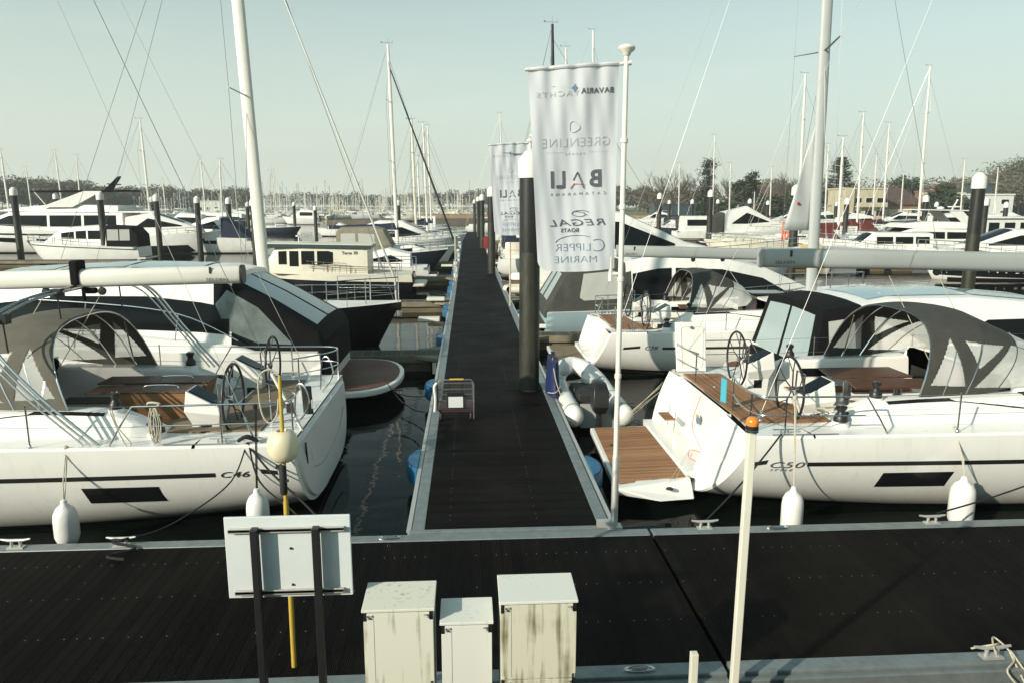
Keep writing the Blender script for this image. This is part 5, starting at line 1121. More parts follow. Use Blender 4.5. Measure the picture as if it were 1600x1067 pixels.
cruiser('white motor yacht with black canvas stern tent and rounded teak swim platform', (-3.3, 18.75, 0), PI, 13.2, 4.35, 1.45, 2.1,
        [(2.1, 1.3, 3.12), (2.6, 1.3, 3.24), (5, 1.4, 3.30), (7.5, 1.5, 3.18), (8.6, 1.6, 3.0), (10.9, 1.8, 2.15)], 1.92, 1.42, [(2, 1), (6, 1), (9, .86), (11, .62)],
        wins=[[(2.15, 1.85, 2.45), (2.8, 1.92, 2.58), (4.0, 1.98, 2.72), (5.8, 2.02, 2.74), (8.2, 2.08, 2.5), (9.6, 2.15, 2.2)]], ws=(8.75, 10.6), roofg=[(3.0, 4.6, -.75, .75), (4.7, 6.2, -.75, .75), (6.3, 7.6, -.72, .72)], near=1, m='gelcoat', plat=1.62, platr=True, hwins=[[(5.0, .75, .78), (5.3, .70, .95), (7.6, .72, .98), (8.2, .85, .88)]],
        tent=dict(cols=[(.02, .75, 1.65), (.14, .75, 1.90), (1.2, 1.2, 2.55), (2.35, 1.5, 3.14), (2.5, 1.5, 3.14)], w0=2.0, w1=1.50, wins=[[(.62, 1.55, 1.57), (.95, 1.62, 2.2), (2.1, 1.9, 3.05), (2.3, 1.95, 1.98)] if False else [(.75, 1.62, 1.66), (1.5, 1.66, 2.45), (2.2, 1.95, 2.85), (2.45, 2.5, 2.55)]], tops=[(.25, 2.25, -.80, -.05), (.25, 2.25, .05, .80)]), extra=left_extra, rails=True, stern=.93, bowr=1.0)
def gt(label, x, y): return None
cruiser('white motor yacht with black canvas stern and glass roof behind the C50 sprayhood', (7.75, 18.0, 0), 0, 13.2, 4.2, 1.05, 1.5,
        [(1.2, 1.0, 2.42), (2.2, 1.0, 2.60), (4.2, 1.1, 2.62), (6.2, 1.2, 2.45), (7.4, 1.3, 2.2), (9.8, 1.4, 1.6)], 1.85, 1.42, [(2, 1), (6, 1), (9, .86), (11, .62)],
        wins=[[(3.6, 1.65, 1.68), (4.4, 1.62, 2.12), (6.0, 1.62, 2.15), (7.6, 1.65, 1.70)]], ws=(7.5, 9.5), roofg=[(1.7, 4.2, -.8, .8), (4.3, 6.1, -.78, .78)], near=1, m='gelcoat', plat=1.0, platr=True,
        tent=dict(cols=[(.05, .7, .78), (.40, .7, 2.38), (1.2, .9, 2.5), (1.35, .9, 2.48)], w0=1.95, w1=1.55, wins=[[(.52, .95, 2.12), (1.15, 1.05, 2.2)]], vm='vinyl', tops=[(.09, .36, -.86, -.04), (.09, .36, .04, .86)]), stern=.93, bowr=1.0)
# grey canvas cruiser beyond C38
cruiser('motor cruiser with blue grey roof and baggy grey canvas stern tent beyond the C38', (2.75, 28.4, 0), 0, 13.0, 4.4, .95, 1.6,
        [(3.0, 1.0, 2.72), (4.0, 1.1, 2.92), (6.6, 1.2, 2.86), (8.4, 1.3, 2.45), (10.0, 1.4, 1.75)], 1.95, 1.6, [(2, 1), (7, .97), (10, .7)],
        wins=[[(3.25, 1.35, 2.30), (4.2, 1.35, 2.48), (4.7, 1.38, 2.50)], [(4.85, 1.38, 2.50), (6.6, 1.42, 2.44), (8.2, 1.48, 2.10), (9.2, 1.52, 1.56)]], ws=(8.3, 9.8), roofg=[(3.3, 5.2, -.9, .9), (5.3, 7.2, -.9, .9)], near=1, m='far_white', hullm='shade_blue', plat=.8, platm='deck_finger',
        tent=dict(cols=[(.0, .75, 1.0), (.8, .75, 2.35), (1.6, .9, 2.62), (3.0, 1.0, 2.68), (3.2, 1.0, 2.68)], w0=2.05, w1=1.62, wins=[[(1.3, 1.45, 1.5), (1.45, 1.35, 2.3), (2.6, 1.4, 2.4), (2.9, 1.5, 1.6)]], tops=[(.15, .72, -.7, -.1), (.15, .72, .1, .7)], vm='vinyl'), tentm='canvas_grey', stern=.95)
# ---------------------------------------------------------------- generic sailing boat
def sailboat(label, loc, rz, L, B, hm='far_white', z0=1.0, z1=1.3, mh=13, mmat='mast_white', mw=.22, cover=None, hood='canvas_navy', mf=.55, near=False, boom_ext=.42, band=None, rake=.02, furl=None, grp='sailing yachts in the marina', dm='far_white', boom_z=2.7):
    t = thing('sailing_boat', label, 'sailing boat', loc, rz, grp)
    H = Hull(L, B, z0, z1, q=.5, rake=.2, bowr=.8, stern=.72, k0=-.05, k1=-.4, full=.5)
    hb = H.mesh(*((44, 16) if near else (20, 8))); e = [H.pt(0, j / 8, 1) for j in range(9)] + [H.pt(0, j / 8, -1) for j in range(8, -1, -1)]; hb.add(e, [tuple(range(len(e)))]); hb.build('hull', hm, t, smooth=38)
    d = H.deck(.15, L, 0, 18, .06, .01).build('deck', dm, t, smooth=30)
    if band:
        for sd in (-1, 1): H.patch([(.1, z0 - .18, z0 - .12), (L * .96, z1 - .20, z1 - .13)], sd, .008, 24, 1).build('side_stripe', band, t)
    c = House([(L * .30, z0 + .02, z0 + .52), (L * .5, z0 + .05, z0 + .50), (L * .72, z0 + .12, z0 + .30), (L * .76, z0 + .14, z0 + .16)], B * .34, B * .28, .06, [(0, 1), (L * .5, 1), (L * .76, .6)], .08); cc = c.mesh(14).build('coachroof', dm, t, smooth=35)
    for sd in (-1, 1): c.patch([(L * .34, z0 + .2, z0 + .38), (L * .62, z0 + .22, z0 + .36)], sd, .012, 6, 2).build('cabin_window', 'glass_dark', cc)
    MB().bb(L * .06, L * .29, -B * .30, -B * .24, z0, z0 + .32).build('coaming', dm, t); MB().bb(L * .06, L * .29, B * .24, B * .30, z0, z0 + .32).build('coaming', dm, t)
    if hood:
        h = House([(L * .25, z0 + .3, z0 + 1.25), (L * .33, z0 + .3, z0 + 1.30), (L * .40, z0 + .4, z0 + .55)], B * .33, B * .25, .08, None, .2); hh = h.mesh(12).build('sprayhood', hood, t, smooth=35)
        h.top(L * .345, L * .39, -.8, .8, .012, 3, 6).build('clear_window', 'vinyl', hh)
    mx = L * mf
    m_, bo, top = yacht_rig(t, mx, mh, L * mf - L * boom_ext, boom_z, z0 + .45, mw, mw * .6, mmat, hb=B * .42, bx=.2, fore=L - .15, wr=.010 if not near else .007, boom=True, boom_m='mast_white', bh=.2, bw=.14, mast_rake=rake, spw=B * .30)
    if cover:
        secs = []
        for i in range(13):
            u = i / 12; x = lerp(L * mf - L * boom_ext + .1, mx + .12, u); hh_ = .16 + .30 * u ** 1.5 + .02 * math.sin(u * 30); z = boom_z + .05 - .1 * u
            secs.append([(x, .14 * math.cos(a) * (1 if math.sin(a) < 0 else .6), z + (hh_ if math.sin(a) > 0 else .12) * math.sin(a)) for a in [2 * PI * j / 12 for j in range(12)]])
        MB().loft(secs, True, True, close=True).build('sail_cover', cover, bo, smooth=True)
    if furl: MB().tube([Vector((L - .2, 0, z1 + .3)), Vector((L - .2, 0, z1 + .6)), Vector((mx, 0, z0 + .45)).lerp(top, .90)], [.03, .085, .045], 8).build('furled_foresail', furl, m_, smooth=True)
    rb = MB()
    for sd in (-1, 1):
        pts = [Vector((x, sd * max(H.hb(x) - .08, .03), H.zs(x) + .02)) for x in [lerp(.15, L - .1, i / 7) for i in range(8)]]; rail(rb, pts, .55, .012, True, 1, 5)
    rb.build('rail', 'steel', t, smooth=True)
    return t, H
def X_(px, Y, py=380): return at(px, py, Y).x
def masted(label, px, py, Y, L, *a, hull='far_white', cover='canvas_navy', hood='canvas_navy', mf=.5, mw=.24, mm='mast_white', **k):
    p = at(px, py, Y); mh = p.z - 1.75; return sailboat(label, (p.x - L * mf + .02 * mh, Y, 0), 0, L, L * .31, hull, 1.3, 1.6, mh, mm, mw, cover, hood, mf, **k)
# ---- left of the walkway, going away
t, Hb = sailboat('black hulled sailing yacht with white deck, bow towards the walkway at left', (-13.6, 25.3, 0), 0, 11.3, 3.6, 'black_gloss', 1.25, 1.5, 15.5, 'mast_white', .40, None, None, .60, True, .40, None, .034)
MB().tube([(11.15, 0, 1.5), (11.12, 0, 2.3), (7.6, 0, 12)], [.035, .04, .022], 8).build('furled_foresail', 'wire_pale', t, smooth=True)
MB().box((11.2, .1, 1.35), (.22, .14, .3)).build('anchor', 'black_plastic', t, bevel=.03)
rb = MB(); rail(rb, [(9.0, 1.05, 1.45), (10.2, .6, 1.5), (11.2, .25, 1.52), (11.25, -.25, 1.52), (10.2, -.6, 1.5), (9.0, -1.05, 1.45)], .85, .02); rb.build('bow_pulpit', 'steel', t, smooth=True)
def wheelhouse_extra(t, H, hs_):
    for sd in (-1, 1):
        H.patch([(0.02, .62, H.zs(0) + .0), (8.2, .82, H.zs(8.2) - .01)], sd, .02, 24, 2).build('bulwark', 'cream', t, smooth=True)
        rb = MB(); rail(rb, [(x, sd * (H.hb(x) - .1), H.zs(x)) for x in (1.0, 2.2, 3.4, 4.6, 5.8, 7.0, 8.2)], .42, .02); rb.build('side_rail', 'teak_brown', t)
        rb = MB(); rail(rb, [(x, sd * (H.hb(x) - .1), H.zs(x)) for x in (.05, .9, 1.9)], .85, .02); rb.build('stern_rail', 'steel', t)
    MB().slab([(2.3, -1.28, 2.40), (8.0, -1.2, 2.50), (8.0, 1.2, 2.50), (2.3, 1.28, 2.40)], (0, 0, .19)).build('roof_band', 'slate_blue', t, bevel=.03)
    MB().slab([(2.25, -1.3, 2.60), (8.05, -1.22, 2.70), (8.05, 1.22, 2.70), (2.25, 1.3, 2.60)], (0, 0, .05)).build('roof', 'cream', t, bevel=.02)
    MB().tube([(6.4, 0, 2.7), (6.4, 0, 3.1)], .03, 6).box((6.4, 0, 3.1), (.12, .9, .08)).build('radar_scanner', 'far_white', t)
    l = MB()
    for y in (-.25, .25): l.tube([(1.7, y, 1.0), (2.4, y, 2.65)], .02, 6)
    for k in range(6): l.tube([(1.78 + k * .11, -.25, 1.2 + k * .26), (1.78 + k * .11, .25, 1.2 + k * .26)], .015, 5)
    l.build('ladder', 'steel', t)
    for sd in (-1, 1):
        mt = Matrix.Translation((4.0, sd * (hs_.hw(4.0, 2.75) + .02), 2.74)) @ Matrix(((-sd * -1, 0, 0), (0, 0, sd), (0, 1, 0))).to_4x4() if False else None
    ex = Vector((-1, 0, 0)); ez = Vector((0, 1, 0)); ey = Vector((0, 0, 1)); LETTER = 1; p = Vector((3.45, hs_.hw(3.45, 2.2) + .02, 2.2))
    text('lettering', 'Targa 30', .24, 'print_dark', t, Matrix.Translation(p) @ Matrix((ex, ey, ez)).transposed().to_4x4(), .003, None, 1.0, 0, 1.0, .003)
cruiser('cream wheelhouse boat with black hull and four square side windows', (-2.95, 42.0, 0), PI, 8.6, 3.1, .98, 1.4,
        [(2.5, .9, 2.5), (2.7, .9, 2.62), (7.2, 1.1, 2.70), (7.4, 1.1, 2.6), (7.9, 1.2, 1.8)], 1.3, 1.15, [(0, 1), (6, 1), (8, .8)],
        r=.05, camber=.04, wins=[[(4.35, 1.65, 2.25), (4.6, 1.6, 2.32), (5.2, 1.6, 2.32)], [(5.35, 1.6, 2.32), (6.05, 1.6, 2.32)], [(6.2, 1.5, 2.32), (6.7, 1.5, 2.32)], [(6.85, 1.6, 2.32), (7.3, 1.6, 2.30)]], ws=(7.42, 7.85), near=1, m='cream', hullm='black_gloss', plat=.6, platm='cream', boot=None, extra=wheelhouse_extra, rails=True, name='wheelhouse_boat')
MBt = cruiser
cruiser('small white cuddy boat with black side window behind the wheelhouse boat', (-2.4, 47.5, 0), PI, 7.0, 2.5, .95, 1.2, [(1.2, .9, 1.75), (2.5, .9, 2.05), (4.0, 1.0, 1.75), (5.4, 1.1, 1.2)], 1.0, .75, [(0, 1), (5.4, .6)], wins=[[(1.6, 1.3, 1.32), (2.4, 1.25, 1.7), (4.2, 1.3, 1.33)]], plat=.5, rails=False, m='far_white')
cruiser('dark hulled cruiser with tan bimini and clear curtains, bow towards the walkway', (X_(700, 53) - 8.2, 53.0, 0), 0, 8.2, 3.2, 1.3, 1.7, [(4.2, 1.2, 1.9), (5.8, 1.3, 2.0), (7.2, 1.5, 1.6)], 1.3, 1.1, [(0, 1), (7.2, .5)], ws=(5.9, 6.6), wins=[[(4.6, 1.5, 1.75), (5.7, 1.55, 1.8)]], hullm='navy', plat=.7,
        tent=dict(cols=[(.6, 1.3, 3.0), (.8, 1.3, 3.2), (3.2, 1.4, 3.25), (3.8, 1.5, 3.1), (4.4, 1.5, 2.0)], w0=1.35, w1=1.2, wins=[[(.9, 1.5, 2.85), (1.9, 1.6, 2.85)], [(2.1, 1.6, 2.85), (3.2, 1.6, 2.8)]], vm='vinyl'), tentm='canvas_tan', boot=None)
masted('white sailing yacht with long navy sail cover and dark furled forestay on the left', 606, 70, 59.5, 10.2, mf=.55, mw=.28, boom_ext=.53, band='navy', furl='black_plastic', boom_z=3.0)
cruiser('white sport cruiser with pointed black hull window, left of the walkway', (X_(716, 66) - 8.8, 66, 0), 0, 8.8, 3.4, 1.5, 2.1, [(1.0, 1.4, 3.1), (2, 1.4, 3.4), (4, 1.5, 3.4), (6.2, 1.7, 2.4), (7.4, 1.9, 2.0)], 1.5, 1.15, [(2, 1), (5, .95), (7.4, .5)], wins=[[(1.3, 2.1, 2.2), (2.1, 2.0, 2.9), (4.0, 2.1, 2.9), (5.6, 2.25, 2.3)]], ws=(4.3, 6.1), hwins=[[(3.5, 1.0, 1.1), (3.9, .85, 1.3), (6, 1.05, 1.4), (7.0, 1.4, 1.42)]], stripe=([(.5, .7, .75), (8.4, 1.1, 1.16)], 'boot_black'))
masted('white yacht with bare yellowish mast beyond the sport cruiser', 643, 188, 74, 8.6, cover='canvas_tan', hood='canvas_tan', mm='cream')
masted('white yacht with twin spreaders and grey cover, farther left berth', 661, 193, 84, 8.6)
masted('white yacht with a slim mast in the last left berths', 668, 197, 94, 9)
masted('small dark yacht at the far left end of the walkway', 652, 245, 106, 9, hull='navy', cover='canvas_tan')
cruiser('low white speedboat moored in open water left of the walkway', (X_(566, 118) , 118, 0), PI, 7.5, 2.5, 1.0, 1.3, [(1.5, 1, 1.4), (3.4, 1.1, 2.1), (4.4, 1.2, 1.3)], 1.0, .8, None, ws=(3.5, 4.2), rails=False, plat=.4)
cruiser('white motorboat with cream wheelhouse near the mudbank', (X_(700, 120), 122, 0), PI, 9, 3, 1.2, 1.5, [(2, 1, 3.0), (5, 1.1, 3.0), (6.2, 1.2, 1.4)], 1.2, 1.0, None, wins=[[(2.4, 1.9, 2.7), (4.8, 1.9, 2.7)]], ws=(5.1, 6), rails=False)
sailboat('small dark boat with one thin mast moored alone in open water', (X_(415, 130), 130, 0), 0, 6.2, 2.2, 'navy', 1.0, 1.2, 9, 'mast_white', .12, None, None, .3)
# clutter on the left edge: boarding steps, hoses
for k, (yy, lb) in enumerate(((27.2, 'white plastic boarding step by the finger behind the black bow'), (33.2, 'white plastic gangway end at the second finger on the left'), (52, 'small white dock box on the left walkway edge'))):
    o = MB().box((-1.45, yy, .62), (.8, .5, .14)).build('boarding_step', 'pale_paint', None, bevel=.03); tag(o, lb, 'step')
def pedestal(x, y, label, m='cap_white'):
    t = thing('power_pedestal', label, 'pedestal', (x, y, .5), 0, 'power and water pedestals on the walkway edges'); MB().bb(-.11, .11, -.1, .1, 0, .95).build('column', m, t, bevel=.02)
    MB().bb(-.13, .13, -.12, .12, .95, 1.08).build('lamp_head', 'dock_blue', t, bevel=.02); MB().tube(bez([(.0, -.14, .8), (.18, -.18, .5), (0, -.2, .25), (-.18, -.18, .5), (0, -.14, .8)], 5), .02, 6).build('hose', 'orange' if 'orange' in label else 'dock_blue', t)
pedestal(-.74, 44.5, 'slim white service pedestal on the left edge by the wheelhouse boat'); pedestal(-.74, 57.5, 'slim white service pedestal on the left edge by the navy sail cover'); pedestal(-.74, 70, 'slim white pedestal far along the left edge')
pedestal(1.85, 56.5, 'white pedestal with an orange hose just right of the second pile'); pedestal(1.85, 68, 'white pedestal far along the right edge'); 
for (yy, sd, lb) in ((42.2, -1, 'thin tan pole standing on the left edge beside the wheelhouse boat'), (31.5, 1, 'thin cream pole standing on the right edge left of the big pile')):
    o = MB().tube([(0, 0, 0), (0, 0, 2.6 if sd < 0 else 2.75)], .035, 8).build('edge_pole', 'rope_white', None, smooth=True); o.location = (-.70 if sd < 0 else 1.80, yy, .45); tag(o, lb, 'pole')
t = thing('fire_point', 'red fire extinguisher box beside the third pile', 'fire point', (1.62, 66, .5)); MB().bb(-.2, .2, -.15, .15, .5, 1.5).build('box', 'red', t, bevel=.03); MB().bb(-.04, .04, -.04, .04, 0, .5).build('leg', 'black_plastic', t)
# ---- right of the walkway
cruiser('blue grey roofed sport cruiser with long white foredeck behind the flagpole', (3.0, 40.5, 0), 0, 15.5, 4.6, 1.6, 2.4, [(1.2, 1.5, 4.1), (3.2, 1.5, 4.55), (5.2, 1.6, 4.35), (8.8, 1.9, 2.75), (10, 2.1, 2.5)], 2.0, 1.35, [(2, 1), (7, .95), (10, .7)], wins=[[(2.0, 2.6, 2.7), (3.0, 2.5, 3.95), (5.0, 2.5, 3.9), (8.0, 2.65, 2.75)]], ws=(5.4, 8.7), hwins=[[(6, .9, 1.0), (6.4, .8, 1.4), (9.6, 1.1, 1.5), (10.4, 1.4, 1.42)]], near=1)
t = thing('inflatable_dinghy', 'cream rigid dinghy hung upright at a stern right of the second pile', 'dinghy', (3.15, 49.2, 1.35))
MB().loft([[(w * math.cos(a), .28 * math.sin(a) * (1 if math.sin(a) < 0 else .3), z) for a in [2 * PI * j / 18 for j in range(18)]] for z, w in ((-.95, .05), (-.85, .35), (-.5, .55), (0, .66), (.6, .68), (.95, .66), (1.0, .6))], True, True, close=True).build('hull', 'cream', t, smooth=True)
t = thing('inflatable_dinghy', 'small white inflatable dinghy upside down on the finger right of the second pile', 'dinghy', (3.6, 43.0, .55)); MB().loft([[(x, y * w, z * w) for y, z in [(.7 * math.cos(a), .38 * math.sin(a)) for a in [PI * j / 10 for j in range(11)]]] for x, w in ((-1.2, .5), (-1.0, .9), (0, 1), (1.0, .9), (1.5, .4))], True, True).build('hull', 'fender_white', t, smooth=True)
t = thing('inflatable_dinghy', 'flat cream dinghy with grey floor left of the big pile at the right edge', 'dinghy', (3.4, 37.6, .3)); b = MB(); b.tube(bez([(-1.3, -.5, .25), (.6, -.55, .25), (1.3, 0, .3), (.6, .55, .25), (-1.3, .5, .25), (-1.3, -.5, .25)], 6), .19, 12, cap=False).build('tube', 'cream', t, smooth=True); MB().bb(-1.2, .9, -.4, .4, .15, .2).build('floor', 'mid_grey', t)
cruiser('navy covered motor cruiser with red life rings behind the second banner', (2.6, 58.0, 0), 0, 11.5, 3.8, 1.5, 2.0, [(3.4, 1.4, 3.3), (5.5, 1.5, 3.3), (8, 1.7, 2.1)], 1.6, 1.2, [(0, 1), (8, .6)], wins=[[(3.8, 2.1, 3.0), (5.6, 2.1, 3.0)]], ws=(5.8, 7.6), tent=dict(cols=[(.1, 1.3, 3.0), (.5, 1.3, 3.3), (3.2, 1.4, 3.5), (3.4, 1.4, 3.5)], w0=1.65, w1=1.4, wins=[]), tentm='canvas_navy', plat=.7)
sailboat('white sailing yacht with navy cover seen between the second banner and the big pile', (2.8, 70, 0), 0, 12, 3.7, 'far_white', 1.3, 1.5, 17, 'mast_white', .24, 'canvas_navy', 'canvas_navy')
masted('white sailing yacht with a dark carbon mast rising behind the big banner', 863, 38, 50, 13, cover=None, hood='canvas_grey', mf=.30, mw=.26, mm='black_plastic', boom_ext=.2)
masted('white sailing yacht whose masthead shows just above the big banner', 927, 48, 82, 14, mw=.3, mf=.62)
sailboat('white sailing yacht in the last right berth of the walkway', (2.8, 94.0, 0), 0, 12, 3.6, 'far_white', 1.3, 1.5, 15, 'mast_white', .24, 'canvas_tan', 'canvas_tan')
cruiser('dark dayboat with white bow and grey canopy, right of the flagpole', (X_(1090, 108, 350), 108, 0), PI, 8.5, 2.9, 1.4, 1.8, [(2, 1.3, 2.6), (4, 1.4, 2.6), (5.5, 1.5, 1.7)], 1.2, 1.0, None, ws=(4.2, 5.3), hullm='navy', tent=dict(cols=[(.6, 1.4, 3.0), (3.6, 1.5, 3.1)], w0=1.2, w1=1.1, wins=[[(.9, 1.8, 2.8), (3.3, 1.8, 2.8)]]), tentm='canvas_grey', plat=0)
cruiser('white sport cruiser with black arched window in front of the round evergreen', (X_(1130, 84, 350), 88, 0), 0, 11.5, 3.7, 1.6, 2.3, [(1, 1.6, 3.9), (4, 1.6, 4.6), (7, 1.9, 3.0), (9, 2.1, 2.4)], 1.7, 1.2, [(0, 1), (9, .6)], wins=[[(2, 2.6, 2.7), (3.8, 2.6, 3.9), (6.6, 2.8, 2.85)]], ws=(4.3, 6.8), tent=dict(cols=[(-.0, 1.4, 3.4), (1.0, 1.5, 3.9)], w0=1.65, w1=1.4, wins=[]), tentm='canvas_grey')
cruiser('white cabin boat with pale canopy behind the middle right pile', (X_(1060, 96, 350), 98, 0), 0, 9.5, 3.2, 1.4, 1.9, [(1, 1.4, 3.3), (4.5, 1.5, 3.3), (7, 1.8, 2.0)], 1.4, 1.1, None, wins=[[(1.4, 2.1, 2.9), (4.3, 2.1, 2.9)]], ws=(4.7, 6.8), boot='navy')
def lifering_extra(t, H, hs_):
    for y in (-.7, .4): MB().tube([(.0, y + .3 * math.cos(a), 2.3 + .3 * math.sin(a)) for a in [2 * PI * i / 20 for i in range(21)]], .07, 8, cap=False).build('life_ring', 'orange', t, smooth=True)
    for y in (-1.1, 1.1): MB().tube([(.2, y, 1.6), (.1, y * 1.04, 3.4)], .09, 6).build('danbuoy', 'orange', t)
    MB().box((-.3, .3, 1.2), (.4, .4, .9)).build('outboard_motor', 'rubber', t, bevel=.1)
cruiser('cream hulled boat with orange life rings at its stern by the grey triangular sail', (X_(1234, 60, 375), 60, 0), PI, 7.2, 2.9, 1.75, 1.95, [(2.5, 1.7, 2.3), (5.5, 1.8, 2.2), (6, 1.9, 2)], 1.1, .9, None, m='cream', rails=True, plat=0, extra=lifering_extra)
masted('yellow hulled sailing boat with dark red sail cover at right', 1318, 215, 66, 9.5, hull='yellow_hull', cover='canvas_red', hood='canvas_red', mf=.42, boom_ext=.38)
masted('white sailing yacht with dark red cover and tall mast right of the cedar', 1350, 177, 78, 11, cover='canvas_red', hood=None, mf=.42)
masted('white sailing yacht with mast just right of the cream apartment block', 1390, 193, 90, 11, cover='canvas_red', hood='canvas_red')
masted('white sailing yacht with the tallest mast on the right, near the brick house', 1454, 104, 84, 13, mw=.3, hood='canvas_tan')
masted('white sailing yacht with mast beside the thick right mast, radar halfway up', 1259, 116, 76, 12, cover=None, hood=None, mw=.3, mf=.46)
masted('white sailing yacht with slim mast right of the tall conifer', 1117, 212, 122, 11)
masted('white sailing yacht with slim mast in front of the bare spreading tree', 1062, 256, 134, 10)
masted('white sailing yacht with short mast below the round evergreen', 1142, 256, 128, 10)
masted('white sailing yacht with thin mast left of the beige house', 1370, 242, 136, 10)
masted('white sailing yacht with thin mast above the brown roofed house', 1412, 270, 142, 9)
masted('white sailing yacht with thin mast right of the thick right mast', 1295, 226, 118, 10)
masted('white sailing yacht with thin mast between the pine and the bare tree', 1206, 262, 132, 9)
masted('white sailing yacht with thin mast near the white modern house', 1560, 262, 126, 9)
masted('white sailing yacht with thin mast left of the thick right pile', 1508, 250, 120, 10)
cruiser('low white pilothouse boat with green tinted windows in front of the right boom', (X_(1425, 62, 390), 58, 0), PI, 10, 3.2, 1.2, 1.6, [(1.5, 1.2, 2.55), (6.2, 1.3, 2.6), (7.4, 1.5, 1.7)], 1.35, 1.15, [(0, 1), (7.4, .7)], wins=[[(1.8, 1.75, 2.3), (2.9, 1.75, 2.3)], [(3.1, 1.75, 2.3), (4.5, 1.75, 2.3)], [(4.7, 1.75, 2.3), (6.0, 1.75, 2.3)]], ws=(6.3, 7.2), hullm='mid_grey', plat=.4)
def fly_extra(t, H, hs_):
    L_ = H.L
    f = House([(L_ * .18, 3.7, 4.4), (L_ * .4, 3.7, 4.5), (L_ * .52, 3.8, 4.3), (L_ * .56, 3.85, 3.9)], 1.9, 1.7, .02, [(0, 1), (L_ * .6, .8)], .1); ff = f.mesh(12).build('flybridge', 'far_white', t, smooth=35)
    f.top(L_ * .42, L_ * .52, -.8, .8, .25, 4, 4).build('wind_deflector', 'glass_dark', ff)
    MB().slab([(L_ * .12, -1.7, 5.6), (L_ * .44, -1.55, 5.72), (L_ * .44, 1.55, 5.72), (L_ * .12, 1.7, 5.6)], (0, 0, .12)).build('hardtop', 'far_white', t, bevel=.03)
    for sd in (-1, 1):
        MB().slab([(L_ * .12, sd * 1.65, 4.2), (L_ * .19, sd * 1.65, 4.2), (L_ * .28, sd * 1.6, 5.6), (L_ * .2, sd * 1.6, 5.6)], (0, -.1 * sd, 0)).build('arch_leg', 'far_white', t, bevel=.02)
        MB().tube([(L_ * .42, sd * 1.5, 4.4), (L_ * .40, sd * 1.5, 5.7)], .03, 6).build('top_support', 'steel', t)
    MB().tube([(L_ * .2, 0, 5.7), (L_ * .17, 0, 6.9)], .07, 8).box((L_ * .19, 0, 6.1), (.3, 1.3, .12)).lathe([(.0, 0), (.3, .05), (.3, .2), (0, .35)], 14, (L_ * .27, 0, 5.82)).build('radar_mast', 'far_white', t, smooth=35)
cruiser('big white flybridge cruiser with black lower hull behind the thick right pile', (X_(1558, 60, 380), 62, 0), PI, 15.5, 4.6, 1.9, 2.6, [(1.2, 1.8, 3.6), (7.5, 2.0, 3.75), (10.2, 2.4, 2.7), (12, 2.6, 2.8)], 2.0, 1.75, [(0, 1), (7, .97), (12, .55)], wins=[[(1.8, 2.6, 3.3), (4.5, 2.6, 3.35)], [(4.7, 2.6, 3.35), (7.6, 2.7, 3.4), (9.4, 2.8, 2.85)]], ws=(7.6, 10), extra=fly_extra, hullm='far_white', stripe=([(.0, .02, .95), (15, .3, 1.3)], 'black_gloss')).scale = (.94, .94, .76)
cruiser('white cruiser bow with dark windows and black hull at the right frame edge', (X_(1660, 50, 380) , 47, 0), PI, 12.5, 4.0, 1.5, 2.0, [(1, 1.5, 3.0), (6.5, 1.6, 3.2), (9.6, 2.0, 2.1)], 1.7, 1.3, [(0, 1), (9.6, .6)], wins=[[(1.5, 2.2, 2.8), (6.2, 2.2, 2.85), (8.3, 2.2, 2.3)]], ws=(6.6, 9.3), stripe=([(.0, .02, 1.0), (12, .3, 1.3)], 'black_gloss'))
t = thing('houseboat', 'long white houseboat with a row of square windows at the right edge', 'houseboat', (X_(1650, 78, 350), 80, 0), PI, 'motor boats in the marina')
MB().bb(-2, 9, -2, 2, 0, 1.3).build('hull', 'far_white', t, bevel=.2); hb_ = MB().bb(-1.5, 8.2, -1.7, 1.7, 1.3, 3.3).build('cabin', 'far_white', t, bevel=.15); MB().bb(-1.9, 8.8, -1.95, 1.95, 3.32, 3.5).build('roof', 'far_white', t, bevel=.08)
for k in range(5): MB().bb(-1.0 + k * 1.8, .2 + k * 1.8, 1.70, 1.74, 1.9, 2.9).build('window', 'glass_dark', hb_, bevel=.05)
for k, (px, Y, L_, lb) in enumerate(((1318, 112, 10, 'white cruiser with dark windscreen below the cedar'), (1300, 140, 9, 'far white cruiser left of the cream apartment block'), (1398, 128, 11, 'white cruiser in front of the brown roofed house'), (1500, 110, 12, 'white cruiser with raised deck in front of the dark evergreen'), (1425, 150, 9, 'small far white cruiser below the brick house'), (1585, 118, 12, 'white cruiser below the white modern house'), (1228, 140, 9, 'small far white cruiser left of the thick right mast'), (1355, 100, 10, 'white cruiser with upturned bow among the red covers'), (1020, 150, 8, 'small far white cruiser left of the bare tree'))):
    cruiser(lb, (X_(px, Y, 350) - L_ / 2 * (1 if k % 2 else -1), Y, 0), 0 if k % 2 else PI, L_, L_ * .31, 1.5, 2.1, [(1, 1.5, 3.1), (L_ * .4, 1.6, 3.6), (L_ * .62, 1.8, 2.6), (L_ * .78, 2.0, 2.1)], L_ * .145, L_ * .11, [(0, 1), (L_ * .8, .6)], wins=[[(1.5, 2.2, 2.9), (L_ * .5, 2.2, 3.0), (L_ * .6, 2.3, 2.4)]], ws=(L_ * .42, L_ * .6), boot='navy' if k % 3 else 'boot_black')
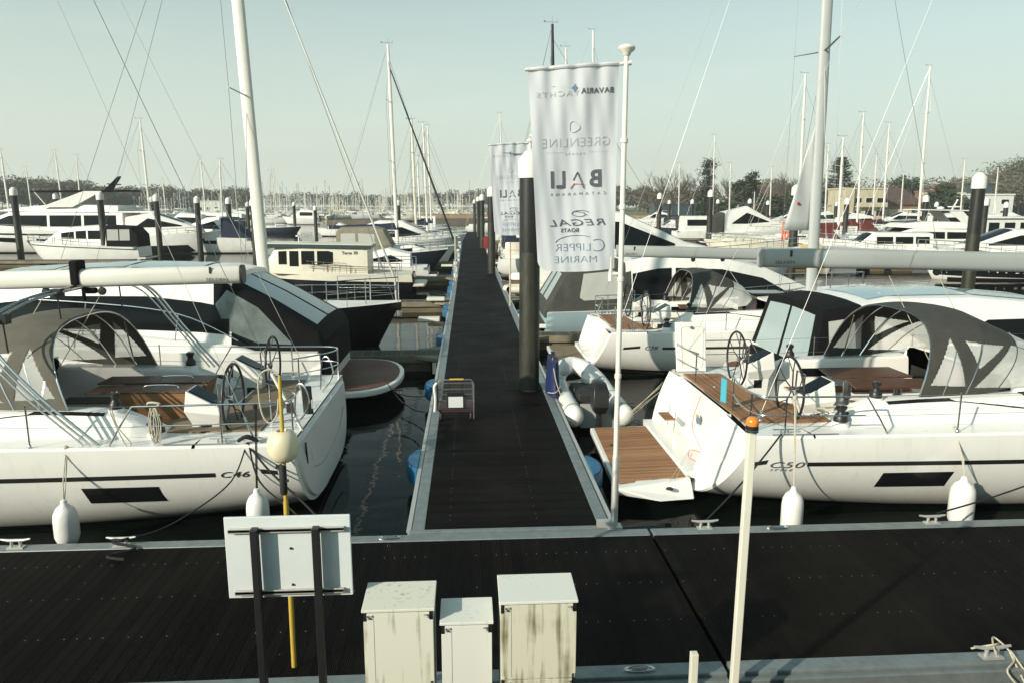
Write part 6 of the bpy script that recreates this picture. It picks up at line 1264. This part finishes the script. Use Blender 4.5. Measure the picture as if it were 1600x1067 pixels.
# pontoons among the right boats
def far_pontoon(x0, x1, y, label, w=2.2):
    f = thing('pontoon', label, 'pontoon', ((x0 + x1) / 2, y, 0), 0, 'distant pontoons'); h = (x1 - x0) / 2
    MB().bb(-h, h, -w / 2, w / 2, .36, .5).build('deck', 'deck_finger', f); MB().bb(-h, h, -w / 2 - .04, -w / 2, .30, .52).build('side_board', 'waler', f)
    n = max(2, int(h / 3))
    for i in range(n): c = lerp(-h + 2, h - 2, i / (n - 1)); MB().bb(c - 1.6, c + 1.6, -w / 2 + .1, w / 2 - .1, -.3, .34).build('float', 'float_wood', f)
far_pontoon(22, 75, 53.5, 'distant pontoon in front of the flybridge cruiser on the right'); far_pontoon(26, 85, 96, 'distant pontoon across the right side of the marina')
far_pontoon(-75, -26.5, 60.5, 'distant pontoon in front of the small white cabin boat at left', 1.6); far_pontoon(-95, -36.2, 56.5, 'nearest distant pontoon ending at the far left pile', 1.6); far_pontoon(-60, -27, 84, 'distant pontoon behind the left sport cruisers', 1.6)
t = thing('control_box', 'glazed cabinet standing on the distant left pontoon', 'cabinet', (-40.5, 61, .5)); MB().bb(-1.0, 1.0, -.6, .6, 0, 2.2).build('frame', 'mid_grey', t, bevel=.05); MB().bb(-.8, .8, -.63, -.605, .5, 1.9).build('glass', 'glass_roof', t)
# ---- left cluster
def mega_extra(t, H, hs_):
    f = House([(2.0, 5.1, 5.9), (9, 5.1, 6.1), (14, 5.2, 5.6), (15.5, 5.2, 5.3)], 2.5, 2.3, .02, [(0, 1), (16, .7)], .15); f.mesh(12).build('flybridge', 'far_white', t, smooth=35)
    MB().slab([(1.2, -2.3, 7.7), (11.5, -2.1, 7.6), (12.2, -1.2, 7.55), (12.2, 1.2, 7.55), (11.5, 2.1, 7.6), (1.2, 2.3, 7.7)], (0, 0, .16)).build('hardtop', 'canvas_black', t, bevel=.04)
    for sd in (-1, 1):
        MB().slab([(3.6, sd * 2.3, 7.7), (5.6, sd * 2.3, 7.7), (10.6, sd * 2.35, 5.7), (7.0, sd * 2.35, 5.7)], (0, -.15 * sd, 0)).build('arch_leg', 'far_white', t, bevel=.02)
        MB().tube([(11.2, sd * 2.0, 7.6), (10.0, sd * 2.2, 6.0)], .06, 6).build('top_support', 'far_white', t)
    MB().slab([(3.4, -.12, 7.85), (4.4, -.12, 7.85), (2.7, -.12, 9.6), (2.3, -.12, 9.6)], (0, .24, 0)).box((3.2, 0, 8.6), (.5, 2.6, .12)).build('radar_mast', 'canvas_black', t, bevel=.03)
    MB().bb(-2.4, 3, -2.4, 2.4, 5.0, 5.2).build('aft_overhang', 'far_white', t, bevel=.06); rb = MB(); rail(rb, [(-2.3, -2.3, 5.2), (-2.3, 2.3, 5.2)], .9, .04); rail(rb, [(-2.3, -2.3, 5.2), (1, -2.3, 5.2)], .9, .04); rb.build('rail', 'steel', t)
MEGA = cruiser('largest white flybridge yacht with black hardtop at far left', (-33.4, 80, 0), PI, 25, 6.2, 2.6, 3.6, [(1.5, 2.6, 5.0), (14, 2.8, 5.1), (18, 3.2, 3.6), (19.5, 3.4, 3.5)], 2.7, 2.45, [(0, 1), (14, .97), (19.5, .6)], wins=[[(2.2, 3.3, 4.7), (5.8, 3.3, 4.7)], [(6.1, 3.3, 4.7), (9.6, 3.3, 4.7)], [(9.9, 3.3, 4.7), (14, 3.4, 4.7), (16.5, 3.5, 3.7)]], ws=(14.2, 17.8), hwins=[[(6, 1.0, 1.7), (11, 1.1, 1.8)], [(13, 1.3, 1.9), (19, 1.7, 2.1)]], extra=mega_extra, plat=2, stripe=([(.2, 2.0, 2.25), (20, 2.4, 2.6)], 'black_gloss'))
MEGA.scale = (.88, .88, .80)
cruiser('small white cabin boat with grey cockpit enclosure on the distant left pontoon', (X_(222, 64, 370), 64.5, 0), PI, 9.6, 3.0, 1.35, 1.8, [(2.6, 1.3, 2.9), (3.2, 1.3, 3.1), (6.2, 1.5, 2.9), (7.2, 1.6, 2.3), (7.8, 1.7, 1.8)], 1.2, 1.0, [(0, 1), (7.8, .6)], wins=[[(3.2, 2.0, 2.7), (4.2, 2.0, 2.7)], [(4.35, 2.0, 2.7), (5.2, 2.0, 2.65)], [(5.35, 2.0, 2.62), (6.4, 2.05, 2.5)]], ws=(6.3, 7.1), tent=dict(cols=[(.1, 1.2, 2.4), (.6, 1.2, 3.0), (2.6, 1.3, 3.1)], w0=1.3, w1=1.15, wins=[[(.7, 1.9, 2.8), (1.5, 1.9, 2.8)], [(1.6, 1.9, 2.8), (2.5, 1.9, 2.8)]], vm='vinyl'), tentm='canvas_black', plat=.5, stripe=([(.1, 1.1, 1.18), (9.2, 1.5, 1.58)], 'boot_black'))
cruiser('white sport cruiser with black lower hull, bow pointing right, at left', (X_(160, 74, 370), 77, 0), 0, 11.6, 3.7, 1.7, 2.3, [(1.5, 1.7, 3.6), (4, 1.7, 4.0), (7, 1.9, 3.0), (8.6, 2.1, 2.4)], 1.7, 1.2, [(0, 1), (8.6, .6)], wins=[[(2.4, 2.6, 2.65), (3.6, 2.6, 3.5), (6.8, 2.7, 2.8)]], ws=(4.3, 6.9), hwins=[[(8.5, 1.2, 1.5), (9.1, 1.25, 1.5)], [(10, 1.4, 1.65), (10.5, 1.45, 1.65)]], stripe=([(.0, .02, .7), (7.5, .1, .9), (8.2, .3, .31)], 'black_gloss'))
cruiser('white sport cruiser with dark blue cockpit cover, bow pointing left, at left', (X_(384, 74, 370), 77.5, 0), PI, 11.0, 3.5, 1.5, 2.1, [(2.2, 1.5, 3.0), (3.2, 1.5, 3.6), (4.6, 1.6, 3.5), (7, 1.9, 2.5), (8.2, 2.0, 2.1)], 1.55, 1.15, [(0, 1), (8.2, .6)], wins=[[(3.2, 2.4, 2.5), (3.8, 2.4, 3.2), (6.0, 2.5, 2.6)]], ws=(4.8, 6.9), tent=dict(cols=[(.0, 1.2, 1.5), (2.2, 1.3, 3.1), (3.0, 1.4, 3.5)], w0=1.55, w1=1.25, wins=[]), tentm='canvas_navy', hwins=[[(3.4, .95, 1.3), (7, 1.1, 1.3), (7.6, 1.2, 1.22)]])
for (px, pt_, Y, L_, lb, cv, rz_) in ((222, 187, 92, 12, 'white sailing yacht with twin lower masts by the left sport cruiser', 'canvas_navy', 0), (341, 250, 112, 11, 'white sailing yacht with two close masts above the blue covered cruiser', 'canvas_navy', PI), (3, 235, 100, 11, 'sailing yacht with mast at the left frame edge', None, 0), (88, 236, 130, 11, 'sailing yacht with dark raked mast behind the flybridge yacht', None, 0), (117, 243, 140, 11, 'sailing yacht with spreaders and radar behind the black hardtop', None, PI), (42, 262, 150, 10, 'sailing yacht with short mast before the far left trees', None, 0), (315, 245, 140, 10, 'white sailing yacht with thin mast left of the close masts', None, 0), (255, 280, 170, 9, 'small sailing yacht with short mast below the left tree gap', None, 0), (428, 262, 200, 10, 'single yacht mast standing clear right of the leaning mast', None, 0), (1180, 300, 170, 9, 'small sailing yacht beyond the cream hulled boat', None, 0), (645, 188, 128, 12, 'far yacht with yellow stained mast left of the walkway', None, 0), (785, 178, 130, 12, 'far yacht with mast seen left of the big banner', None, 0)):
    p = at(px, pt_, Y); L2 = L_; sailboat(lb, (p.x - (L2 * .55 if rz_ == 0 else -L2 * .55), Y, 0), rz_, L2, L2 * .3, 'far_white', 1.2, 1.5, p.z - 1.65, 'mast_white', .24, cv, 'canvas_navy' if cv else None)
for k, (px, Y, L_, lb) in enumerate(((280, 110, 9, 'far white cruiser behind the left sport cruisers'), (312, 128, 10, 'far white cruiser with tall screen below the left woods'), (345, 118, 9, 'far white motorboat left of the close masts'), (372, 140, 9, 'far white motorboat beside the leaning left mast'), (470, 190, 9, 'tiny white motorboat before the distant marina'), (60, 105, 10, 'white motorboat hidden behind the flybridge yacht'), (180, 118, 9, 'far white motorboat right of the black hardtop'))):
    cruiser(lb, (X_(px, Y, 350) + L_ / 2, Y, 0), PI, L_, L_ * .31, 1.5, 2.0, [(1, 1.5, 3.4), (L_ * .45, 1.6, 3.7), (L_ * .62, 1.8, 2.6), (L_ * .75, 2.0, 2.1)], L_ * .14, L_ * .11, [(0, 1), (L_ * .8, .6)], wins=[[(1.3, 2.2, 3.0), (L_ * .5, 2.2, 3.1)]], ws=(L_ * .47, L_ * .6), rails=False)
# ---- distant marina: many small yachts
def tiny(var):
    L_ = (9, 11, 10, 12)[var]; H = Hull(L_, L_ * .3, 1.3, 1.5, q=.5, rake=.2, bowr=.8, stern=.7, k0=-.1, k1=-.3)
    b = H.mesh(10, 4); d = H.deck(0, L_, 0, 5); b.add(d.v, d.f); b.bb(L_ * .25, L_ * .7, -.9, .9, 1.3, 1.95)
    h = (8.5, 11, 9.5, 12.5)[var]; mx = L_ * .55; b.tube([(mx, 0, 1.3), (mx, 0, h)], [.13, .09], 5); b.bb(mx - 3.6, mx, -.18, .18, 2.6, 3.05); b.tube([(mx, -1.2, h * .6), (mx, 1.2, h * .6)], .06, 4)
    b.tube([(L_, 0, 1.4), (mx, 0, h)], .025, 3).tube([(0.2, 0, 1.4), (mx, 0, h)], .025, 3)
    return b
vm = ['far_white', 'mast_white', 'cream', 'spar_grey']; protos = []
LBL = 'tiny pale yacht with bare mast in the crowded distant marina across the water'
GR = 'far yachts in the distant marina'
n_ = 0
rg = random.Random(5)
for i in range(230):
    v = i % 4
    if i < 4: o = tiny(v).build('far_yacht', vm[v], None); protos.append(o)
    else: o = protos[v].copy(); COL.objects.link(o)
    px = rg.uniform(388, 735) if i % 5 else rg.uniform(215, 420); Y = rg.choice((265, 285, 305, 330, 355, 380)) + rg.uniform(-4, 4); o.location = (X_(px, Y, 322), Y, 0); o.rotation_euler = (R(rg.uniform(-.6, .6)), 0, rg.choice((R(90), R(-90), R(80), R(20), 0, PI)) + rg.uniform(-.3, .3)); o.scale = (1, 1, rg.uniform(.72, 1.12))
    tag(o, LBL, 'yacht', GR)
# ---------------------------------------------------------------- land and trees
def land(name, poly, z, m, k=1): o = MB().prism(poly, -1.5, z).build(name, m); return struct(o)
mat('grass', (0.13, 0.13, 0.05), .9, var=.5, vscale=.05, col2=(0.20, 0.17, 0.08)); mat('mud', (0.055, 0.042, 0.028), .8, col2=(0.12, 0.095, 0.06), vscale=.3, bump=.5, bscale=2); mat('reeds', (0.28, 0.20, 0.11), .9, var=.4, vscale=.4, bump=.6, bscale=3)
land('river_bank', [(34, 205), (60, 182), (110, 165), (240, 140), (900, 80), (900, 1200), (16, 1200), (14, 240)], 1.3, 'grass')
land('mudbank', [(26, 212), (60, 176), (110, 159), (200, 140), (210, 146), (120, 168), (60, 186), (34, 225)], .75, 'mud')
land('mudbank', [(-38, 205), (-18, 192), (4, 188), (22, 215), (22, 240), (-30, 232)], .85, 'mud')
land('reed_bed', [(-14, 232), (15, 224), (40, 207), (66, 195), (66, 203), (40, 216), (14, 245), (-14, 250)], 2.0, 'reeds')
land('river_bank', [(-900, 110), (-150, 250), (-110, 400), (20, 430), (20, 1600), (-900, 1600)], 1.2, 'grass')
def wood(label, pts, hgt, n, m='wood_far', q=150, sz=1.0, seed=1, jit=10, name='wood', z=1.0):
    r = random.Random(seed); b = MB(); tot = len(pts) - 1
    for i in range(n):
        u = r.random() * tot; k = min(int(u), tot - 1); f = u - k; a, c = pts[k], pts[k + 1]
        x = lerp(a[0], c[0], f) + r.uniform(-jit, jit); y = lerp(a[1], c[1], f) + r.uniform(-jit, jit) * 1.5; h = lerp(a[2], c[2], f) * hgt * r.uniform(.72, 1.05); w = h * r.uniform(.36, .5)
        b.tube([(x, y, z - 1), (x + r.uniform(-.5, .5), y, h * .7)], [.25, .1], 3, cap=False)
        for j in range(q):
            th = r.uniform(0, 2 * PI); ph = math.acos(r.uniform(-.45, 1)); rr = r.random() ** .5
            px, py, pz = x + w * rr * math.sin(ph) * math.cos(th), y + w * rr * math.sin(ph) * math.sin(th), z + h * .52 + h * .48 * rr * math.cos(ph)
            s_ = sz * r.uniform(.4, 1.2); d1 = Vector((r.uniform(-1, 1), r.uniform(-1, 1), r.uniform(-.4, 1))).normalized() * s_; d2 = Vector((r.uniform(-1, 1), r.uniform(-1, 1), r.uniform(-1, 1))).normalized() * s_ * .35
            o = len(b.v); c0 = Vector((px, py, pz)); b.v += [c0 - d1 - d2 * .3, c0 + d2, c0 + d1, c0 - d2]; b.f.append((o, o + 1, o + 2, o + 3))
    o = b.build(name, m, None, fix=False); o['kind'] = 'stuff'; tag(o, label, 'woodland'); return o
def lx(px, Y, h): return (X_(px, Y, 322), Y, h)
wood('bare brown winter woods on the far left shore', [lx(-60, 330, 18), lx(20, 330, 17), lx(70, 340, 15), lx(110, 350, 16), lx(150, 360, 12), lx(180, 380, 13)], 1, 90, seed=2, z=1, q=520, sz=1.0)
wood('rounded brown woods behind the left sport cruisers', [lx(170, 400, 12), lx(215, 400, 15), lx(250, 400, 13), lx(275, 420, 9), lx(300, 420, 13), lx(335, 420, 12), lx(350, 420, 15), lx(375, 420, 14), lx(395, 440, 8)], 1, 110, seed=3, z=1, q=480, sz=1.0)
wood('low hazy woods behind the distant marina', [lx(390, 640, 14), lx(520, 660, 16), lx(600, 660, 13), lx(740, 620, 17), lx(850, 560, 18), lx(960, 480, 16), lx(1000, 420, 15)], 1, 190, seed=4, jit=14, z=1, q=200, sz=1.8)
wood('olive and brown woods behind the houses on the right', [lx(1000, 330, 8), lx(1060, 320, 11), lx(1130, 310, 12), lx(1210, 300, 15), lx(1260, 290, 12), lx(1330, 280, 13), lx(1420, 270, 14), lx(1500, 260, 14), lx(1560, 250, 15), lx(1640, 250, 20)], 1, 130, seed=6, z=1, q=420, sz=.85)
hp = [lx(1525, 300, 9), lx(1555, 290, 14), lx(1580, 280, 20), lx(1610, 270, 25), lx(1680, 265, 30)]
wood('steep wooded hillside at the right frame edge', hp, 1, 110, 'leaf_mid', seed=7, z=1, q=900, sz=.62, jit=6)
# hill under the right woods
st_ = MB(); secs = []
for i in range(14):
    f = i / 13; x = lerp(150, 420, f); secs.append([(x, 265 + k * 12, 1.2 + (16 * f ** .8) * math.sin(PI * k / 12) ) for k in range(13)])
struct(st_.loft(secs).build('hill', 'grass', None, smooth=True))
def branch(b, p, d, L_, r, lev, rg, spread=.55, up=.15, kids=3):
    q_ = p + d * L_; mid = p.lerp(q_, .5) + Vector((rg.uniform(-.06, .06), rg.uniform(-.06, .06), 0)) * L_
    b.tube([p, mid, q_], [r, r * .8, r * .55], 4 if lev > 1 else 3, cap=False)
    if lev == 0: return
    for k in range(kids + (1 if lev < 3 else 0)):
        nd = (d + Vector((rg.uniform(-1, 1), rg.uniform(-1, 1), rg.uniform(-.5, .8))) * spread + Vector((0, 0, up))).normalized()
        branch(b, p.lerp(q_, rg.uniform(.45, 1)), nd, L_ * rg.uniform(.55, .8), r * .55, lev - 1, rg, spread, up, kids)
def bare_tree(px, Y, h, label, seed, spread=.6, trunk=.35, lean=0):
    rg = random.Random(seed); t = thing('bare_tree', label, 'tree', (X_(px, Y, 322), Y, 1.2), 0, 'trees on the right bank'); MB().tube([(0, 0, -.5), (.2, 0, h * .16), (.1, 0, h * .26)], [trunk, trunk * .85, trunk * .7], 7).build('trunk', 'bark', t, smooth=True)
    b = MB()
    for k in range(8):
        a = k * 2.4; branch(b, Vector((.1, 0, h * rg.uniform(.16, .28))), Vector((math.cos(a) * 1.0, math.sin(a) * 1.0, rg.uniform(.55, 1.5))).normalized(), h * rg.uniform(.30, .38), trunk * .62, 4, rg, spread, .12)
    b.build('crown', 'twig', t, fix=False)
def leafy(b, rg, c, rx, rz, n, s0, clumps=26, flat=.8):
    cs = [Vector((rg.uniform(-1, 1), rg.uniform(-1, 1), rg.uniform(-1, 1))) for _ in range(clumps)]
    for q_ in cs:
        if q_.length > 1: q_.normalize(); q_ *= rg.uniform(.55, .95)
    for i in range(n):
        q_ = cs[i % clumps]; p = c + Vector((q_.x * rx, q_.y * rx, q_.z * rz)) + Vector((rg.gauss(0, 1), rg.gauss(0, 1), rg.gauss(0, .7))) * rx * .17
        s_ = s0 * rg.uniform(.5, 1.2); d1 = Vector((rg.uniform(-1, 1), rg.uniform(-1, 1), rg.uniform(-.5, .5))).normalized() * s_; d2 = Vector((rg.uniform(-1, 1), rg.uniform(-1, 1), rg.uniform(-1, 1) * flat)).normalized() * s_ * .6; o = len(b.v); b.v += [p - d1, p - d2, p + d1, p + d2]; b.f.append((o, o + 1, o + 2, o + 3))
def evergreen(px, Y, h, w, label, seed, kind='round', m='leaf_dark', bare=.3):
    rg = random.Random(seed); t = thing('evergreen_tree', label, 'tree', (X_(px, Y, 322), Y, 1.2), 0, 'trees on the right bank'); tr = MB().tube([(0, 0, -.5), (.15, 0, h * .5), (0, 0, h * .92)], [.4, .25, .06], 7); b = MB()
    if kind == 'round':
        leafy(b, rg, Vector((0, 0, h * (1 + bare) / 2)), w, h * (1 - bare) / 2, 5200, .40, 34)
        for k in range(7): a = k * .9; tr.tube([(0, 0, h * .3), (w * .5 * math.cos(a), w * .5 * math.sin(a), h * .6)], [.16, .06], 4)
    else:
        k = 0; z = h * bare
        while z < h * .98:
            f = (z - h * bare) / (h * (1 - bare)); rad = w * ((1 - f) ** .75 * (.75 + .35 * rg.random()) + .05)
            if kind == 'pine': rad = w * (.35 + .65 * math.sin(PI * min(1, f * .9 + .1))) * rg.uniform(.35, 1.15)
            for j in range(10 if kind == 'cedar' else 7):
                a = rg.uniform(0, 2 * PI); rr = rad * rg.uniform(.7, 1.1); e = Vector((rr * math.cos(a), rr * math.sin(a), z + rr * (.18 if kind == 'cedar' else .10))); tr.tube([(0, 0, z), e], [.07, .02], 3, cap=False)
                for q_ in range(46):
                    u = rg.random() ** .6; p = Vector((0, 0, z)).lerp(e, u) + Vector((rg.gauss(0, .34), rg.gauss(0, .34), rg.gauss(.08, .14 if kind == 'cedar' else .42))) * (.5 + u); s_ = rg.uniform(.16, .42); d1 = Vector((rg.uniform(-1, 1), rg.uniform(-1, 1), rg.uniform(-.2, .3))).normalized() * s_; d2 = Vector((rg.uniform(-1, 1), rg.uniform(-1, 1), rg.uniform(-.5, .5))).normalized() * s_ * .5; o = len(b.v); b.v += [p - d1, p - d2, p + d1, p + d2]; b.f.append((o, o + 1, o + 2, o + 3))
            z += h * (.045 if kind == 'cedar' else rg.uniform(.025, .085))
    tr.build('trunk', 'bark', t, smooth=True); b.build('crown', m, t, fix=False)
bare_tree(1052, 205, 14.5, 'wide spreading bare tree right of the flagpole', 3); bare_tree(1022, 212, 10.5, 'smaller bare tree left of the wide spreading one', 5); bare_tree(1142, 225, 13, 'bare tree between the tall pine and the round evergreen', 9, .5); bare_tree(1236, 215, 13.5, 'bare tree with olive twigs left of the thick right mast', 11, .5); bare_tree(1085, 215, 12.5, 'bare tree just left of the tall pine', 13); bare_tree(1262, 225, 12, 'bare tree behind the grey triangular sail', 15); bare_tree(1392, 240, 13, 'bare tree behind the brown roofed house', 17); bare_tree(1215, 235, 11, 'bare tree right of the round evergreen', 19)
evergreen(1104, 208, 16.6, 3.6, 'tall dark pine with open tiers, right of the bare tree', 21, 'pine', bare=.3); evergreen(1167, 190, 12.4, 3.6, 'dense round evergreen tree', 22, 'round', bare=.12); evergreen(1310, 190, 15.6, 6.4, 'dark cedar with layered branches right of the thick mast', 23, 'cedar', bare=.12); evergreen(1102, 198, 6.5, 4.2, 'dark rounded evergreen bush below the tall pine', 24, 'round', bare=.0); evergreen(1128, 196, 5.0, 4.0, 'dark hedge tree left of the round evergreen', 25, 'round', bare=.0); evergreen(1410, 215, 12.0, 4.4, 'dark evergreen behind the brown roofed house', 26, 'round', bare=.2); evergreen(1472, 165, 8.4, 3.2, 'dark evergreen in front of the beige house', 27, 'round', bare=.0); evergreen(1215, 180, 5.6, 5.2, 'broad dark hedge in front of the red roofed cottage', 28, 'round', bare=.0); evergreen(1255, 190, 8.5, 4.8, 'broad dark bush behind the grey triangular sail', 29, 'round', bare=.0); evergreen(1490, 160, 5.5, 4, 'low dark hedge left of the white modern house', 30, 'round', bare=.0); evergreen(1335, 182, 5.0, 3.2, 'low dark bush right of the cedar', 31, 'round', bare=.0)
def house(px, Y, w, d, h, wallm, label, roof=None, roofh=3, wins=(), flat=False, z=1.2, name='house'):
    t = thing(name, label, 'house', (X_(px, Y, 322), Y, z), 0, 'houses on the right bank'); wl = MB().bb(-w / 2, w / 2, 0, d, 0, h).build('wall', wallm, t)
    if flat: MB().bb(-w / 2 - .2, w / 2 + .2, -.2, d + .2, h, h + .35).build('roof', wallm, t)
    else: MB().add([(-w / 2 - .5, -.6, h - .1), (w / 2 + .5, -.6, h - .1), (w / 2 + .5, d + .6, h - .1), (-w / 2 - .5, d + .6, h - .1), (-w / 2 + roofh * .7, d / 2, h + roofh), (w / 2 - roofh * .7, d / 2, h + roofh)], [(0, 3, 2, 1), (0, 1, 5, 4), (1, 2, 5), (2, 3, 4, 5), (3, 0, 4)]).build('roof', roof, t)
    for (x, zz, ww, hh) in wins:
        f = MB().bb(x - ww / 2 - .08, x + ww / 2 + .08, -.06, .02, zz - .08, zz + hh + .08).build('window', 'render_white', t); MB().bb(x - ww / 2, x + ww / 2, -.09, -.065, zz, zz + hh).build('pane', 'glass_dark', f)
    return t
W1 = [(x, z, 1.6, 1.3) for z in (1.0, 4.0) for x in (-4.4, -1.6, 1.2, 4.0)]
t = house(1350, 178, 10.5, 8, 7.4, 'render_cream', 'cream apartment block with balconies right of the cedar', flat=True, wins=W1, name='apartment_block')
MB().bb(-5.2, -3.0, -.8, 3, 0, 7.6).build('stair_tower', 'render_cream', t); MB().bb(-2.6, 5.2, -1.3, -.0, 3.1, 3.35).bb(-2.6, 5.2, -1.35, -1.28, 3.35, 4.2).build('balcony', 'render_cream', t)
house(1200, 205, 9, 7, 5.0, 'brick', 'cottage with hipped red brown roof among the hedges', 'tile_roof', 3.6, [(-2, 1, 1.4, 1.2), (2, 1, 1.4, 1.2)])
t = house(1412, 185, 9.5, 8, 3.8, 'brick', 'house with big steep brown roof right of the cream block', 'tile_roof', 4.2, [(-2.5, 1.2, 2, 1.6), (3, 1.2, 2, 1.6)]); MB().bb(-5, 1, -2, -.1, 0, 2.6).build('bay', 'render_cream', t)
t = house(1458, 200, 5, 5, 7.2, 'brick', 'tall brick house with chimney behind the yacht masts', flat=True, wins=[(-1.2, 5, 1.0, 1.2), (1.2, 5, 1.0, 1.2)]); MB().bb(1.2, 2.0, 2, 3, 7.6, 9.4).build('chimney', 'brick', t)
house(1492, 180, 8.5, 7, 6.4, 'render_cream', 'beige flat roofed house left of the white modern house', flat=True, wins=[(1.5, 3.6, 1.4, 1.2)])
t = house(1545, 172, 12, 8, 5.9, 'render_white', 'white modern house with glazed upper floor behind the thick right pile', flat=True, wins=[(-4.3, 3.3, 2.6, 1.7), (-1.0, 3.3, 2.2, 1.7), (3.9, 3.9, 1.8, 1.0), (3.9, 1.0, 1.8, 1.2), (-3.5, .5, 3.6, 1.6)]); MB().bb(-1.8, 1.8, 2, 6, 6.2, 8.6).build('upper_storey', 'slate_blue', t); MB().bb(-2.2, 2.2, 1.6, 6.4, 8.6, 8.8).build('roof', 'slate_blue', t)
t = house(1055, 178, 10, 4, 3.6, 'slate_blue', 'low dark boathouse below the bare tree', flat=True, wins=[(-2, 1, 2, 1.2)], name='boathouse')
t = house(325, 390, 14, 8, 5.5, 'render_white', 'white building among the left woods', flat=True, wins=[(-4, 1, 1.6, 1.6), (0, 1, 1.6, 1.6), (4, 1, 1.6, 1.6)]); t['group'] = 'far buildings'
# ---------------------------------------------------------------- haze
hz = MB().bb(-720, 720, -45, 720, -2.5, 50).build('haze', bpy.data.materials.new('haze_air')); hz['kind'] = 'stuff'; tag(hz, 'thin pale air softening the far shore', 'haze')
mh_ = hz.data.materials[0]; mh_.use_nodes = True; nt = mh_.node_tree; nt.nodes.clear(); vo = nt.nodes.new('ShaderNodeVolumePrincipled'); vo.inputs['Density'].default_value = 0.0005; vo.inputs['Color'].default_value = (.9, .95, .93, 1); vo.inputs['Anisotropy'].default_value = .3
ou = nt.nodes.new('ShaderNodeOutputMaterial'); nt.links.new(vo.outputs[0], ou.inputs['Volume'])
